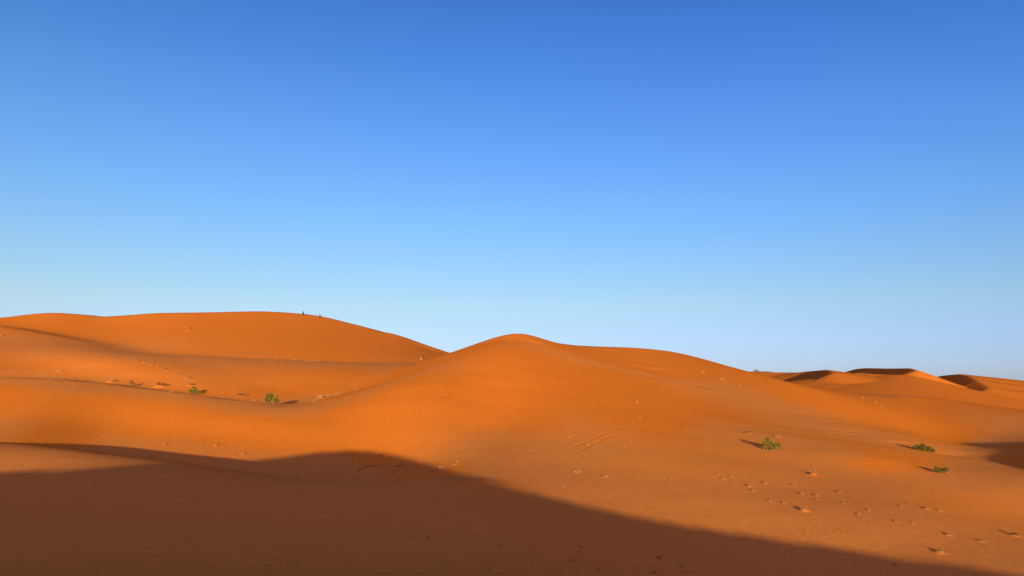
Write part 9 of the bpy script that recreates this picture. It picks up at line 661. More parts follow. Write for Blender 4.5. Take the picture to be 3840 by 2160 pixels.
1,0,-2,2,-2,1,0,-1,0,0,-1,0,0,0,0,1,-1,0,0,0,1,-2,2,-1,1,-1,1,0,-1,2,-1,0,1,-1,2,-1,2,-1,1,0,0,0,0,-2,3,-2,0,1,-1,0,1,0,-1,0,0,0,0,1,-2,1,0,0,-1,1,0,-1,1,-1,1,-1,0,0,0,0,-91,94,-1,
1,-1,0,-1,1,0,-1,1,0,0,0,-1,1,-1,2,-1,-1,1,-1,1,0,0,-1,1,0,-1,1,0,0,0,0,0,-1,2,-2,2,-1,-1,1,1,-1,-1,1,0,0,-1,1,-2,2,-2,-1,2,-3,1,-1,-1,0,0,-1,0,2,1,0,0,1,0,2,-1,1,0,2,-2,1,0,0,0,-1,
2,-1,0,1,2,0,3,1,-1,-1,-6,-4,-4,0,1,2,0,0,1,1,-1,-1,2,-1,1,-1,0,1,-1,0,3,-2,0,0,1,-1,0,0,-1,1,-1,0,0,1,-1,2,-2,2,-1,1,0,0,0,-1,1,1,0,-1,0,0,0,0,1,-2,0,1,-2,1,0,-1,0,0,0,0,0,0,1,-2,
2,0,-1,0,1,0,-1,1,0,0,0,0,1,0,1,-1,1,1,-1,1,0,0,-1,2,-3,2,0,-1,1,0,-1,-1,2,0,-2,1,1,-2,1,0,0,0,0,-1,1,-1,1,-1,0,0,0,1,-2,2,-91,95,-2,0,0,0,-1,2,-2,1,0,0,-1,1,0,0,0,-1,0,2,-2,1,0,-1,
1,0,0,0,0,0,-1,1,0,0,-1,2,-2,2,-2,1,1,-1,-1,1,0,0,-1,1,0,-2,2,-2,0,1,-2,0,-1,0,-1,0,-1,0,2,-1,2,0,1,1,-1,1,1,0,1,-1,1,0,1,-2,1,0,-1,2,0,1,0,2,1,2,0,-5,-2,-8,0,-1,2,1,-1,2,-1,1,0,1,
0,-1,0,0,1,-2,2,1,-2,2,0,0,-1,0,0,-1,1,-1,0,0,1,-1,1,-1,3,-3,2,0,-1,1,0,1,-1,0,0,0,1,-1,0,1,-2,1,0,-2,1,-1,0,1,-1,0,1,-2,1,1,-1,1,-2,2,-1,1,0,-1,1,0,-1,1,1,0,-1,1,0,2,-1,0,1,-1,1,0,
0,-1,2,-2,0,1,-1,0,0,2,-3,1,1,-1,-1,2,-1,-1,1,0,-1,1,0,0,-2,2,-1,1,-1,-1,2,-1,-90,94,-2,0,0,-1,2,-2,1,0,-1,1,0,-1,2,-2,1,-1,2,-2,1,0,-1,1,0,-1,1,0,0,-1,2,-2,1,0,0,0,0,-1,2,-1,-1,1,
1,-2,1,0,0,-1,1,-1,0,0,-1,-1,0,1,-2,0,-1,0,-1,-1,2,2,-1,2,0,0,1,1,-1,2,-1,0,1,1,-2,2,-1,0,0,0,1,1,1,1,3,-1,-1,-2,-7,-2,-3,1,1,0,1,0,1,0,0,1,-2,1,1,-1,1,0,0,0,0,0,0,1,-1,0,0,0,-1,0,
1,-1,0,1,0,0,-1,3,-2,1,0,-1,2,-2,2,-1,0,0,0,1,-1,0,0,0,-2,2,-1,-1,1,-2,1,1,-2,2,-1,0,0,0,1,-1,1,0,-1,0,1,0,1,-1,-1,2,0,1,-1,0,1,1,0,0,0,-1,1,0,-1,1,0,-1,0,1,-1,0,1,-1,0,0,0,0,0,0,0,
-1,1,0,-1,0,1,-1,1,-1,0,0,0,-1,-88,90,1,-1,-1,1,-1,1,0,0,0,-1,1,1,-3,2,0,0,-1,1,0,0,0,0,-1,1,0,0,-1,1,0,0,0,0,0,-1,2,-1,-1,1,1,-2,1,0,0,0,-1,1,-1,1,-2,0,1,-1,-1,-1,1,-2,0,-1,0,1,0,
1,2,-1,1,0,2,-1,1,0,0,2,-1,-1,2,-1,0,0,0,1,0,1,1,3,-1,1,-2,-3,-4,-4,-1,0,0,1,2,-1,1,-1,2,-1,0,1,-1,0,0,1,0,0,1,-1,1,-2,2,-1,0,-1,1,-1,0,0,1,-1,1,0,1,-1,0,1,0,0,0,1,-2,2,-1,1,-1,-1,
2,-1,-1,1,0,-2,1,0,-2,2,-1,0,0,0,1,-1,0,0,1,-1,0,1,-1,2,-2,1,0,0,1,-1,1,0,1,0,1,-1,0,1,0,0,0,-1,1,-1,1,-1,1,-1,1,-1,0,0,0,0,1,-2,1,0,-1,2,-2,1,-1,1,-1,0,0,0,0,1,-1,0,-89,94,-3,-1,1,
0,0,-1,1,0,-1,1,0,-1,2,-2,1,0,0,-1,1,-1,1,0,-1,2,-2,1,0,0,-1,2,-2,1,0,0,0,0,0,0,-1,2,-2,2,-2,1,0,-1,0,0,0,0,-2,1,-1,0,-2,1,-1,0,-1,0,2,0,1,0,2,0,0,0,2,-1,1,0,0,0,0,0,0,0,1,-1,2,0,2,
0,2,0,-2,-4,-4,-4,0,0,0,2,-1,2,-1,2,-1,0,1,-1,0,1,-1,1,-1,2,-1,1,-1,1,-1,0,-1,1,-1,0,0,1,-1,1,-1,2,-1,0,2,-2,1,0,0,0,0,0,1,-1,0,1,-1,-1,2,-3,1,1,-2,0,1,-1,0,0,1,-1,-1,2,-1,1,-1,0,1,
-1,2,-2,1,0,0,0,1,0,0,0,0,2,-2,2,0,0,-1,2,-2,1,-1,1,-1,1,-1,0,1,-1,0,0,0,1,-2,1,0,0,0,-1,2,-3,2,-1,1,0,-1,0,0,0,-1,2,-85,86,1,-1,1,0,-1,2,-2,1,0,0,0,-1,1,0,-1,1,-1,2,-2,1,0,-1,2,-2,
1,-1,1,0,0,-1,2,-2,1,0,0,0,0,0,0,0,0,0,0,-1,1,0,-1,-1,1,-1,0,0,-1,-1,1,-2,0,-2,1,1,1,1,0,1,-1,2,1,0,0,0,1,0,0,0,1,-1,0,0,1,0,0,2,1,2,-1,0,-2,-4,-4,-2,-2,1,2,-1,1,0,1,-1,1,0,1,-1,0,
1,0,-1,2,-2,2,-1,1,-1,0,0,0,-1,1,-1,0,0,0,1,1,-2,2,-1,1,0,0,0,0,0,1,-1,-1,2,0,-2,2,-1,-1,1,-1,-1,1,-1,0,0,1,-1,0,0,1,-2,2,-1,0,2,-2,1,-1,1,0,0,0,0,0,1,0,1,0,-1,2,-1,1,0,0,-1,1,0,0,
-1,1,-1,1,-1,0,0,0,1,-1,-1,2,-1,0,0,-1,1,-1,1,-1,1,0,-2,1,1,-1,-1,2,-1,-88,94,-6,2,0,-1,2,-2,1,-1,2,-2,0,2,-2,1,0,-1,2,-2,1,-1,1,0,-1,1,0,0,0,0,0,0,-1,2,-2,1,0,0,0,0,0,0,0,-1,1,0,
-1,0,0,1,-2,0,1,-3,1,0,-2,1,-2,1,-1,0,2,1,0,1,1,1,-2,2,0,2,-2,1,0,1,-2,1,1,0,-1,1,2,-1,3,-1,2,-2,-2,-3,-5,-1,-1,0,0,1,1,1,-1,2,-1,0,0,0,1,-1,1,1,-2,1,0,1,-1,1,-1,0,-1,1,-1,0,0,0,2,
-2,0,2,-1,1,-1,1,0,1,-1,0,0,0,1,-1,0,1,-2,1,-1,1,-1,0,-1,1,-1,0,0,0,0,0,0,1,-1,1,-1,0,1,0,-1,1,0,0,0,2,-2,1,0,0,1,0,0,1,0,-1,1,0,0,-1,1,0,-1,0,1,-1,0,1,-1,0,0,0,0,0,-1,1,1,-2,1,-1,
1,-1,0,0,1,-2,2,-1,0,-1,-82,80,5,-1,-1,1,-1,1,0,0,-1,1,1,-2,1,-1,1,0,-1,1,0,0,-1,1,0,0,0,0,-1,1,0,0,0,-1,2,-1,-1,1,1,-2,2,-2,1,0,0,-1,1,-1,0,0,-1,1,-2,1,-2,0,0,-1,0,-1,0,1,1,1,1,0,
1,-1,2,0,1,-2,3,-1,0,0,1,-1,0,0,1,1,0,2,0,1,1,-2,-3,-5,-1,-3,0,0,1,1,0,-1,3,-2,1,1,-1,1,-1,0,1,-1,2,0,-1,0,0,0,0,0,0,-1,0,1,-1,1,-2,2,1,-1,0,1,0,0,-1,1,0,1,-1,0,1,-1,0,0,0,-1,2,-3,
1,0,-1,1,-1,0,0,0,1,-1,0,0,1,-1,1,-1,1,-1,2,-2,2,-2,2,-1,1,-1,1,1,0,0,1,-1,0,2,-1,-1,1,0,-1,1,-1,1,-1,1,-1,-1,2,-1,0,1,-2,1,0,0,-1,1,-1,1,-1,1,-1,1,-1,0,-1,2,-2,2,-89,98,-10,3,0,0,
0,-1,1,0,0,0,-1,0,1,1,-2,1,0,-1,1,0,0,0,-1,1,-1,1,0,0,0,-1,1,1,-2,1,1,-2,1,0,-1,2,-2,1,0,0,-1,0,1,-2,1,-2,1,-1,0,-1,-1,0,0,-1,0,2,0,1,0,2,-1,1,1,0,0,2,-1,-1,2,-1,0,1,-1,1,-1,2,1,0,
1,2,-2,0,-4,-2,-5,-1,0,1,0,0,0,2,-1,2,-1,0,0,0,1,0,-1,2,-2,1,1,0,-1,0,0,0,-1,1,-1,0,0,0,2,-2,1,0,1,0,-1,1,1,-1,0,-1,2,0,-2,1,1,-1,0,0,-1,0,0,-1,1,-1,0,1,-1,0,0,0,1,-1,0,1,-1,1,0,-1,
1,0,0,1,-1,0,1,0,1,-1,1,0,0,0,2,-2,1,0,-1,1,0,-1,1,-1,0,1,-1,1,-1,-1,2,-2,1,0,0,0,0,-1,1,0,-1,0,0,0,0,1,-1,0,0,0,-77,69,12,-3,1,-1,1,0,0,0,-1,1,0,0,0,-1,1,0,-1,2,-2,1,0,-1,2,-2,1,0,
0,-1,1,1,-1,-1,1,0,0,0,0,0,0,0,0,0,-1,1,-1,1,-2,1,-1,1,-2,0,-1,0,0,-2,0,0,1,0,2,0,1,0,1,1,0,0,0,1,0,1,-2,2,-1,0,1,0,1,0,0,3,0,0,0,-3,-2,-5,-1,-2,0,0,1,0,1,0,1,-1,2,-1,0,1,-1,1,0,-1,
2,-1,0,0,1,-1,0,-1,1,-1,0,0,1,-1,0,2,-1,0,0,1,0,0,0,0,0,1,-1,0,1,-1,-1,1,0,0,-1,1,-1,-1,1,-2,2,-2,2,-1,0,1,-2,2,-1,0,1,0,-1,2,-2,1,0,0,0,1,0,0,0,1,-1,2,-1,2,-2,1,0,0,0,-1,0,1,-1,1,
0,-2,2,-1,0,1,-2,2,-1,0,0,-1,0,2,-2,0,1,-1,1,-1,0,-1,2,-2,2,-2,-88,104,-19,6,-2,1,0,-1,1,-1,1,0,-1,1,-1,1,-1,1,0,-1,1,-1,1,0,-1,1,0,-1,1,0,0,-1,1,0,0,0,-1,2,-2,1,0,-1,1,-1,1,-1,1,
-1,0,-1,0,0,-1,0,0,-1,0,-1,-1,1,-1,2,1,0,1,0,1,0,1,1,0,-1,0,1,1,-1,0,0,0,1,0,0,2,0,2,-1,0,-2,-3,-3,-3,0,-1,1,-1,2,1,-1,1,0,-1,2,0,-1,1,-1,1,1,-1,0,1,-1,0,1,-1,-1,1,-1,1,-1,0,1,0,0,
-1,2,0,-1,1,0,0,0,1,-1,0,0,0,1,-1,0,0,-1,1,-1,-1,1,-1,1,-1,1,-2,2,-1,0,1,0,0,-1,1,-1,1,0,0,1,-2,2,-1,1,-1,2,-1,1,0,0,0,0,1,0,-1,1,-1,1,0,-1,1,-1,0,1,-2,2,-1,0,0,-1,1,0,0,-1,2,-3,2,
0,-1,0,0,1,-1,0,0,0,0,0,-91,75,24,-8,3,-1,0,1,-1,0,1,-2,2,-1,0,0,1,-1,0,0,0,1,-1,0,0,1,-1,0,1,-1,0,1,-1,0,1,-1,1,-1,0,1,-1,1,-1,1,-2,1,-1,1,-1,-1,1,-2,0,0,-1,-1,-1,0,-1,0,2,0,1,1,1,
1,1,0,0,1,0,1,0,1,-1,0,0,1,0,0,1,1,1,1,0,2,-3,-3,-4,-4,-2,-1,0,0,2,-1,0,3,-2,2,0,-1,1,0,0,1,-1,0,2,-1,0,0,1,-2,0,1,-1,-1,1,0,0,0,0,0,2,0,-1,0,1,0,0,1,-2,2,-1,1,-1,0,1,-1,-1,1,-2,1,
0,-1,-1,1,0,-1,1,0,-1,1,0,-1,2,-1,0,1,-1,0,1,0,0,0,1,-1,1,0,1,0,1,-1,1,0,0,1,-1,0,1,-1,-1,1,0,0,-1,1,0,-1,0,1,-1,1,-1,-1,1,1,-2,1,0,-1,1,-1,0,0,0,1,-2,2,-2,2,
]
def decode():
    q = np.array(HEIGHTS,dtype=np.int64).reshape(NU,NW)
    q = np.cumsum(q,axis=0)
    for _ in range(2): q = np.cumsum(q,axis=1)
    return q*3e-5
T = decode()

def px_u(c): return (c-UC)/F_PX
def px_t(r): return (VH-r)/F_PX
def cubic(u,w):
    u=np.asarray(u,float); w=np.asarray(w,float)
    fu=np.clip((u-U_MIN)/DU,1.0,NU-2.001); fw=np.clip((w-W_MIN)/DW,1.0,NW-2.001)
    i=np.floor(fu).astype(int); j=np.floor(fw).astype(int); a=fu-i; b=fw-j
    def k(x):   # cubic B-spline: smooth second derivative, so no facets in raking light
        return ((1-x)**3/6,(3*x**3-6*x*x+4)/6,(-3*x**3+3*x*x+3*x+1)/6,x**3/6)
    ka,kb=k(a),k(b); out=0
    for p in range(4):
        for q in range(4):
            out=out+ka[p]*kb[q]*T[np.clip(i+p-1,0,NU-1),np.clip(j+q-1,0,NW-1)]
    return out
def sstep(a,b,x):
    t=np.clip((x-a)/(b-a),0,1); return t*t*(3-2*t)

# crest of the dune the photographer stands on: (x, height), at y = -6; its shadow falls across the foreground
OWN_CREST = [(-120,-3.0),(-70,-1.8),(-40.7,-0.87),(-36.9,-0.67),(-33.2,-0.4),(-29.5,-0.03),(-25.8,0.63),(-22.1,1.14),(-18.4,1.31),(-14.7,1.08),(-11.0,0.48),(-7.3,-0.26),(-3.6,-1.04),(0.1,-1.8),(3.8,-2.53),(7.5,-3.3),(11.2,-4.0),(14.9,-4.57),(18.6,-5.02),(22.3,-5.4),(26.0,-5.77),(29.7,-6.13),(31.6,-6.31),(50,-8.0),(80,-9.5),(120,-10)]
CX = np.array([p[0] for p in OWN_CREST]); CZ = np.array([p[1] for p in OWN_CREST])
def own_crest(x):
    xs=np.linspace(-120,120,481); z=np.interp(xs,CX,CZ)
    for _ in range(8): z[1:-1]=(z[:-2]+2*z[1:-1]+z[2:])/4
    return np.interp(x,xs,z)

def spot(c,r,y): return (px_u(c)*y, y, px_t(r)*y)
# far dunes on the right: crest (column,row,distance) with the slope of the left/near side and of the other side
FAR_DUNES = [
 ([(2700,1400,790),(2793,1391,770),(2855,1392,760),(2956,1397,740),(3015,1394,730),(3057,1390,720),(3100,1387,710),(3131,1391,700),(3166,1397,700),(3230,1412,690)], .13,.4),
 ([(3130,1398,500),(3100,1387,570),(3060,1390,650),(3021,1398,720)], .16,.42),
 ([(3438,1389,500),(3411,1381,540),(3325,1382,660),(3248,1380,790),(3215,1383,850),(3160,1398,930)], .42,.36),
 ([(3130,1428,560),(3162,1416,545),(3201,1401,530),(3228,1398,520),(3267,1402,510),(3325,1405,500),(3372,1405,492),(3405,1408,486)], .13,.3),
 ([(3712,1455,455),(3668,1428,485),(3640,1412,510),(3600,1403,540),(3540,1408,600),(3490,1418,660)], .13,.5),
 ([(3690,1424,620),(3733,1424,610),(3791,1426,600),(3840,1427,600),(4200,1422,600)], .12,.4),
]
def tent(x,y,pts,s_right,s_left):
    """Ridge over a polyline; the side to the left of its heading (seen along it) falls at s_left."""
    P=np.array([spot(*p) for p in pts]); best=np.full(x.shape,-1e9)
    for (ax,ay,az),(bx,by,bz) in zip(P,P[1:]):
        dx,dy=bx-ax,by-ay; L2=dx*dx+dy*dy; L=math.sqrt(L2)
        t=np.clip(((x-ax)*dx+(y-ay)*dy)/L2,0,1)
        ex,ey=x-(ax+t*dx),y-(ay+t*dy); d=np.hypot(ex,ey)
        side=(dx*ey-dy*ex)/L          # >0 left of the heading
        sl=s_right+(s_left-s_right)*sstep(-1,1,side/np.maximum(d,.5))
        best=np.maximum(best,az+t*(bz-az)-sl*(np.sqrt(d*d+2.2)-1.48))
    return best
def smax(a,b,k):
    h=np.clip(.5+.5*(a-b)/k,0,1); return b+(a-b)*h+k*h*(1-h)

_r=random.Random(5)
WAVES=[(_r.uniform(0,6.28),_r.uniform(.8,1.25),_r.uniform(0,6.28)) for _ in range(28)]
def swell(x,y,lam,amp,k0,n):
    z=0
    for a,f,p in WAVES[k0:k0+n]:
        z=z+np.sin((x*math.cos(a)+y*math.sin(a))*6.283*f/lam+p)
    return amp*z/math.sqrt(n)

def height(x,y):
    x=np.asarray(x,float); y=np.asarray(y,float)
    Ye=np.maximum(np.maximum(y,np.abs(x)),12.5)
    Yc=np.minimum(Ye,850.0)
    z=Yc*cubic(x/Ye,np.log(Yc))
    far=-9.0+swell(x,y,420,2.2,0,7)
    z=z+(far-z)*sstep(700,850,Ye)
    m=(Ye>200)&(x>0)&(y>180)&(y<1100)
    if np.any(m):
        zz=z[m]
        for pts,a,b in FAR_DUNES: zz=smax(zz,tent(x[m],y[m],pts,a,b),.5)
        z=z.copy(); z[m]=zz
    # the photographer's dune
    zc=own_crest(x); t=np.clip((12.5-y)/18.5,0,1)
    front=z+(zc-z)*(.35*t+.65*t*t*(3-2*t)*.5+.325*t**3)/(.35+.325+.325)
    d=np.maximum(-6-y,0); back=-11+(zc+11)*np.exp(-(d/75)**1.4)
    z=np.where(y>12.5,z,np.where(y>-6,front,back))
    near=sstep(1200,300,Ye)
    z=z+near*(swell(x,y,23,.035,7,7)+swell(x,y,7,.006,14,7))
    return z

def first_hit(c,r,beyond=0.0):
    """Distance at which the sight line through photo pixel (c,r) meets the sand."""
    W=np.linspace(math.log(13),math.log(850),5000); Y=np.exp(W); u=px_u(c)
    k=np.nonzero((height(u*Y,Y)>=px_t(r)*Y)&(Y>beyond))[0]
    if not len(k) and r<VH+60: return first_hit(c,r+1,beyond)
    return float(Y[k[0]])
def ground(c,r,beyond=0.0):
    y=first_hit(c,r,beyond); x=px_u(c)*y
    return x,y,float(height(np.array([x]),np.array([y]))[0])

scene = bpy.context.scene
COL = scene.collection
def node_mat(name):
    m=bpy.data.materials.new(name); m.use_nodes=True
    nt=m.node_tree; b=nt.nodes['Principled BSDF']; return m,nt,b
def N(nt,t,**kw):
    n=nt.nodes.new(t)
    for k,v in kw.items(): setattr(n,k,v)
    return n
def sand_material():
    m,nt,b=node_mat('orange_sand')
    tc=N(nt,'ShaderNodeTexCoord')
    n1=N(nt,'ShaderNodeTexNoise'); n1.inputs['Scale'].default_value=.05; n1.inputs['Detail'].default_value=4
    n2=N(nt,'ShaderNodeTexNoise'); n2.inputs['Scale'].default_value=1.6; n2.inputs['Detail'].default_value=8; n2.inputs['Roughness'].default_value=.75
    for n in (n1,n2): nt.links.new(tc.outputs['Object'],n.inputs['Vector'])
    # orange on the faces, greyer on the flats: partly grain, partly grazing light in colour
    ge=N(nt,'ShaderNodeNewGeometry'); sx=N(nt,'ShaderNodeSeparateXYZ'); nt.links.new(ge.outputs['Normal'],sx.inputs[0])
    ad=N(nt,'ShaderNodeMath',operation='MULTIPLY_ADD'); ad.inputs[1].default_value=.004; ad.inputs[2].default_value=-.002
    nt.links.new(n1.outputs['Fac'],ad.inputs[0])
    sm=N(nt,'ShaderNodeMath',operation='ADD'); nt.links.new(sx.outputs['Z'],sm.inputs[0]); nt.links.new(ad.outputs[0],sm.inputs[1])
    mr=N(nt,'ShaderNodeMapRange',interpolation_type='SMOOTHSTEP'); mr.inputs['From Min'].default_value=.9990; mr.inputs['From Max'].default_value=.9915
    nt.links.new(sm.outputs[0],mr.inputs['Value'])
    # near ground held to the greyer colour, tinting the shaded foreground
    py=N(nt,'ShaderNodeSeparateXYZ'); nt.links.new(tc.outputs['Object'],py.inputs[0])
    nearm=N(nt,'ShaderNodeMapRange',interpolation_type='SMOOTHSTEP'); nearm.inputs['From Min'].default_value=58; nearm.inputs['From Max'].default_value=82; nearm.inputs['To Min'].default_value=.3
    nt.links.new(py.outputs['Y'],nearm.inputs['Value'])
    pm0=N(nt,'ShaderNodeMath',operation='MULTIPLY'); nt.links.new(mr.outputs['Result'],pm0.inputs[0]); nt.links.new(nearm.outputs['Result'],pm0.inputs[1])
    at=N(nt,'ShaderNodeAttribute',attribute_name='shoulder_shade'); iv=N(nt,'ShaderNodeMath',operation='SUBTRACT'); iv.inputs[0].default_value=1; nt.links.new(at.outputs['Fac'],iv.inputs[1])
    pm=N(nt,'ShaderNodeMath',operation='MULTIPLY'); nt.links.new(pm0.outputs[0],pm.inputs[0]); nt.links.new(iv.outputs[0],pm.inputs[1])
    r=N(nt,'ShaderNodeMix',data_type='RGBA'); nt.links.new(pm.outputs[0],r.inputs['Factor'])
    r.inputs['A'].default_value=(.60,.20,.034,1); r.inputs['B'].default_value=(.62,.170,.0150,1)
    # farther ranges darkened in colour, offsetting strong sun on their steep faces
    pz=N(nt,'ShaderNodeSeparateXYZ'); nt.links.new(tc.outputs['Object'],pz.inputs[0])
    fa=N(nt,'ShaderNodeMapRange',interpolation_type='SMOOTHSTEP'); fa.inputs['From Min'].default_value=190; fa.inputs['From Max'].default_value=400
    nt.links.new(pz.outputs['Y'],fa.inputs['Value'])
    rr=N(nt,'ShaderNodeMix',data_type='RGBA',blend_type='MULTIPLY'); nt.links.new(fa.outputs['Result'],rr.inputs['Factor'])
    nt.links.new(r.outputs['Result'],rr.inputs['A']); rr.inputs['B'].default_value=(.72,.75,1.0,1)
    mx=N(nt,'ShaderNodeMix',data_type='RGBA',blend_type='MULTIPLY'); mx.inputs['Factor'].default_value=1
    r2=N(nt,'ShaderNodeValToRGB'); r2.color_ramp.elements[0].position=.3; r2.color_ramp.elements[1].position=.7
    r2.color_ramp.elements[0].color=(.86,.86,.86,1); r2.color_ramp.elements[1].color=(1.11,1.11,1.11,1)
    nt.links.new(n2.outputs['Fac'],r2.inputs['Fac'])
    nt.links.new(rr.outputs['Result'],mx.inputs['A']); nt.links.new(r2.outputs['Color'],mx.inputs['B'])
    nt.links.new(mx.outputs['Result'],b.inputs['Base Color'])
    n3=N(nt,'ShaderNodeTexNoise'); n3.inputs['Scale'].default_value=5; n3.inputs['Detail'].default_value=9; n3.inputs['Roughness'].default_value=.8
    nt.links.new(tc.outputs['Object'],n3.inputs['Vector'])
    bp=N(nt,'ShaderNodeBump'); bp.inputs['Strength'].default_value=.35; bp.inputs['Distance'].default_value=.03
    nt.links.new(n3.outputs['Fac'],bp.inputs['Height']); nt.links.new(bp.outputs['Normal'],b.inputs['Normal'])
    b.inputs['Roughness'].default_value=1.0; b.inputs['Specular IOR Level'].default_value=0.0
    return m
SAND=sand_material()

def polar_sheet():
    fr=np.radians(np.arange(-41,41.001,.07))
    side=np.radians(np.concatenate([np.arange(41.4,60,.8),np.arange(60,181,3.0)]))
    phi=np.concatenate([-side[::-1],fr,side[:-1]])
    phi=np.unique(np.round(phi,9))
    rad=[.5,1,2,3,4.5,6,7.5,9,11]; r=12.0
    while r<6500:
        rad.append(r); r*=1.0028 if r<150 else (1.0045 if r<650 else (1.012 if r<1000 else 1.06))
    rad=np.array(rad)
    nphi,nr=len(phi),len(rad)
    global RAD_AXIS,PHI_AXIS
    RAD_AXIS,PHI_AXIS=rad,phi
    PH,RR=np.meshgrid(phi,rad,indexing='ij')
    X=RR*np.sin(PH); Y=RR*np.cos(PH)
    Z=height(X,Y); Z=Z+relief(X,Y)
    co=np.stack([X,Y,Z],-1).reshape(-1,3)
    co=np.vstack([co,[0,0,float(height(np.array([0.]),np.array([0.]))[0])]])
    i=np.arange(nphi)[:,None]; j=np.arange(nr-1)[None,:]; i2=(i+1)%nphi
    q=np.stack([i*nr+j,i*nr+j+1,i2*nr+j+1,i2*nr+j],-1).reshape(-1,4)[:, ::-1]
    c=len(co)-1
    tri=np.stack([np.arange(nphi)*nr,((np.arange(nphi)+1)%nphi)*nr,np.full(nphi,c)],-1)[:, ::-1]
    me=bpy.data.meshes.new('sand_dunes')
    me.vertices.add(len(co)); me.vertices.foreach_set('co',co.ravel().astype(np.float32))
    loops=np.concatenate([q.ravel(),tri.ravel()]).astype(np.int32)
    me.loops.add(len(loops)); me.loops.foreach_set('vertex_index',loops)
    starts=np.concatenate([np.arange(len(q))*4,len(q)*4+np.arange(len(tri))*3]).astype(np.int32)
    me.polygons.add(len(starts)); me.polygons.foreach_set('loop_start',starts)
    me.polygons.foreach_set('use_smooth',np.ones(len(starts),bool))
    me.update(calc_edges=True); me.validate()
    co_att=me.attributes.new('shoulder_shade','FLOAT','POINT'); cs=shade_bands(X,Y).reshape(-1); co_att.data.foreach_set('value',np.append(cs,0).astype(np.float32))
    me.materials.append(SAND)
    o=bpy.data.objects.new('sand_dunes',me); COL.objects.link(o)
    o['kind']='structure'; o['label']='rolling orange sand dunes under a clear blue sky'
    return o
# ---------------------------------------------------------------- what stands on the sand
def plain_mat(name,col,var=.25,scale=6,rough=.9):
    m,nt,b=node_mat(name)
    tc=N(nt,'ShaderNodeTexCoord'); n=N(nt,'ShaderNodeTexNoise'); n.inputs['Scale'].default_value=scale; n.inputs['Detail'].default_value=4
    nt.links.new(tc.outputs['Object'],n.inputs['Vector'])
    r=N(nt,'ShaderNodeMapRange'); r.inputs['From Min'].default_value=.3; r.inputs['From Max'].default_value=.7
    r.inputs['To Min'].default_value=1-var; r.inputs['To Max'].default_value=1+var; nt.links.new(n.outputs['Fac'],r.inputs['Value'])
    v=N(nt,'ShaderNodeVectorMath',operation='SCALE'); v.inputs[0].default_value=col; nt.links.new(r.outputs['Result'],v.inputs['Scale'])
    nt.links.new(v.outputs['Vector'],b.inputs['Base Color'])
    b.inputs['Roughness'].default_value=rough; b.inputs['Specular IOR Level'].default_value=.15
    return m
LEAF=plain_mat('olive_leaves',(.122,.086,.007),.35,3)
LEAF2=plain_mat('dark_green_leaves',(.088,.064,.005),.35,3)
STEM=plain_mat('woody_stems',(.12,.075,.035))
STRAW=plain_mat('pale_straw',(.25,.135,.055))
DRY=plain_mat('dry_brown_stalks',(.13,.055,.018))
SHADED=plain_mat('shade_lifted_brush',(.32,.165,.035)); SCRUB=plain_mat('brown_scrub',(.20,.095,.02)); CLOD=plain_mat('sandy_clods',(.22,.082,.024))  # SHADED: brush colour lightened to offset the shade of the hollow
DARK=plain_mat('dark_cloth',(.012,.013,.018)); MAROON=plain_mat('dark_red_cloth',(.035,.008,.008))
PALE=plain_mat('pale_cloth',(.30,.19,.11)); SKIN=plain_mat('skin',(.22,.11,.06),.1); HAIR=plain_mat('black_hair',(.01,.009,.008),.1)

def mesh_obj(name,verts,faces,mat,parent=None):
    me=bpy.data.meshes.new(name); me.from_pydata([tuple(v) for v in verts],[],faces); me.update()
    me.materials.append(mat); o=bpy.data.objects.new(name,me); COL.objects.link(o)
    if parent: o.parent=parent
    return o
def tag(o,label,cat,group=None):
    o['label']=label; o['category']=cat
    if group: o['group']=group
def empty(name,loc,rz=0):
    o=bpy.data.objects.new(name,None); o.empty_display_size=.2; COL.objects.link(o); o.location=loc; o.rotation_euler=(0,0,rz); return o

def blade(V,Fs,p,q,r,w,rng):
    """Tapered curved strip p -> q -> r of width w."""
    p,q,r=Vector(p),Vector(q),Vector(r)
    side=Vector((rng.gauss(0,1),rng.gauss(0,1),rng.gauss(0,.3))).cross(r-p)
    if side.length<1e-6: side=Vector((1,0,0))
    side.normalize(); n=len(V)
    V+= [p-side*w*.5,p+side*w*.5,q-side*w*.4,q+side*w*.4,r]
    Fs+= [(n,n+1,n+3,n+2),(n+2,n+3,n+4)]
def tuft_mesh(name,seed,n,spread,h,mat,lean=.5,w=.05):
    rng=random.Random(seed); V=[];Fs=[]
    for _ in range(n):
        a=rng.uniform(0,6.283); d=spread*math.sqrt(rng.random())*.5
        bx,by=d*math.cos(a),d*math.sin(a)*.8; hh=h*rng.uniform(.45,1)*(1-.5*d/spread)
        lx,ly=rng.gauss(0,lean*hh*.6)+bx*.5,rng.gauss(0,lean*hh*.6)+by*.5
        blade(V,Fs,(bx,by,-.06),(bx+lx*.35,by+ly*.35,hh*.6),(bx+lx,by+ly,hh*rng.uniform(.85,1)),w,rng)
    me=bpy.data.meshes.new(name); me.from_pydata([tuple(v) for v in V],[],Fs); me.update(); me.materials.append(mat); return me
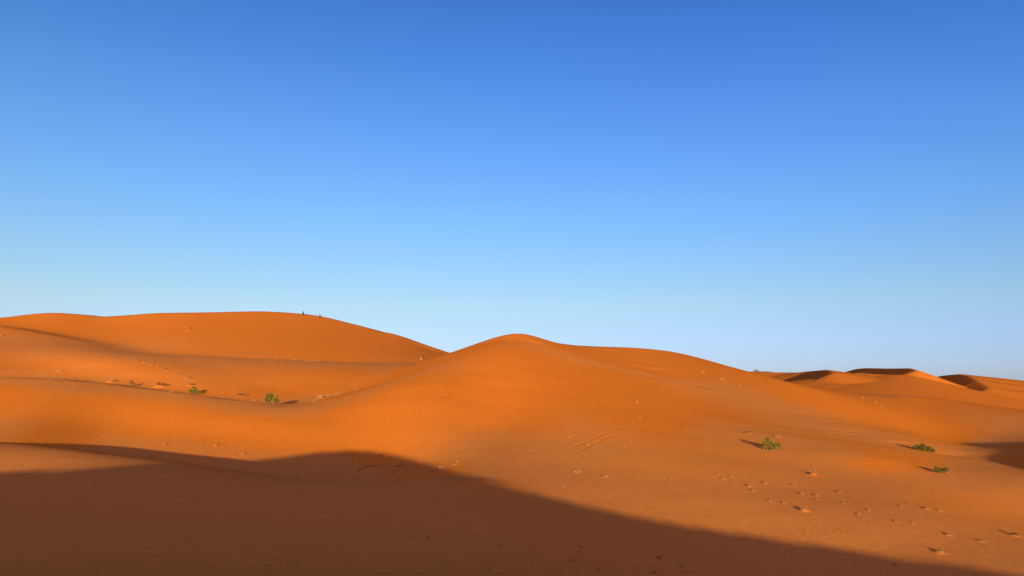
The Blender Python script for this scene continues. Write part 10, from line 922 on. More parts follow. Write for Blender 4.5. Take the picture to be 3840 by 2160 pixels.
def clod_mesh(name,seed,mat):
    """Low irregular crumbly lump with a few stalks."""
    bm=bmesh.new(); bmesh.ops.create_icosphere(bm,subdivisions=3,radius=.5); rng=random.Random(seed)
    ph=[(rng.uniform(2,7),rng.uniform(2,7),rng.uniform(2,7),rng.uniform(0,6)) for _ in range(6)]
    for v in bm.verts:
        k=1+.13*sum(math.sin(v.co.x*a+v.co.y*b+v.co.z*c+d) for a,b,c,d in ph)
        v.co*=k; v.co.z=v.co.z*.34+.02
    me=bpy.data.meshes.new(name); bm.to_mesh(me); bm.free()
    V=[v.co.copy() for v in me.vertices]; Fs=[tuple(p.vertices) for p in me.polygons]
    for _ in range(14):
        a=rng.uniform(0,6.283); p=(.3*math.cos(a),.3*math.sin(a),.1); q=(.45*math.cos(a),.45*math.sin(a),.32); r=(.7*math.cos(a),.6*math.sin(a),rng.uniform(.25,.55))
        blade(V,Fs,p,q,r,.05,rng)
    me2=bpy.data.meshes.new(name); me2.from_pydata([tuple(v) for v in V],[],Fs); me2.update(); me2.materials.append(mat); return me2
TUFTS={'pale':[tuft_mesh('pale_tuft',k,70,1.0,.55,STRAW,.9) for k in range(4)],
       'tall':[tuft_mesh('tall_grass',k+20,70,.8,.95,STRAW,.5) for k in range(2)],
       'brown':[tuft_mesh('brown_tuft',k+40,60,1.0,.5,DRY,1.0,.06) for k in range(3)],
       'clod':[clod_mesh('sandy_clump',k+60,CLOD) for k in range(3)],
       'dark':[clod_mesh('dark_clump',k+80,SCRUB) for k in range(2)],'hollow':[tuft_mesh('hollow_brush',k+90,60,1.0,.6,SHADED,1.0,.07) for k in range(3)]}
NAME={'pale':'dry_grass_tuft','tall':'dry_grass_clump','brown':'dead_brush','clod':'sandy_hummock','dark':'dark_brush_clump','hollow':'straggly_brush'}
MOUNDS=[]      # (x,y,radius,height) little drifts of sand gathered round the plants
PLANTS=[]
def plant(c,r,px,kind,label,group=None,mound=.22,beyond=0,squash=1.0):
    x,y,z=ground(c,r,beyond); s=px/F_PX*y*(.82 if kind=='clod' else 1)
    PLANTS.append((x,y,s,kind,label,group,squash))
    if mound: MOUNDS.append((x-.05*s,y-.12*s,s*.75,s*mound*.6))
ORD=['first','second','third','fourth','fifth','sixth','seventh','eighth','ninth','tenth','eleventh','twelfth','thirteenth','fourteenth','fifteenth','sixteenth','seventeenth','eighteenth','nineteenth','twentieth','twenty first','twenty second','twenty third','twenty fourth','twenty fifth','twenty sixth','twenty seventh','twenty eighth','twenty ninth','thirtieth']
def row(pts,what,where,group,kind,mound=.22,beyond=0):
    pts=sorted(pts)
    for k,p in enumerate(pts):
        c,r,px=p[:3]; kd=p[3] if len(p)>3 else kind
        plant(c,r,px,kd,f'{what}, {ORD[k]} from left {where}',group,mound,beyond)
# dotted line of hummocks running down the left slope
row([(507,1352,17),(522,1353,14),(540,1359,15),(551,1361,13),(571,1368,17),(592,1375,17),(613,1384,15),(633,1388,13),(656,1401,14),(675,1405,14),(703,1419,19)],
    'small tan hummock','in the dotted line down left slope','hummocks in a line down the left slope','clod',.3,200)
# pale tufts along the foot of the second ridge
row([(146,1411,11),(157,1411,10),(171,1412,10),(181,1420,9),(206,1417,12),(237,1420,12),(274,1424,14,'clod')],
    'bleached straw tuft','in the row near the left edge','bleached tufts near the left edge','pale',.15,208)
# dry grass climbing the bank right of the round shrub
row([(1172,1509,9),(1182,1505,12),(1191,1500,11),(1202,1494,22,'tall'),(1215,1497,10),(1228,1488,14,'tall'),(1237,1486,11),(1257,1483,11),(1264,1481,10),(1271,1479,12),(1282,1476,10)],
    'yellow grass clump','in the strip right of round shrub','dry grass strip in the valley','pale',.1,155)
# specks along the rim of the flat saddle
row([(1003,1353,8),(1038,1341,10),(1057,1357,7),(1063,1343,10),(1104,1349,14),(1112,1350,8),(1146,1356,9),(1162,1356,8),(1181,1354,8),(1195,1356,9)],
    'tiny pale tuft','at the foot of far dune','tiny tufts at the foot of the far left dune','pale',.1,240)
# dry growth in the shaded hollow
row([(1346,1769,11,'dark'),(1353,1762,14),(1368,1750,15),(1383,1752,17),(1392,1748,12),(1403,1751,14),(1421,1746,13,'pale'),(1441,1748,9)],
    'brown brush clump','of the left group in shaded hollow','brush in the shaded hollow, left group','hollow',.15,80)
row([(1472,1776,17),(1483,1768,12),(1484,1748,13),(1495,1752,14,'dark'),(1504,1748,15),(1515,1755,14),(1522,1750,12),(1530,1763,12,'dark')],
    'shaggy brush clump','of the middle group in shaded hollow','brush in the shaded hollow, middle group','hollow',.15,80)
row([(1628,1765,11),(1640,1762,12),(1652,1757,15,'tall'),(1664,1755,14)],
    'faint grey green tuft','of the right group in hollow','brush in the shaded hollow, right group','pale',.12,70)
# scattered clumps on the sunny apron at lower right
APRON=[(2692,1779,14),(2711,1797,15),(2740,1788,14),(2810,1824,20),(2823,1841,16),(2869,1812,18),(2976,1819,17),(3007,1853,17),(3061,1859,16),(3063,1876,11),(2887,1878,15),(2939,1886,13),(3017,1915,32),(3147,1846,16),(3162,1886,13),(3180,1887,11),(3220,1929,13),(3257,1914,14)]
row(APRON,'stubbly sand lump','on the sunlit lower right apron','stubble clumps on the sunlit right apron','clod',.3)
row([(3376,1898,12),(3409,1889,12),(3473,1908,22),(3527,1915,16),(3360,1955,16),(3422,1961,13),(3558,2007,22),(3680,2029,22),(3805,2009,27,'brown'),(3523,2072,26,'dark')],
    'scoured stubble clump','of the scatter by lower right edge','sparse clumps by the lower right edge','clod',.25)
row([(2515,1796,14),(2533,1798,11),(2579,1797,9),(2702,1835,10),(2608,1671,13),(2539,1695,9),(2339,1673,12,'pale'),(2271,1789,20,'pale'),(2164,1771,24,'pale'),(2344,1767,10),(2115,1823,10,'pale'),(2139,1860,8),(2133,1640,8,'pale'),(2203,1669,10,'pale'),(2230,1674,9,'pale')],
    'lone dry speck','on the sunlit central apron','lone specks on the central apron','clod',.15)
row([(2306,1926,13),(2350,1956,8),(2179,2053,15),(2139,2104,17),(2469,2095,22),(2515,2105,10),(2556,2126,18),(2451,2151,20),(2243,2141,15),(3354,2120,14)],
    'dark low clump','in the shadow at bottom right','dark clumps in the foreground shadow','dark',.1)
row([(1544,2020,13),(1604,2017,14),(1775,2030,9),(1828,2031,9),(1874,2051,12,'pale'),(1812,1898,13,'pale'),(1833,2141,14)],
    'faint dry speck','in the shade below the hollow','specks in the shade below the hollow','dark',.1)
for a in [
 (8,1259,22,'clod','flat tan clump at the left edge, on the second ridge',None,.25,300),
 (706,1237,28,'clod','lone tan hummock high on the far left dune face',None,.3,330),
 (723,1349,12,'clod','single pale lump above the dotted line of hummocks',None,.3,200),
 (225,1394,22,'clod','low sand drift above the row of bleached tufts at left',None,.3,210),
 (415,1432,22,'pale','pale pointed grass mound left of the brown buried shrub',None,.5,195),
 (602,1450,32,'brown','shaggy sand mound midway between buried shrub and olive shrub',None,.4,185),
 (644,1471,14,'pale','white flat tuft just left of the small olive shrub',None,.1,160),
 (716,1452,18,'brown','brown dead bush right behind the small olive shrub',None,.3,190),
 (751,1440,9,'clod','tiny lump up slope right of the small olive shrub',None,.2,190),
 (770,1448,8,'clod','tiny lump nearest the small olive shrub shadow',None,.2,190),
 (908,1484,30,'brown','long straggly dead branch lying between the two valley shrubs',None,.1,160),
 (951,1504,18,'pale','flat pale litter left of the round valley shrub',None,.1,155),
 (1097,1511,11,'brown','small dark stalk right of the round valley shrub shadow',None,.1,155),
 (1336,1461,10,'pale','solitary bright tuft at the upper end of the grass strip',None,.1,180),
 (1329,1353,9,'dark','dark dot of brush on the saddle below the far dune',None,.1,290),
 (1379,1327,8,'clod','faint dot of brush on the far dune flank',None,.1,300),
 (619,1666,15,'clod','small clump on the big lit face above the strip of shadow, left',None,.2,80),
 (757,1660,10,'clod','faint clump on the big lit face, upper of the pair',None,.2,80),
 (809,1671,20,'clod','wide flat clump on the big lit face, lower of the pair',None,.2,80),
 (908,1704,15,'pale','pale smear of grass just above the shadow on the lit face',None,.2,80),
 (559,1716,8,'pale','white speck on the near bank lip, left one',None,.1),
 (720,1739,13,'pale','white specks of litter on the near bank lip, right one',None,.1),
 (1172,1680,8,'pale','white stone like tuft above the peak of the shadow',None,.1,80),
 (1428,1711,12,'brown','dark stalk tuft near the top of the hollow shadow',None,.1,80),
 (1558,1747,10,'dark','dark scrap of brush between middle and right hollow groups',None,.1,80),
 (1717,1731,14,'pale','bright white tuft at the sunlit end of the hollow',None,.2,70),
 (1705,1744,10,'pale','pale stalks just below the bright tuft at hollow end',None,.1,70),
 (1348,1798,10,'pale','left pale speck on the hollow floor by the near lip',None,.1,80),
 (1311,1822,8,'pale','pale crumb on the near bank under the hollow, left of two',None,.1),
 (1356,1824,7,'pale','pale crumb on the near bank under the hollow, right of two',None,.1),
 (2387,1509,15,'dark','dark notch of brush high on the central dune right flank',None,.2),
 (2400,1521,10,'dark','smaller dark brush just below the notch on central dune',None,.2),
 (2265,1505,20,'clod','faint streak of litter left of the dark notch on central dune',None,.15),
 (2399,1569,11,'pale','bright lump above the tyre tracks',None,.25),
 (2811,1624,24,'brown','flat brown brush up left of the two lobed shrub',None,.2),
 (2917,1639,24,'clod','low tan brush just behind the two lobed shrub',None,.25),
 (2634,1397,14,'pale','pale speck near the skyline, left of three on the shoulder',None,.2),
 (2707,1425,14,'pale','pale speck near the skyline, middle of three on the shoulder',None,.2),
 (2771,1451,12,'pale','pale speck near the skyline, right of three on the shoulder',None,.2),
 (3233,1492,18,'clod','upper tan clump on the orange face below the far dunes',None,.3),
 (3230,1502,14,'clod','tan clump directly beneath the upper one on the orange face',None,.3),
 (3279,1511,26,'clod','wide tan clump in the middle of the orange face',None,.3),
 (3302,1523,20,'clod','flat drift of litter right on the orange face',None,.2),
 (3007,1570,7,'pale','lone pale dot on the grey shoulder at right',None,.1),
 (3050,1780,34,'clod','long low brush ridge above the apron clumps',None,.25),
]: plant(*a)

# wheel tracks and footprints pressed into the sand
RUTS=[([(2036,1720),(2094,1701),(2152,1675),(2230,1644),(2288,1619),(2346,1600),(2401,1587)],.28,.026),
      ([(2032,1736),(2086,1726),(2141,1707),(2210,1674),(2269,1643),(2319,1627),(2385,1606),(2436,1594),(2486,1598)],.28,.026),
      ([(2052,1726),(2108,1708),(2166,1683),(2242,1652),(2300,1628),(2356,1609)],.20,.012),
      ([(3469,1926),(3523,1965),(3578,1996),(3644,2035),(3733,2089)],.16,.011),
      ([(3477,1924),(3531,1963),(3586,1993),(3652,2032),(3741,2086)],.16,.011)]
STEPS=[([(3055,1955),(3050,1975),(3030,1995),(3005,2012),(2995,2020)],.7),([(3240,1965),(3180,1985),(3120,2003),(3070,2020)],.7),([(3740,1800),(3700,1830),(3650,1848),(3590,1862)],.8),
       ([(3000,1876),(3050,1876)],.5),([(3440,1830),(3420,1850),(3405,1880)],.8),([(1690,1742),(1730,1733),(1780,1722),(1830,1712)],.7),([(2700,1845),(2760,1856),(2840,1858)],1.0)]
def trail_points(pts):
    P=[]
    for c,r in pts: x,y,z=ground(c,r); P.append((x,y))
    return np.array(P)
WHEEL_LINES=[(trail_points(p),w,d) for p,w,d in RUTS]
DENTS=[]
_q=random.Random(3)
for p,st in STEPS:
    P=trail_points(p)
    for (ax,ay),(bx,by) in zip(P,P[1:]):
        L=math.hypot(bx-ax,by-ay); n=max(1,int(L/st))
        for k in range(n):
            t=(k+_q.uniform(0,.5))/n; o=_q.uniform(-.22,.22)
            DENTS.append((ax+(bx-ax)*t-(by-ay)/L*o,ay+(by-ay)*t+(bx-ax)/L*o,_q.uniform(.13,.24),_q.uniform(.01,.03)))
def relief(X,Y):
    Z=np.zeros_like(X)
    def local(x,y,r):
        R0=math.hypot(x,y); PHI=math.atan2(x,y)
        j0,j1=np.searchsorted(RAD_AXIS,[R0-r,R0+r]); i0,i1=np.searchsorted(PHI_AXIS,[PHI-r/R0,PHI+r/R0])
        return slice(max(i0-1,0),i1+1),slice(max(j0-1,0),j1+1)
    for x,y,r,h in MOUNDS:
        s=local(x,y,3*r); d2=((X[s]-x)**2+((Y[s]-y)*.8)**2)/(r*r); Z[s]+=h*np.exp(-d2*1.6)
    for x,y,r,h in DENTS:
        s=local(x,y,3*r); d2=((X[s]-x)**2+(Y[s]-y)**2)/(r*r); Z[s]+=h*(-1.0*np.exp(-d2*1.5)+.45*np.exp(-(np.sqrt(d2)-1.5)**2*3))
    for P,w,dep in WHEEL_LINES:
        run=np.concatenate([[0],np.cumsum(np.hypot(np.diff(P[:,0]),np.diff(P[:,1])))])
        for n,((ax,ay),(bx,by)) in enumerate(zip(P,P[1:])):
            L=math.hypot(bx-ax,by-ay); s=local((ax+bx)/2,(ay+by)/2,L/2+2)
            t=((X[s]-ax)*(bx-ax)+(Y[s]-ay)*(by-ay))/L**2
            inside=(t>=0)&(t<1); d=np.abs((X[s]-ax)*(by-ay)-(Y[s]-ay)*(bx-ax))/L
            along=run[n]+t*L; fade=sstep(0,.3*run[-1],along)*sstep(0,.2*run[-1],run[-1]-along)
            Z[s]+=np.where(inside,fade*dep*(-np.exp(-(d/w)**2)+.5*np.exp(-((d-2.0*w)/(.8*w))**2)),0)
    return Z
# grey bands painted where the dune shoulders should dull in grazing light: (line on the sand, half width in metres, amount)
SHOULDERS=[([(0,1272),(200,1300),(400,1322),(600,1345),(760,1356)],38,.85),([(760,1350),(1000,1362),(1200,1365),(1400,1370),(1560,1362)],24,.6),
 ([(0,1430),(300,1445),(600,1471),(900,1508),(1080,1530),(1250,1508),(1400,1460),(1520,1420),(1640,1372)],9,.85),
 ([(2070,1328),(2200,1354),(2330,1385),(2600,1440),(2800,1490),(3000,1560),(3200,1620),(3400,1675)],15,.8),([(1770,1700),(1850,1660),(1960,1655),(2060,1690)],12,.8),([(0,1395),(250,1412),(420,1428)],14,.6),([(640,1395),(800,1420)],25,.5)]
def shade_bands(X,Y):
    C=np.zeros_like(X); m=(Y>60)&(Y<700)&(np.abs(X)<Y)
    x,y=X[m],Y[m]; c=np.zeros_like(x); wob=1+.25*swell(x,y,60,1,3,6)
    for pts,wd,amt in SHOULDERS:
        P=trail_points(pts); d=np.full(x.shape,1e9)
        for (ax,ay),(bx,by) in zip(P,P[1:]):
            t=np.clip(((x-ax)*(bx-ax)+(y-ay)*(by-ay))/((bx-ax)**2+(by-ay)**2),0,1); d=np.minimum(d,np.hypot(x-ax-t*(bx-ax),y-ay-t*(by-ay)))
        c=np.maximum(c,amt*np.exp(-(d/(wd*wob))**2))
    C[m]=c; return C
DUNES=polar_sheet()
def surface(x,y):
    z=float(height(np.array([x]),np.array([y]))[0])
    for a,b,r,h in MOUNDS:
        d2=((x-a)**2+((y-b)*.8)**2)/(r*r)
        if d2<8: z+=h*math.exp(-d2*1.6)
    return z
for k,(x,y,s,kind,label,group,squash) in enumerate(PLANTS):
    ms=TUFTS[kind]; rng=random.Random(900+k)
    o=bpy.data.objects.new(NAME[kind],ms[k%len(ms)]); COL.objects.link(o)
    o.location=(x,y,surface(x,y)-.02*s); o.rotation_euler=(0,0,rng.uniform(0,6.28)); o.scale=(s,s,s*squash*rng.uniform(.8,1.15))
    tag(o,label,{'pale':'grass tuft','tall':'grass clump','brown':'dead brush','clod':'hummock','dark':'brush','hollow':'brush'}[kind],group)

# ---- shrubs: many leaf sized faces in uneven lobes, woody stems below
def shrub(c,r,W,H,lobes,label,leaf=LEAF,seed=1,n=2600,beyond=0,name='desert_shrub'):
    """lobes: (dx,dy,dz,rx,ry,rz) in units of the shrub's width, sideways / away / up."""
    x,y,z=ground(c,r,beyond); w=W/F_PX*y; h=H/F_PX*y
    root=empty(name,(x,y,z)); root.rotation_euler=(0,0,-math.atan2(x,y))
    rng=random.Random(seed); V=[];Fs=[]; tot=sum(l[3]*l[5] for l in lobes)
    tips=[]
    def gz(px,py):
        ca,sa=math.cos(-math.atan2(x,y)),math.sin(-math.atan2(x,y))
        return float(height(np.array([x+px*ca-py*sa]),np.array([y+px*sa+py*ca]))[0])-z
    for dx,dy,dz,rx,ry,rz in lobes:
        m=int(n*rx*rz/tot); puffs=[]
        for _ in range(max(5,int(20*rx/.3))):
            a,b=rng.uniform(0,6.283),rng.uniform(-.35,1.0); q=math.sqrt(max(0,1-b*b)); k=rng.uniform(.55,1.0)
            puffs.append((k*q*math.cos(a),k*q*math.sin(a),k*b,rng.uniform(.16,.36)))
        base=gz(dx*w,dy*w)
        for _ in range(m):
            a,b,cc,pr=rng.choice(puffs)
            px=dx*w+(a+rng.gauss(0,pr*.55))*rx*w; py=dy*w+(b+rng.gauss(0,pr*.55))*ry*w
            pz=base+dz*h+(cc+rng.gauss(0,pr*.55))*rz*h
            if pz<base-.02: pz=base+rng.random()*.1*h
            d=Vector((rng.gauss(0,1)+a,rng.gauss(0,1)+b,rng.gauss(0,.8)+cc+.5)).normalized()
            s=.055*w*rng.uniform(.6,1.5); e=d.cross(Vector((rng.gauss(0,1),rng.gauss(0,1),rng.gauss(0,1)))).normalized()*s*.22
            p=Vector((px,py,pz)); k=len(V)
            V+=[p-e,p+d*s*.5-e*1.2,p+d*s,p+d*s*.5+e*1.2]; Fs.append((k,k+1,k+2,k+3))
        tips.append(((dx*w,dy*w,base+dz*h),(rx*w,ry*w,rz*h),base))
    mesh_obj('foliage',V,Fs,leaf,root)
    V=[];Fs=[]
    for (tx,ty,tz),(ex,ey,ez),base in tips:
        for _ in range(9):
            q=Vector((tx+rng.uniform(-.8,.8)*ex,ty+rng.uniform(-.8,.8)*ey,tz+rng.uniform(.1,.95)*ez)); p=Vector((tx*.9+rng.gauss(0,.12*w),ty*.9+rng.gauss(0,.08*w),base-.05))
            mid=p.lerp(q,.5)+Vector((rng.gauss(0,.03*w),rng.gauss(0,.03*w),.05*h)); prev=None
            for cpt,rad in ((p,.016*w),(mid,.011*w),(q,.004*w)):
                k=len(V); V+=[cpt+Vector((rad*math.cos(j*1.2566),rad*math.sin(j*1.2566),0)) for j in range(5)]
                if prev is not None: Fs+=[(prev+j,prev+(j+1)%5,k+(j+1)%5,k+j) for j in range(5)]
                prev=k
    mesh_obj('stems',V,Fs,STEM,root)
    tag(root,label,'shrub'); return root
shrub(730,1477,46,26,[(-.25,0,.3,.26,.22,.38),(.02,.05,.45,.22,.22,.6),(.28,0,.25,.24,.2,.38)],'small olive green shrub with its shadow to the right on the left valley edge',seed=2,beyond=160)
shrub(1019,1519,60,40,[(-.24,0,.35,.22,.22,.5),(-.12,.05,.6,.2,.2,.42),(.1,0,.4,.26,.24,.5),(.3,0,.2,.22,.2,.32)],'round bushy olive shrub in the valley, largest on the left half',seed=3,n=3200,beyond=155)
shrub(2893,1688,64,40,[(-.28,.1,.75,.22,.2,.42),(-.22,0,.35,.22,.2,.4),(.02,-.05,.3,.24,.2,.4),(.30,0,.35,.22,.2,.5),(.1,.05,.55,.14,.16,.3)],'two lobed green shrub standing alone on the sunlit right slope',seed=4,n=3400)
shrub(3467,1692,74,22,[(-.36,0,.3,.16,.14,.55),(-.12,0,.4,.2,.16,.7),(.14,0,.3,.2,.16,.6),(.36,0,.1,.16,.14,.5)],'long low dark green shrub on the crest of the right ridge',LEAF2,seed=5,n=2400)
shrub(3527,1774,52,26,[(-.25,.1,.3,.24,.2,.5),(.05,0,.3,.24,.2,.5),(.28,-.05,.35,.22,.2,.55)],'small dark green shrub in the bowl below the right ridge',LEAF2,seed=6,n=2200)
shrub(497,1447,26,22,[(-.1,0,.5,.3,.25,.5),(.25,0,.2,.25,.2,.35)],'brown green shrub half buried in a pointed sand mound',plain_mat('brown_green_leaves',(.125,.065,.012),.35,3),seed=7,n=1300,beyond=185,name='buried_shrub')
shrub(2836,1393,22,9,[(-.3,0,.2,.2,.2,.4),(.0,0,.4,.12,.12,.8),(.3,0,.2,.2,.2,.35)],'tiny dark bush on the skyline where far dunes begin',LEAF2,seed=8,n=500,name='skyline_bush')

# ---- people
def skin_body(name,pts,edges,mat,parent,root=0,sub=2):
    me=bpy.data.meshes.new(name); me.from_pydata([p[:3] for p in pts],edges,[]); me.update(); me.materials.append(mat)
    o=bpy.data.objects.new(name,me); COL.objects.link(o); o.parent=parent
    sk=o.modifiers.new('skin','SKIN'); sk.use_smooth_shade=True
    for i,p in enumerate(pts):
        v=me.skin_vertices[0].data[i]; r=p[3]; v.radius=(r,p[4] if len(p)>4 else r); v.use_root=(i==root)
    s=o.modifiers.new('subdivision','SUBSURF'); s.levels=sub; s.render_levels=sub
    return o
def figure(loc,rz,stature,pose):
    """pose: dict of joints; returns the body with hands and fingers grown from one skeleton."""
    k=stature/1.75; P=[];E=[];ix={}
    def add(n,x,y,z,r,to=None):
        ix[n]=len(P); P.append((x*k,y*k,z*k,r*k))
        if to: E.append((ix[to],ix[n]))
    J=pose
    add('pelvis',*J['pelvis'],.135); add('waist',*J['waist'],.125,'pelvis'); add('chest',*J['chest'],.15,'waist'); add('neck',*J['neck'],.058,'chest')
    add('jaw',*J['jaw'],.07,'neck'); add('head',*J['head'],.098,'jaw'); add('crown',J['head'][0],J['head'][1],J['head'][2]+.09,.06,'head')
    add('nose',J['head'][0],J['head'][1]-.12,J['head'][2]-.03,.014,'head')
    for s in ('l','r'):
        add('sh'+s,*J['sh'+s],.062,'chest'); add('el'+s,*J['el'+s],.042,'sh'+s); add('wr'+s,*J['wr'+s],.028,'el'+s)
        w=Vector(J['wr'+s]); d=(w-Vector(J['el'+s])).normalized(); side=d.cross(Vector((0,1,.2))).normalized()
        palm=w+d*.07; add('pa'+s,*palm,.03,'wr'+s)
        for f,(o,l) in enumerate(((-.027,.07),(-.009,.08),(.009,.075),(.027,.06))):
            a=palm+side*o+d*l*.5; b=a+d*l*.5+Vector((0,-.012,-.012)); add(f'f{s}{f}a',*a,.009,'pa'+s); add(f'f{s}{f}b',*b,.007,f'f{s}{f}a')
        a=w+d*.035+side*.045; add('th'+s,*a,.010,'wr'+s); add('tt'+s,*(a+d*.035+side*.01),.008,'th'+s)
        add('hi'+s,*J['hi'+s],.095,'pelvis'); add('kn'+s,*J['kn'+s],.06,'hi'+s); add('an'+s,*J['an'+s],.04,'kn'+s)
        add('to'+s,J['an'+s][0],J['an'+s][1]-.17,J['an'+s][2]-.045,.035,'an'+s)
    root=empty('person',loc,rz)
    skin_body('body',P,E,SKIN,root)
    return root,k
def lofted(name,rings,mat,parent,k,folds=0):
    """Garment lofted through rings (x,y,z,rx,ry)."""
    V=[];Fs=[];n=20
    for x,y,z,rx,ry in rings:
        for j in range(n):
            a=j/n*6.2832; f=1+folds*math.sin(a*5+z*3); V.append(((x+rx*f*math.cos(a))*k,(y+ry*f*math.sin(a))*k,z*k))
    for i in range(len(rings)-1):
        for j in range(n): Fs.append((i*n+j,i*n+(j+1)%n,(i+1)*n+(j+1)%n,(i+1)*n+j))
    Fs.append(tuple(range((len(rings)-1)*n,len(rings)*n)))
    o=mesh_obj(name,V,Fs,mat,parent)
    for p in o.data.polygons: p.use_smooth=True
    return o
def sleeve(name,a,b,c,mat,parent,k,r=.065):
    pts=[tuple(q*k for q in p)+(rr*k,) for p,rr in ((a,r*1.15),(b,r),(c,r*.9))]
    return skin_body(name,pts,[(0,1),(1,2)],mat,parent)
STAND=dict(pelvis=(0,0,.95),waist=(0,0,1.1),chest=(0,0,1.33),neck=(0,0,1.5),jaw=(0,-.02,1.56),head=(0,-.02,1.66),
  shl=(-.19,0,1.42),ell=(-.25,.02,1.14),wrl=(-.25,-.08,.9),shr=(.19,0,1.42),elr=(.25,.02,1.14),wrr=(.25,-.08,.9),
  hil=(-.1,0,.9),knl=(-.11,-.02,.5),anl=(-.12,.02,.08),hir=(.1,0,.9),knr=(.11,-.02,.5),anr=(.12,.02,.08))
def place(c,r,beyond=0): return ground(c,r,beyond)
# walker with both elbows raised on the far crest
x,y,z=place(1137,1183,380); J=dict(STAND); J.update(elr=(.46,-.12,1.5),wrr=(.2,-.3,1.6),ell=(-.34,-.15,1.42),wrl=(-.1,-.28,1.58),anl=(-.06,.02,.08),anr=(.06,.02,.08))
H1=15.0/F_PX*y
p,k=figure((x,y,z),0.2,H1,J); tag(p,'person in dark clothes with elbows raised, left one on the far crest','person','walkers on the far crest')
lofted('long_robe',[(0,.0,.08,.22,.18),(0,0,.5,.24,.2),(0,0,.95,.25,.2),(0,0,1.2,.25,.19),(0,0,1.4,.27,.19),(0,0,1.49,.09,.09)],DARK,p,k,.05)
for s in ('l','r'): sleeve('sleeve',J['sh'+s],J['el'+s],tuple(Vector(J['el'+s]).lerp(Vector(J['wr'+s]),.85)),DARK,p,k,.08)
lofted('headscarf',[(0,0,1.5,.15,.14),(0,0,1.6,.17,.15),(0,.01,1.7,.15,.14),(0,.01,1.78,.08,.08)],DARK,p,k,.04)
# walker mid stride, right one
x,y,z=place(1200,1192,380); J=dict(STAND); J.update(elr=(.2,.14,1.16),wrr=(.2,.16,.92),ell=(-.2,-.12,1.16),wrl=(-.2,-.28,.98),knl=(-.1,-.2,.52),anl=(-.1,-.22,.1),knr=(.1,.05,.5),anr=(.1,.3,.12),chest=(.02,-.05,1.33),neck=(.03,-.08,1.5),jaw=(.03,-.1,1.56),head=(.03,-.1,1.66))
p,k=figure((x,y,z),-1.2,15.0/F_PX*y,J); tag(p,'person in dark clothes walking, right one on the far crest','person','walkers on the far crest')
lofted('long_coat',[(0,0,.35,.25,.24),(0,0,.95,.25,.2),(0,-.02,1.2,.25,.19),(.02,-.05,1.4,.26,.18),(.03,-.08,1.49,.08,.08)],DARK,p,k,.05)
for s in ('l','r'):
    sleeve('sleeve',J['sh'+s],J['el'+s],tuple(Vector(J['el'+s]).lerp(Vector(J['wr'+s]),.85)),DARK,p,k,.07)
    sleeve('trouser_leg',J['hi'+s],J['kn'+s],J['an'+s],DARK,p,k,.085)
lofted('hair',[(.03,-.06,1.6,.1,.1),(.03,-.06,1.7,.11,.11),(.03,-.07,1.77,.07,.07)],HAIR,p,k)
# two people resting in the saddle
x,y,z=place(1587,1351,250); J=dict(STAND)
p,k=figure((x,y,z),2.6,16/F_PX*y,J); tag(p,'person in a dark red top and sand coloured trousers standing in the saddle','person','people in the saddle')
lofted('long_top',[(0,0,.68,.21,.17),(0,0,.95,.21,.16),(0,0,1.2,.2,.15),(0,0,1.4,.23,.14),(0,0,1.49,.08,.08)],MAROON,p,k,.04)
for s in ('l','r'):
    sleeve('sleeve',J['sh'+s],J['el'+s],tuple(Vector(J['el'+s]).lerp(Vector(J['wr'+s]),.9)),MAROON,p,k,.07); sleeve('trouser_leg',J['hi'+s],J['kn'+s],J['an'+s],CLOD,p,k,.085)
lofted('hair',[(0,.02,1.56,.1,.1),(0,.02,1.68,.12,.12),(0,0,1.77,.07,.07)],HAIR,p,k)
x,y,z=place(1580,1350,250); J=dict(STAND)
J.update(pelvis=(0,.1,.3),waist=(0,.08,.45),chest=(0,-.02,.66),neck=(0,-.1,.82),jaw=(0,-.14,.87),head=(0,-.16,.96),shl=(-.19,-.02,.76),ell=(-.27,-.22,.55),wrl=(-.16,-.42,.5),shr=(.19,-.02,.76),elr=(.27,-.22,.55),wrr=(.16,-.42,.5),
  hil=(-.12,.08,.28),knl=(-.2,-.32,.5),anl=(-.16,-.22,.08),hir=(.12,.08,.28),knr=(.2,-.32,.5),anr=(.16,-.22,.08))
p,k=figure((x,y,z),-.5,17/F_PX*y,J); tag(p,'person in pale clothes crouching beside the one in dark red','person','people in the saddle')
lofted('pale_shirt',[(0,.1,.2,.22,.2),(0,.08,.45,.2,.17),(0,-.02,.66,.22,.15),(0,-.08,.78,.1,.09)],PALE,p,k,.04)
for s in ('l','r'):
    sleeve('sleeve',J['sh'+s],J['el'+s],tuple(Vector(J['el'+s]).lerp(Vector(J['wr'+s]),.9)),PALE,p,k,.07); sleeve('trouser_leg',J['hi'+s],J['kn'+s],J['an'+s],PALE,p,k,.085)
lofted('hat',[(0,-.14,.98,.17,.17),(0,-.14,1.0,.12,.12),(0,-.14,1.1,.09,.09)],PALE,p,k)


# ---- light
w=bpy.data.worlds.new('World'); scene.world=w; w.use_nodes=True
nt=w.node_tree; bg=nt.nodes['Background']
sky=nt.nodes.new('ShaderNodeTexSky'); sky.sky_type='NISHITA'; sky.sun_disc=False
sky.sun_elevation=SUN_EL; sky.sun_rotation=math.radians(180)-SUN_TRAVEL_AZ*-1
sky.air_density=1; sky.dust_density=.3; sky.ozone_density=1.5; sky.altitude=700
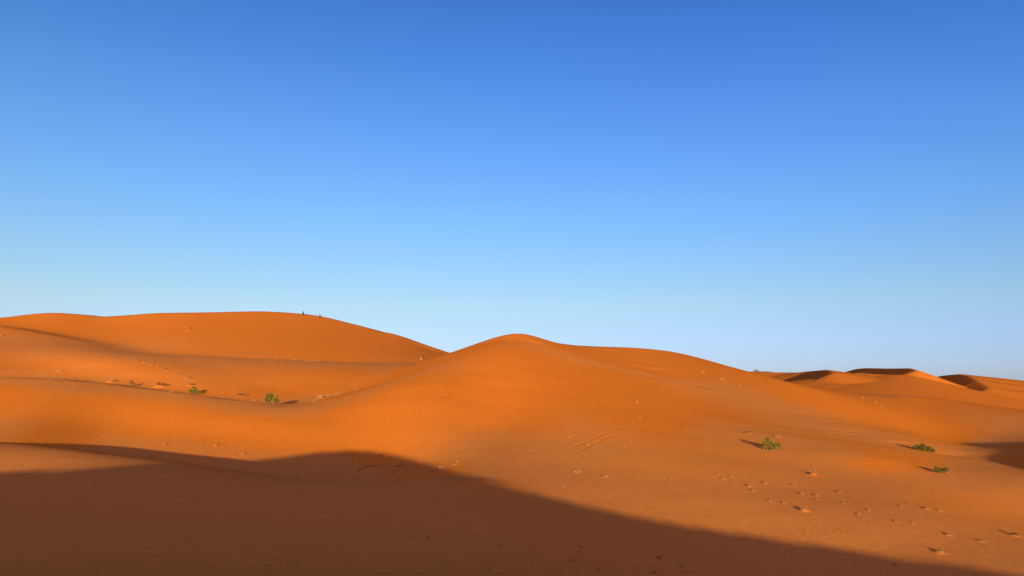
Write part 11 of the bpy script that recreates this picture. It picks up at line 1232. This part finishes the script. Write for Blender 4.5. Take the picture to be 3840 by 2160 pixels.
# sky tinted deep blue ahead; unseen half behind brightened to fill the shade
tc=N(nt,'ShaderNodeTexCoord'); sp=N(nt,'ShaderNodeSeparateXYZ'); nt.links.new(tc.outputs['Generated'],sp.inputs[0])
ra=N(nt,'ShaderNodeValToRGB'); nt.links.new(sp.outputs['Z'],ra.inputs['Fac'])
STOPS=[(0.0, (0.32, 0.46, 1.35)), (0.04, (0.35, 0.435, 0.95)), (0.077, (0.4, 0.45, 0.72)), (0.104, (0.44, 0.475, 0.63)), (0.157, (0.42, 0.5, 0.665)), (0.225, (0.37, 0.515, 0.755)), (0.29, (0.325, 0.49, 0.8)), (0.351, (0.275, 0.46, 0.795)), (0.408, (0.215, 0.415, 0.77)), (0.458, (0.195, 0.365, 0.725)), (0.7, (0.17, 0.33, 0.7))]
el=ra.color_ramp.elements
for k,(p,c) in enumerate(STOPS):
    e=el[k] if k<2 else el.new(p)
    e.position=p; e.color=c+(1,)
fr=N(nt,'ShaderNodeMapRange'); fr.interpolation_type='SMOOTHSTEP'; fr.inputs['From Min'].default_value=-.6; fr.inputs['From Max'].default_value=.5
nt.links.new(sp.outputs['Y'],fr.inputs['Value'])
mixd=N(nt,'ShaderNodeMix',data_type='RGBA'); nt.links.new(fr.outputs['Result'],mixd.inputs['Factor'])
mixd.inputs['A'].default_value=(2.0,.92,1.5,1); nt.links.new(ra.outputs['Color'],mixd.inputs['B'])
lr=N(nt,'ShaderNodeMapRange')      # a little deeper and bluer towards the right
lr.inputs['From Min'].default_value=-.6; lr.inputs['From Max'].default_value=.6; nt.links.new(sp.outputs['X'],lr.inputs['Value'])
side=N(nt,'ShaderNodeMix',data_type='RGBA'); nt.links.new(lr.outputs['Result'],side.inputs['Factor'])
side.inputs['A'].default_value=(1.0,1.01,1.02,1); side.inputs['B'].default_value=(.75,.84,.99,1)
mm=N(nt,'ShaderNodeMix',data_type='RGBA',blend_type='MULTIPLY'); mm.inputs['Factor'].default_value=1
nt.links.new(sky.outputs['Color'],mm.inputs['A']); nt.links.new(mixd.outputs['Result'],mm.inputs['B'])
sc=N(nt,'ShaderNodeVectorMath',operation='MULTIPLY'); nt.links.new(mm.outputs['Result'],sc.inputs[0]); nt.links.new(side.outputs['Result'],sc.inputs[1])
nt.links.new(sc.outputs['Vector'],bg.inputs['Color']); bg.inputs['Strength'].default_value=.15
sl=bpy.data.lights.new('sun','SUN'); sl.energy=5; sl.angle=math.radians(.5); sl.color=(1,.85,.54)
so=bpy.data.objects.new('sun',sl); COL.objects.link(so)
so.rotation_euler=Vector((DX*math.cos(SUN_EL),DY*math.cos(SUN_EL),-math.sin(SUN_EL))).to_track_quat('-Z','Y').to_euler()

cam=bpy.data.cameras.new('camera'); co=bpy.data.objects.new('camera',cam); COL.objects.link(co)
cam.sensor_width=36; cam.lens=F_PX/3840*36; cam.shift_y=(VH-1080)/3840; cam.clip_end=20000
co.location=(0,0,0); co.rotation_euler=(math.radians(90),0,0); scene.camera=co
scene.view_settings.view_transform='Standard'; scene.view_settings.look='None'
scene.view_settings.exposure=1.2; scene.view_settings.gamma=1
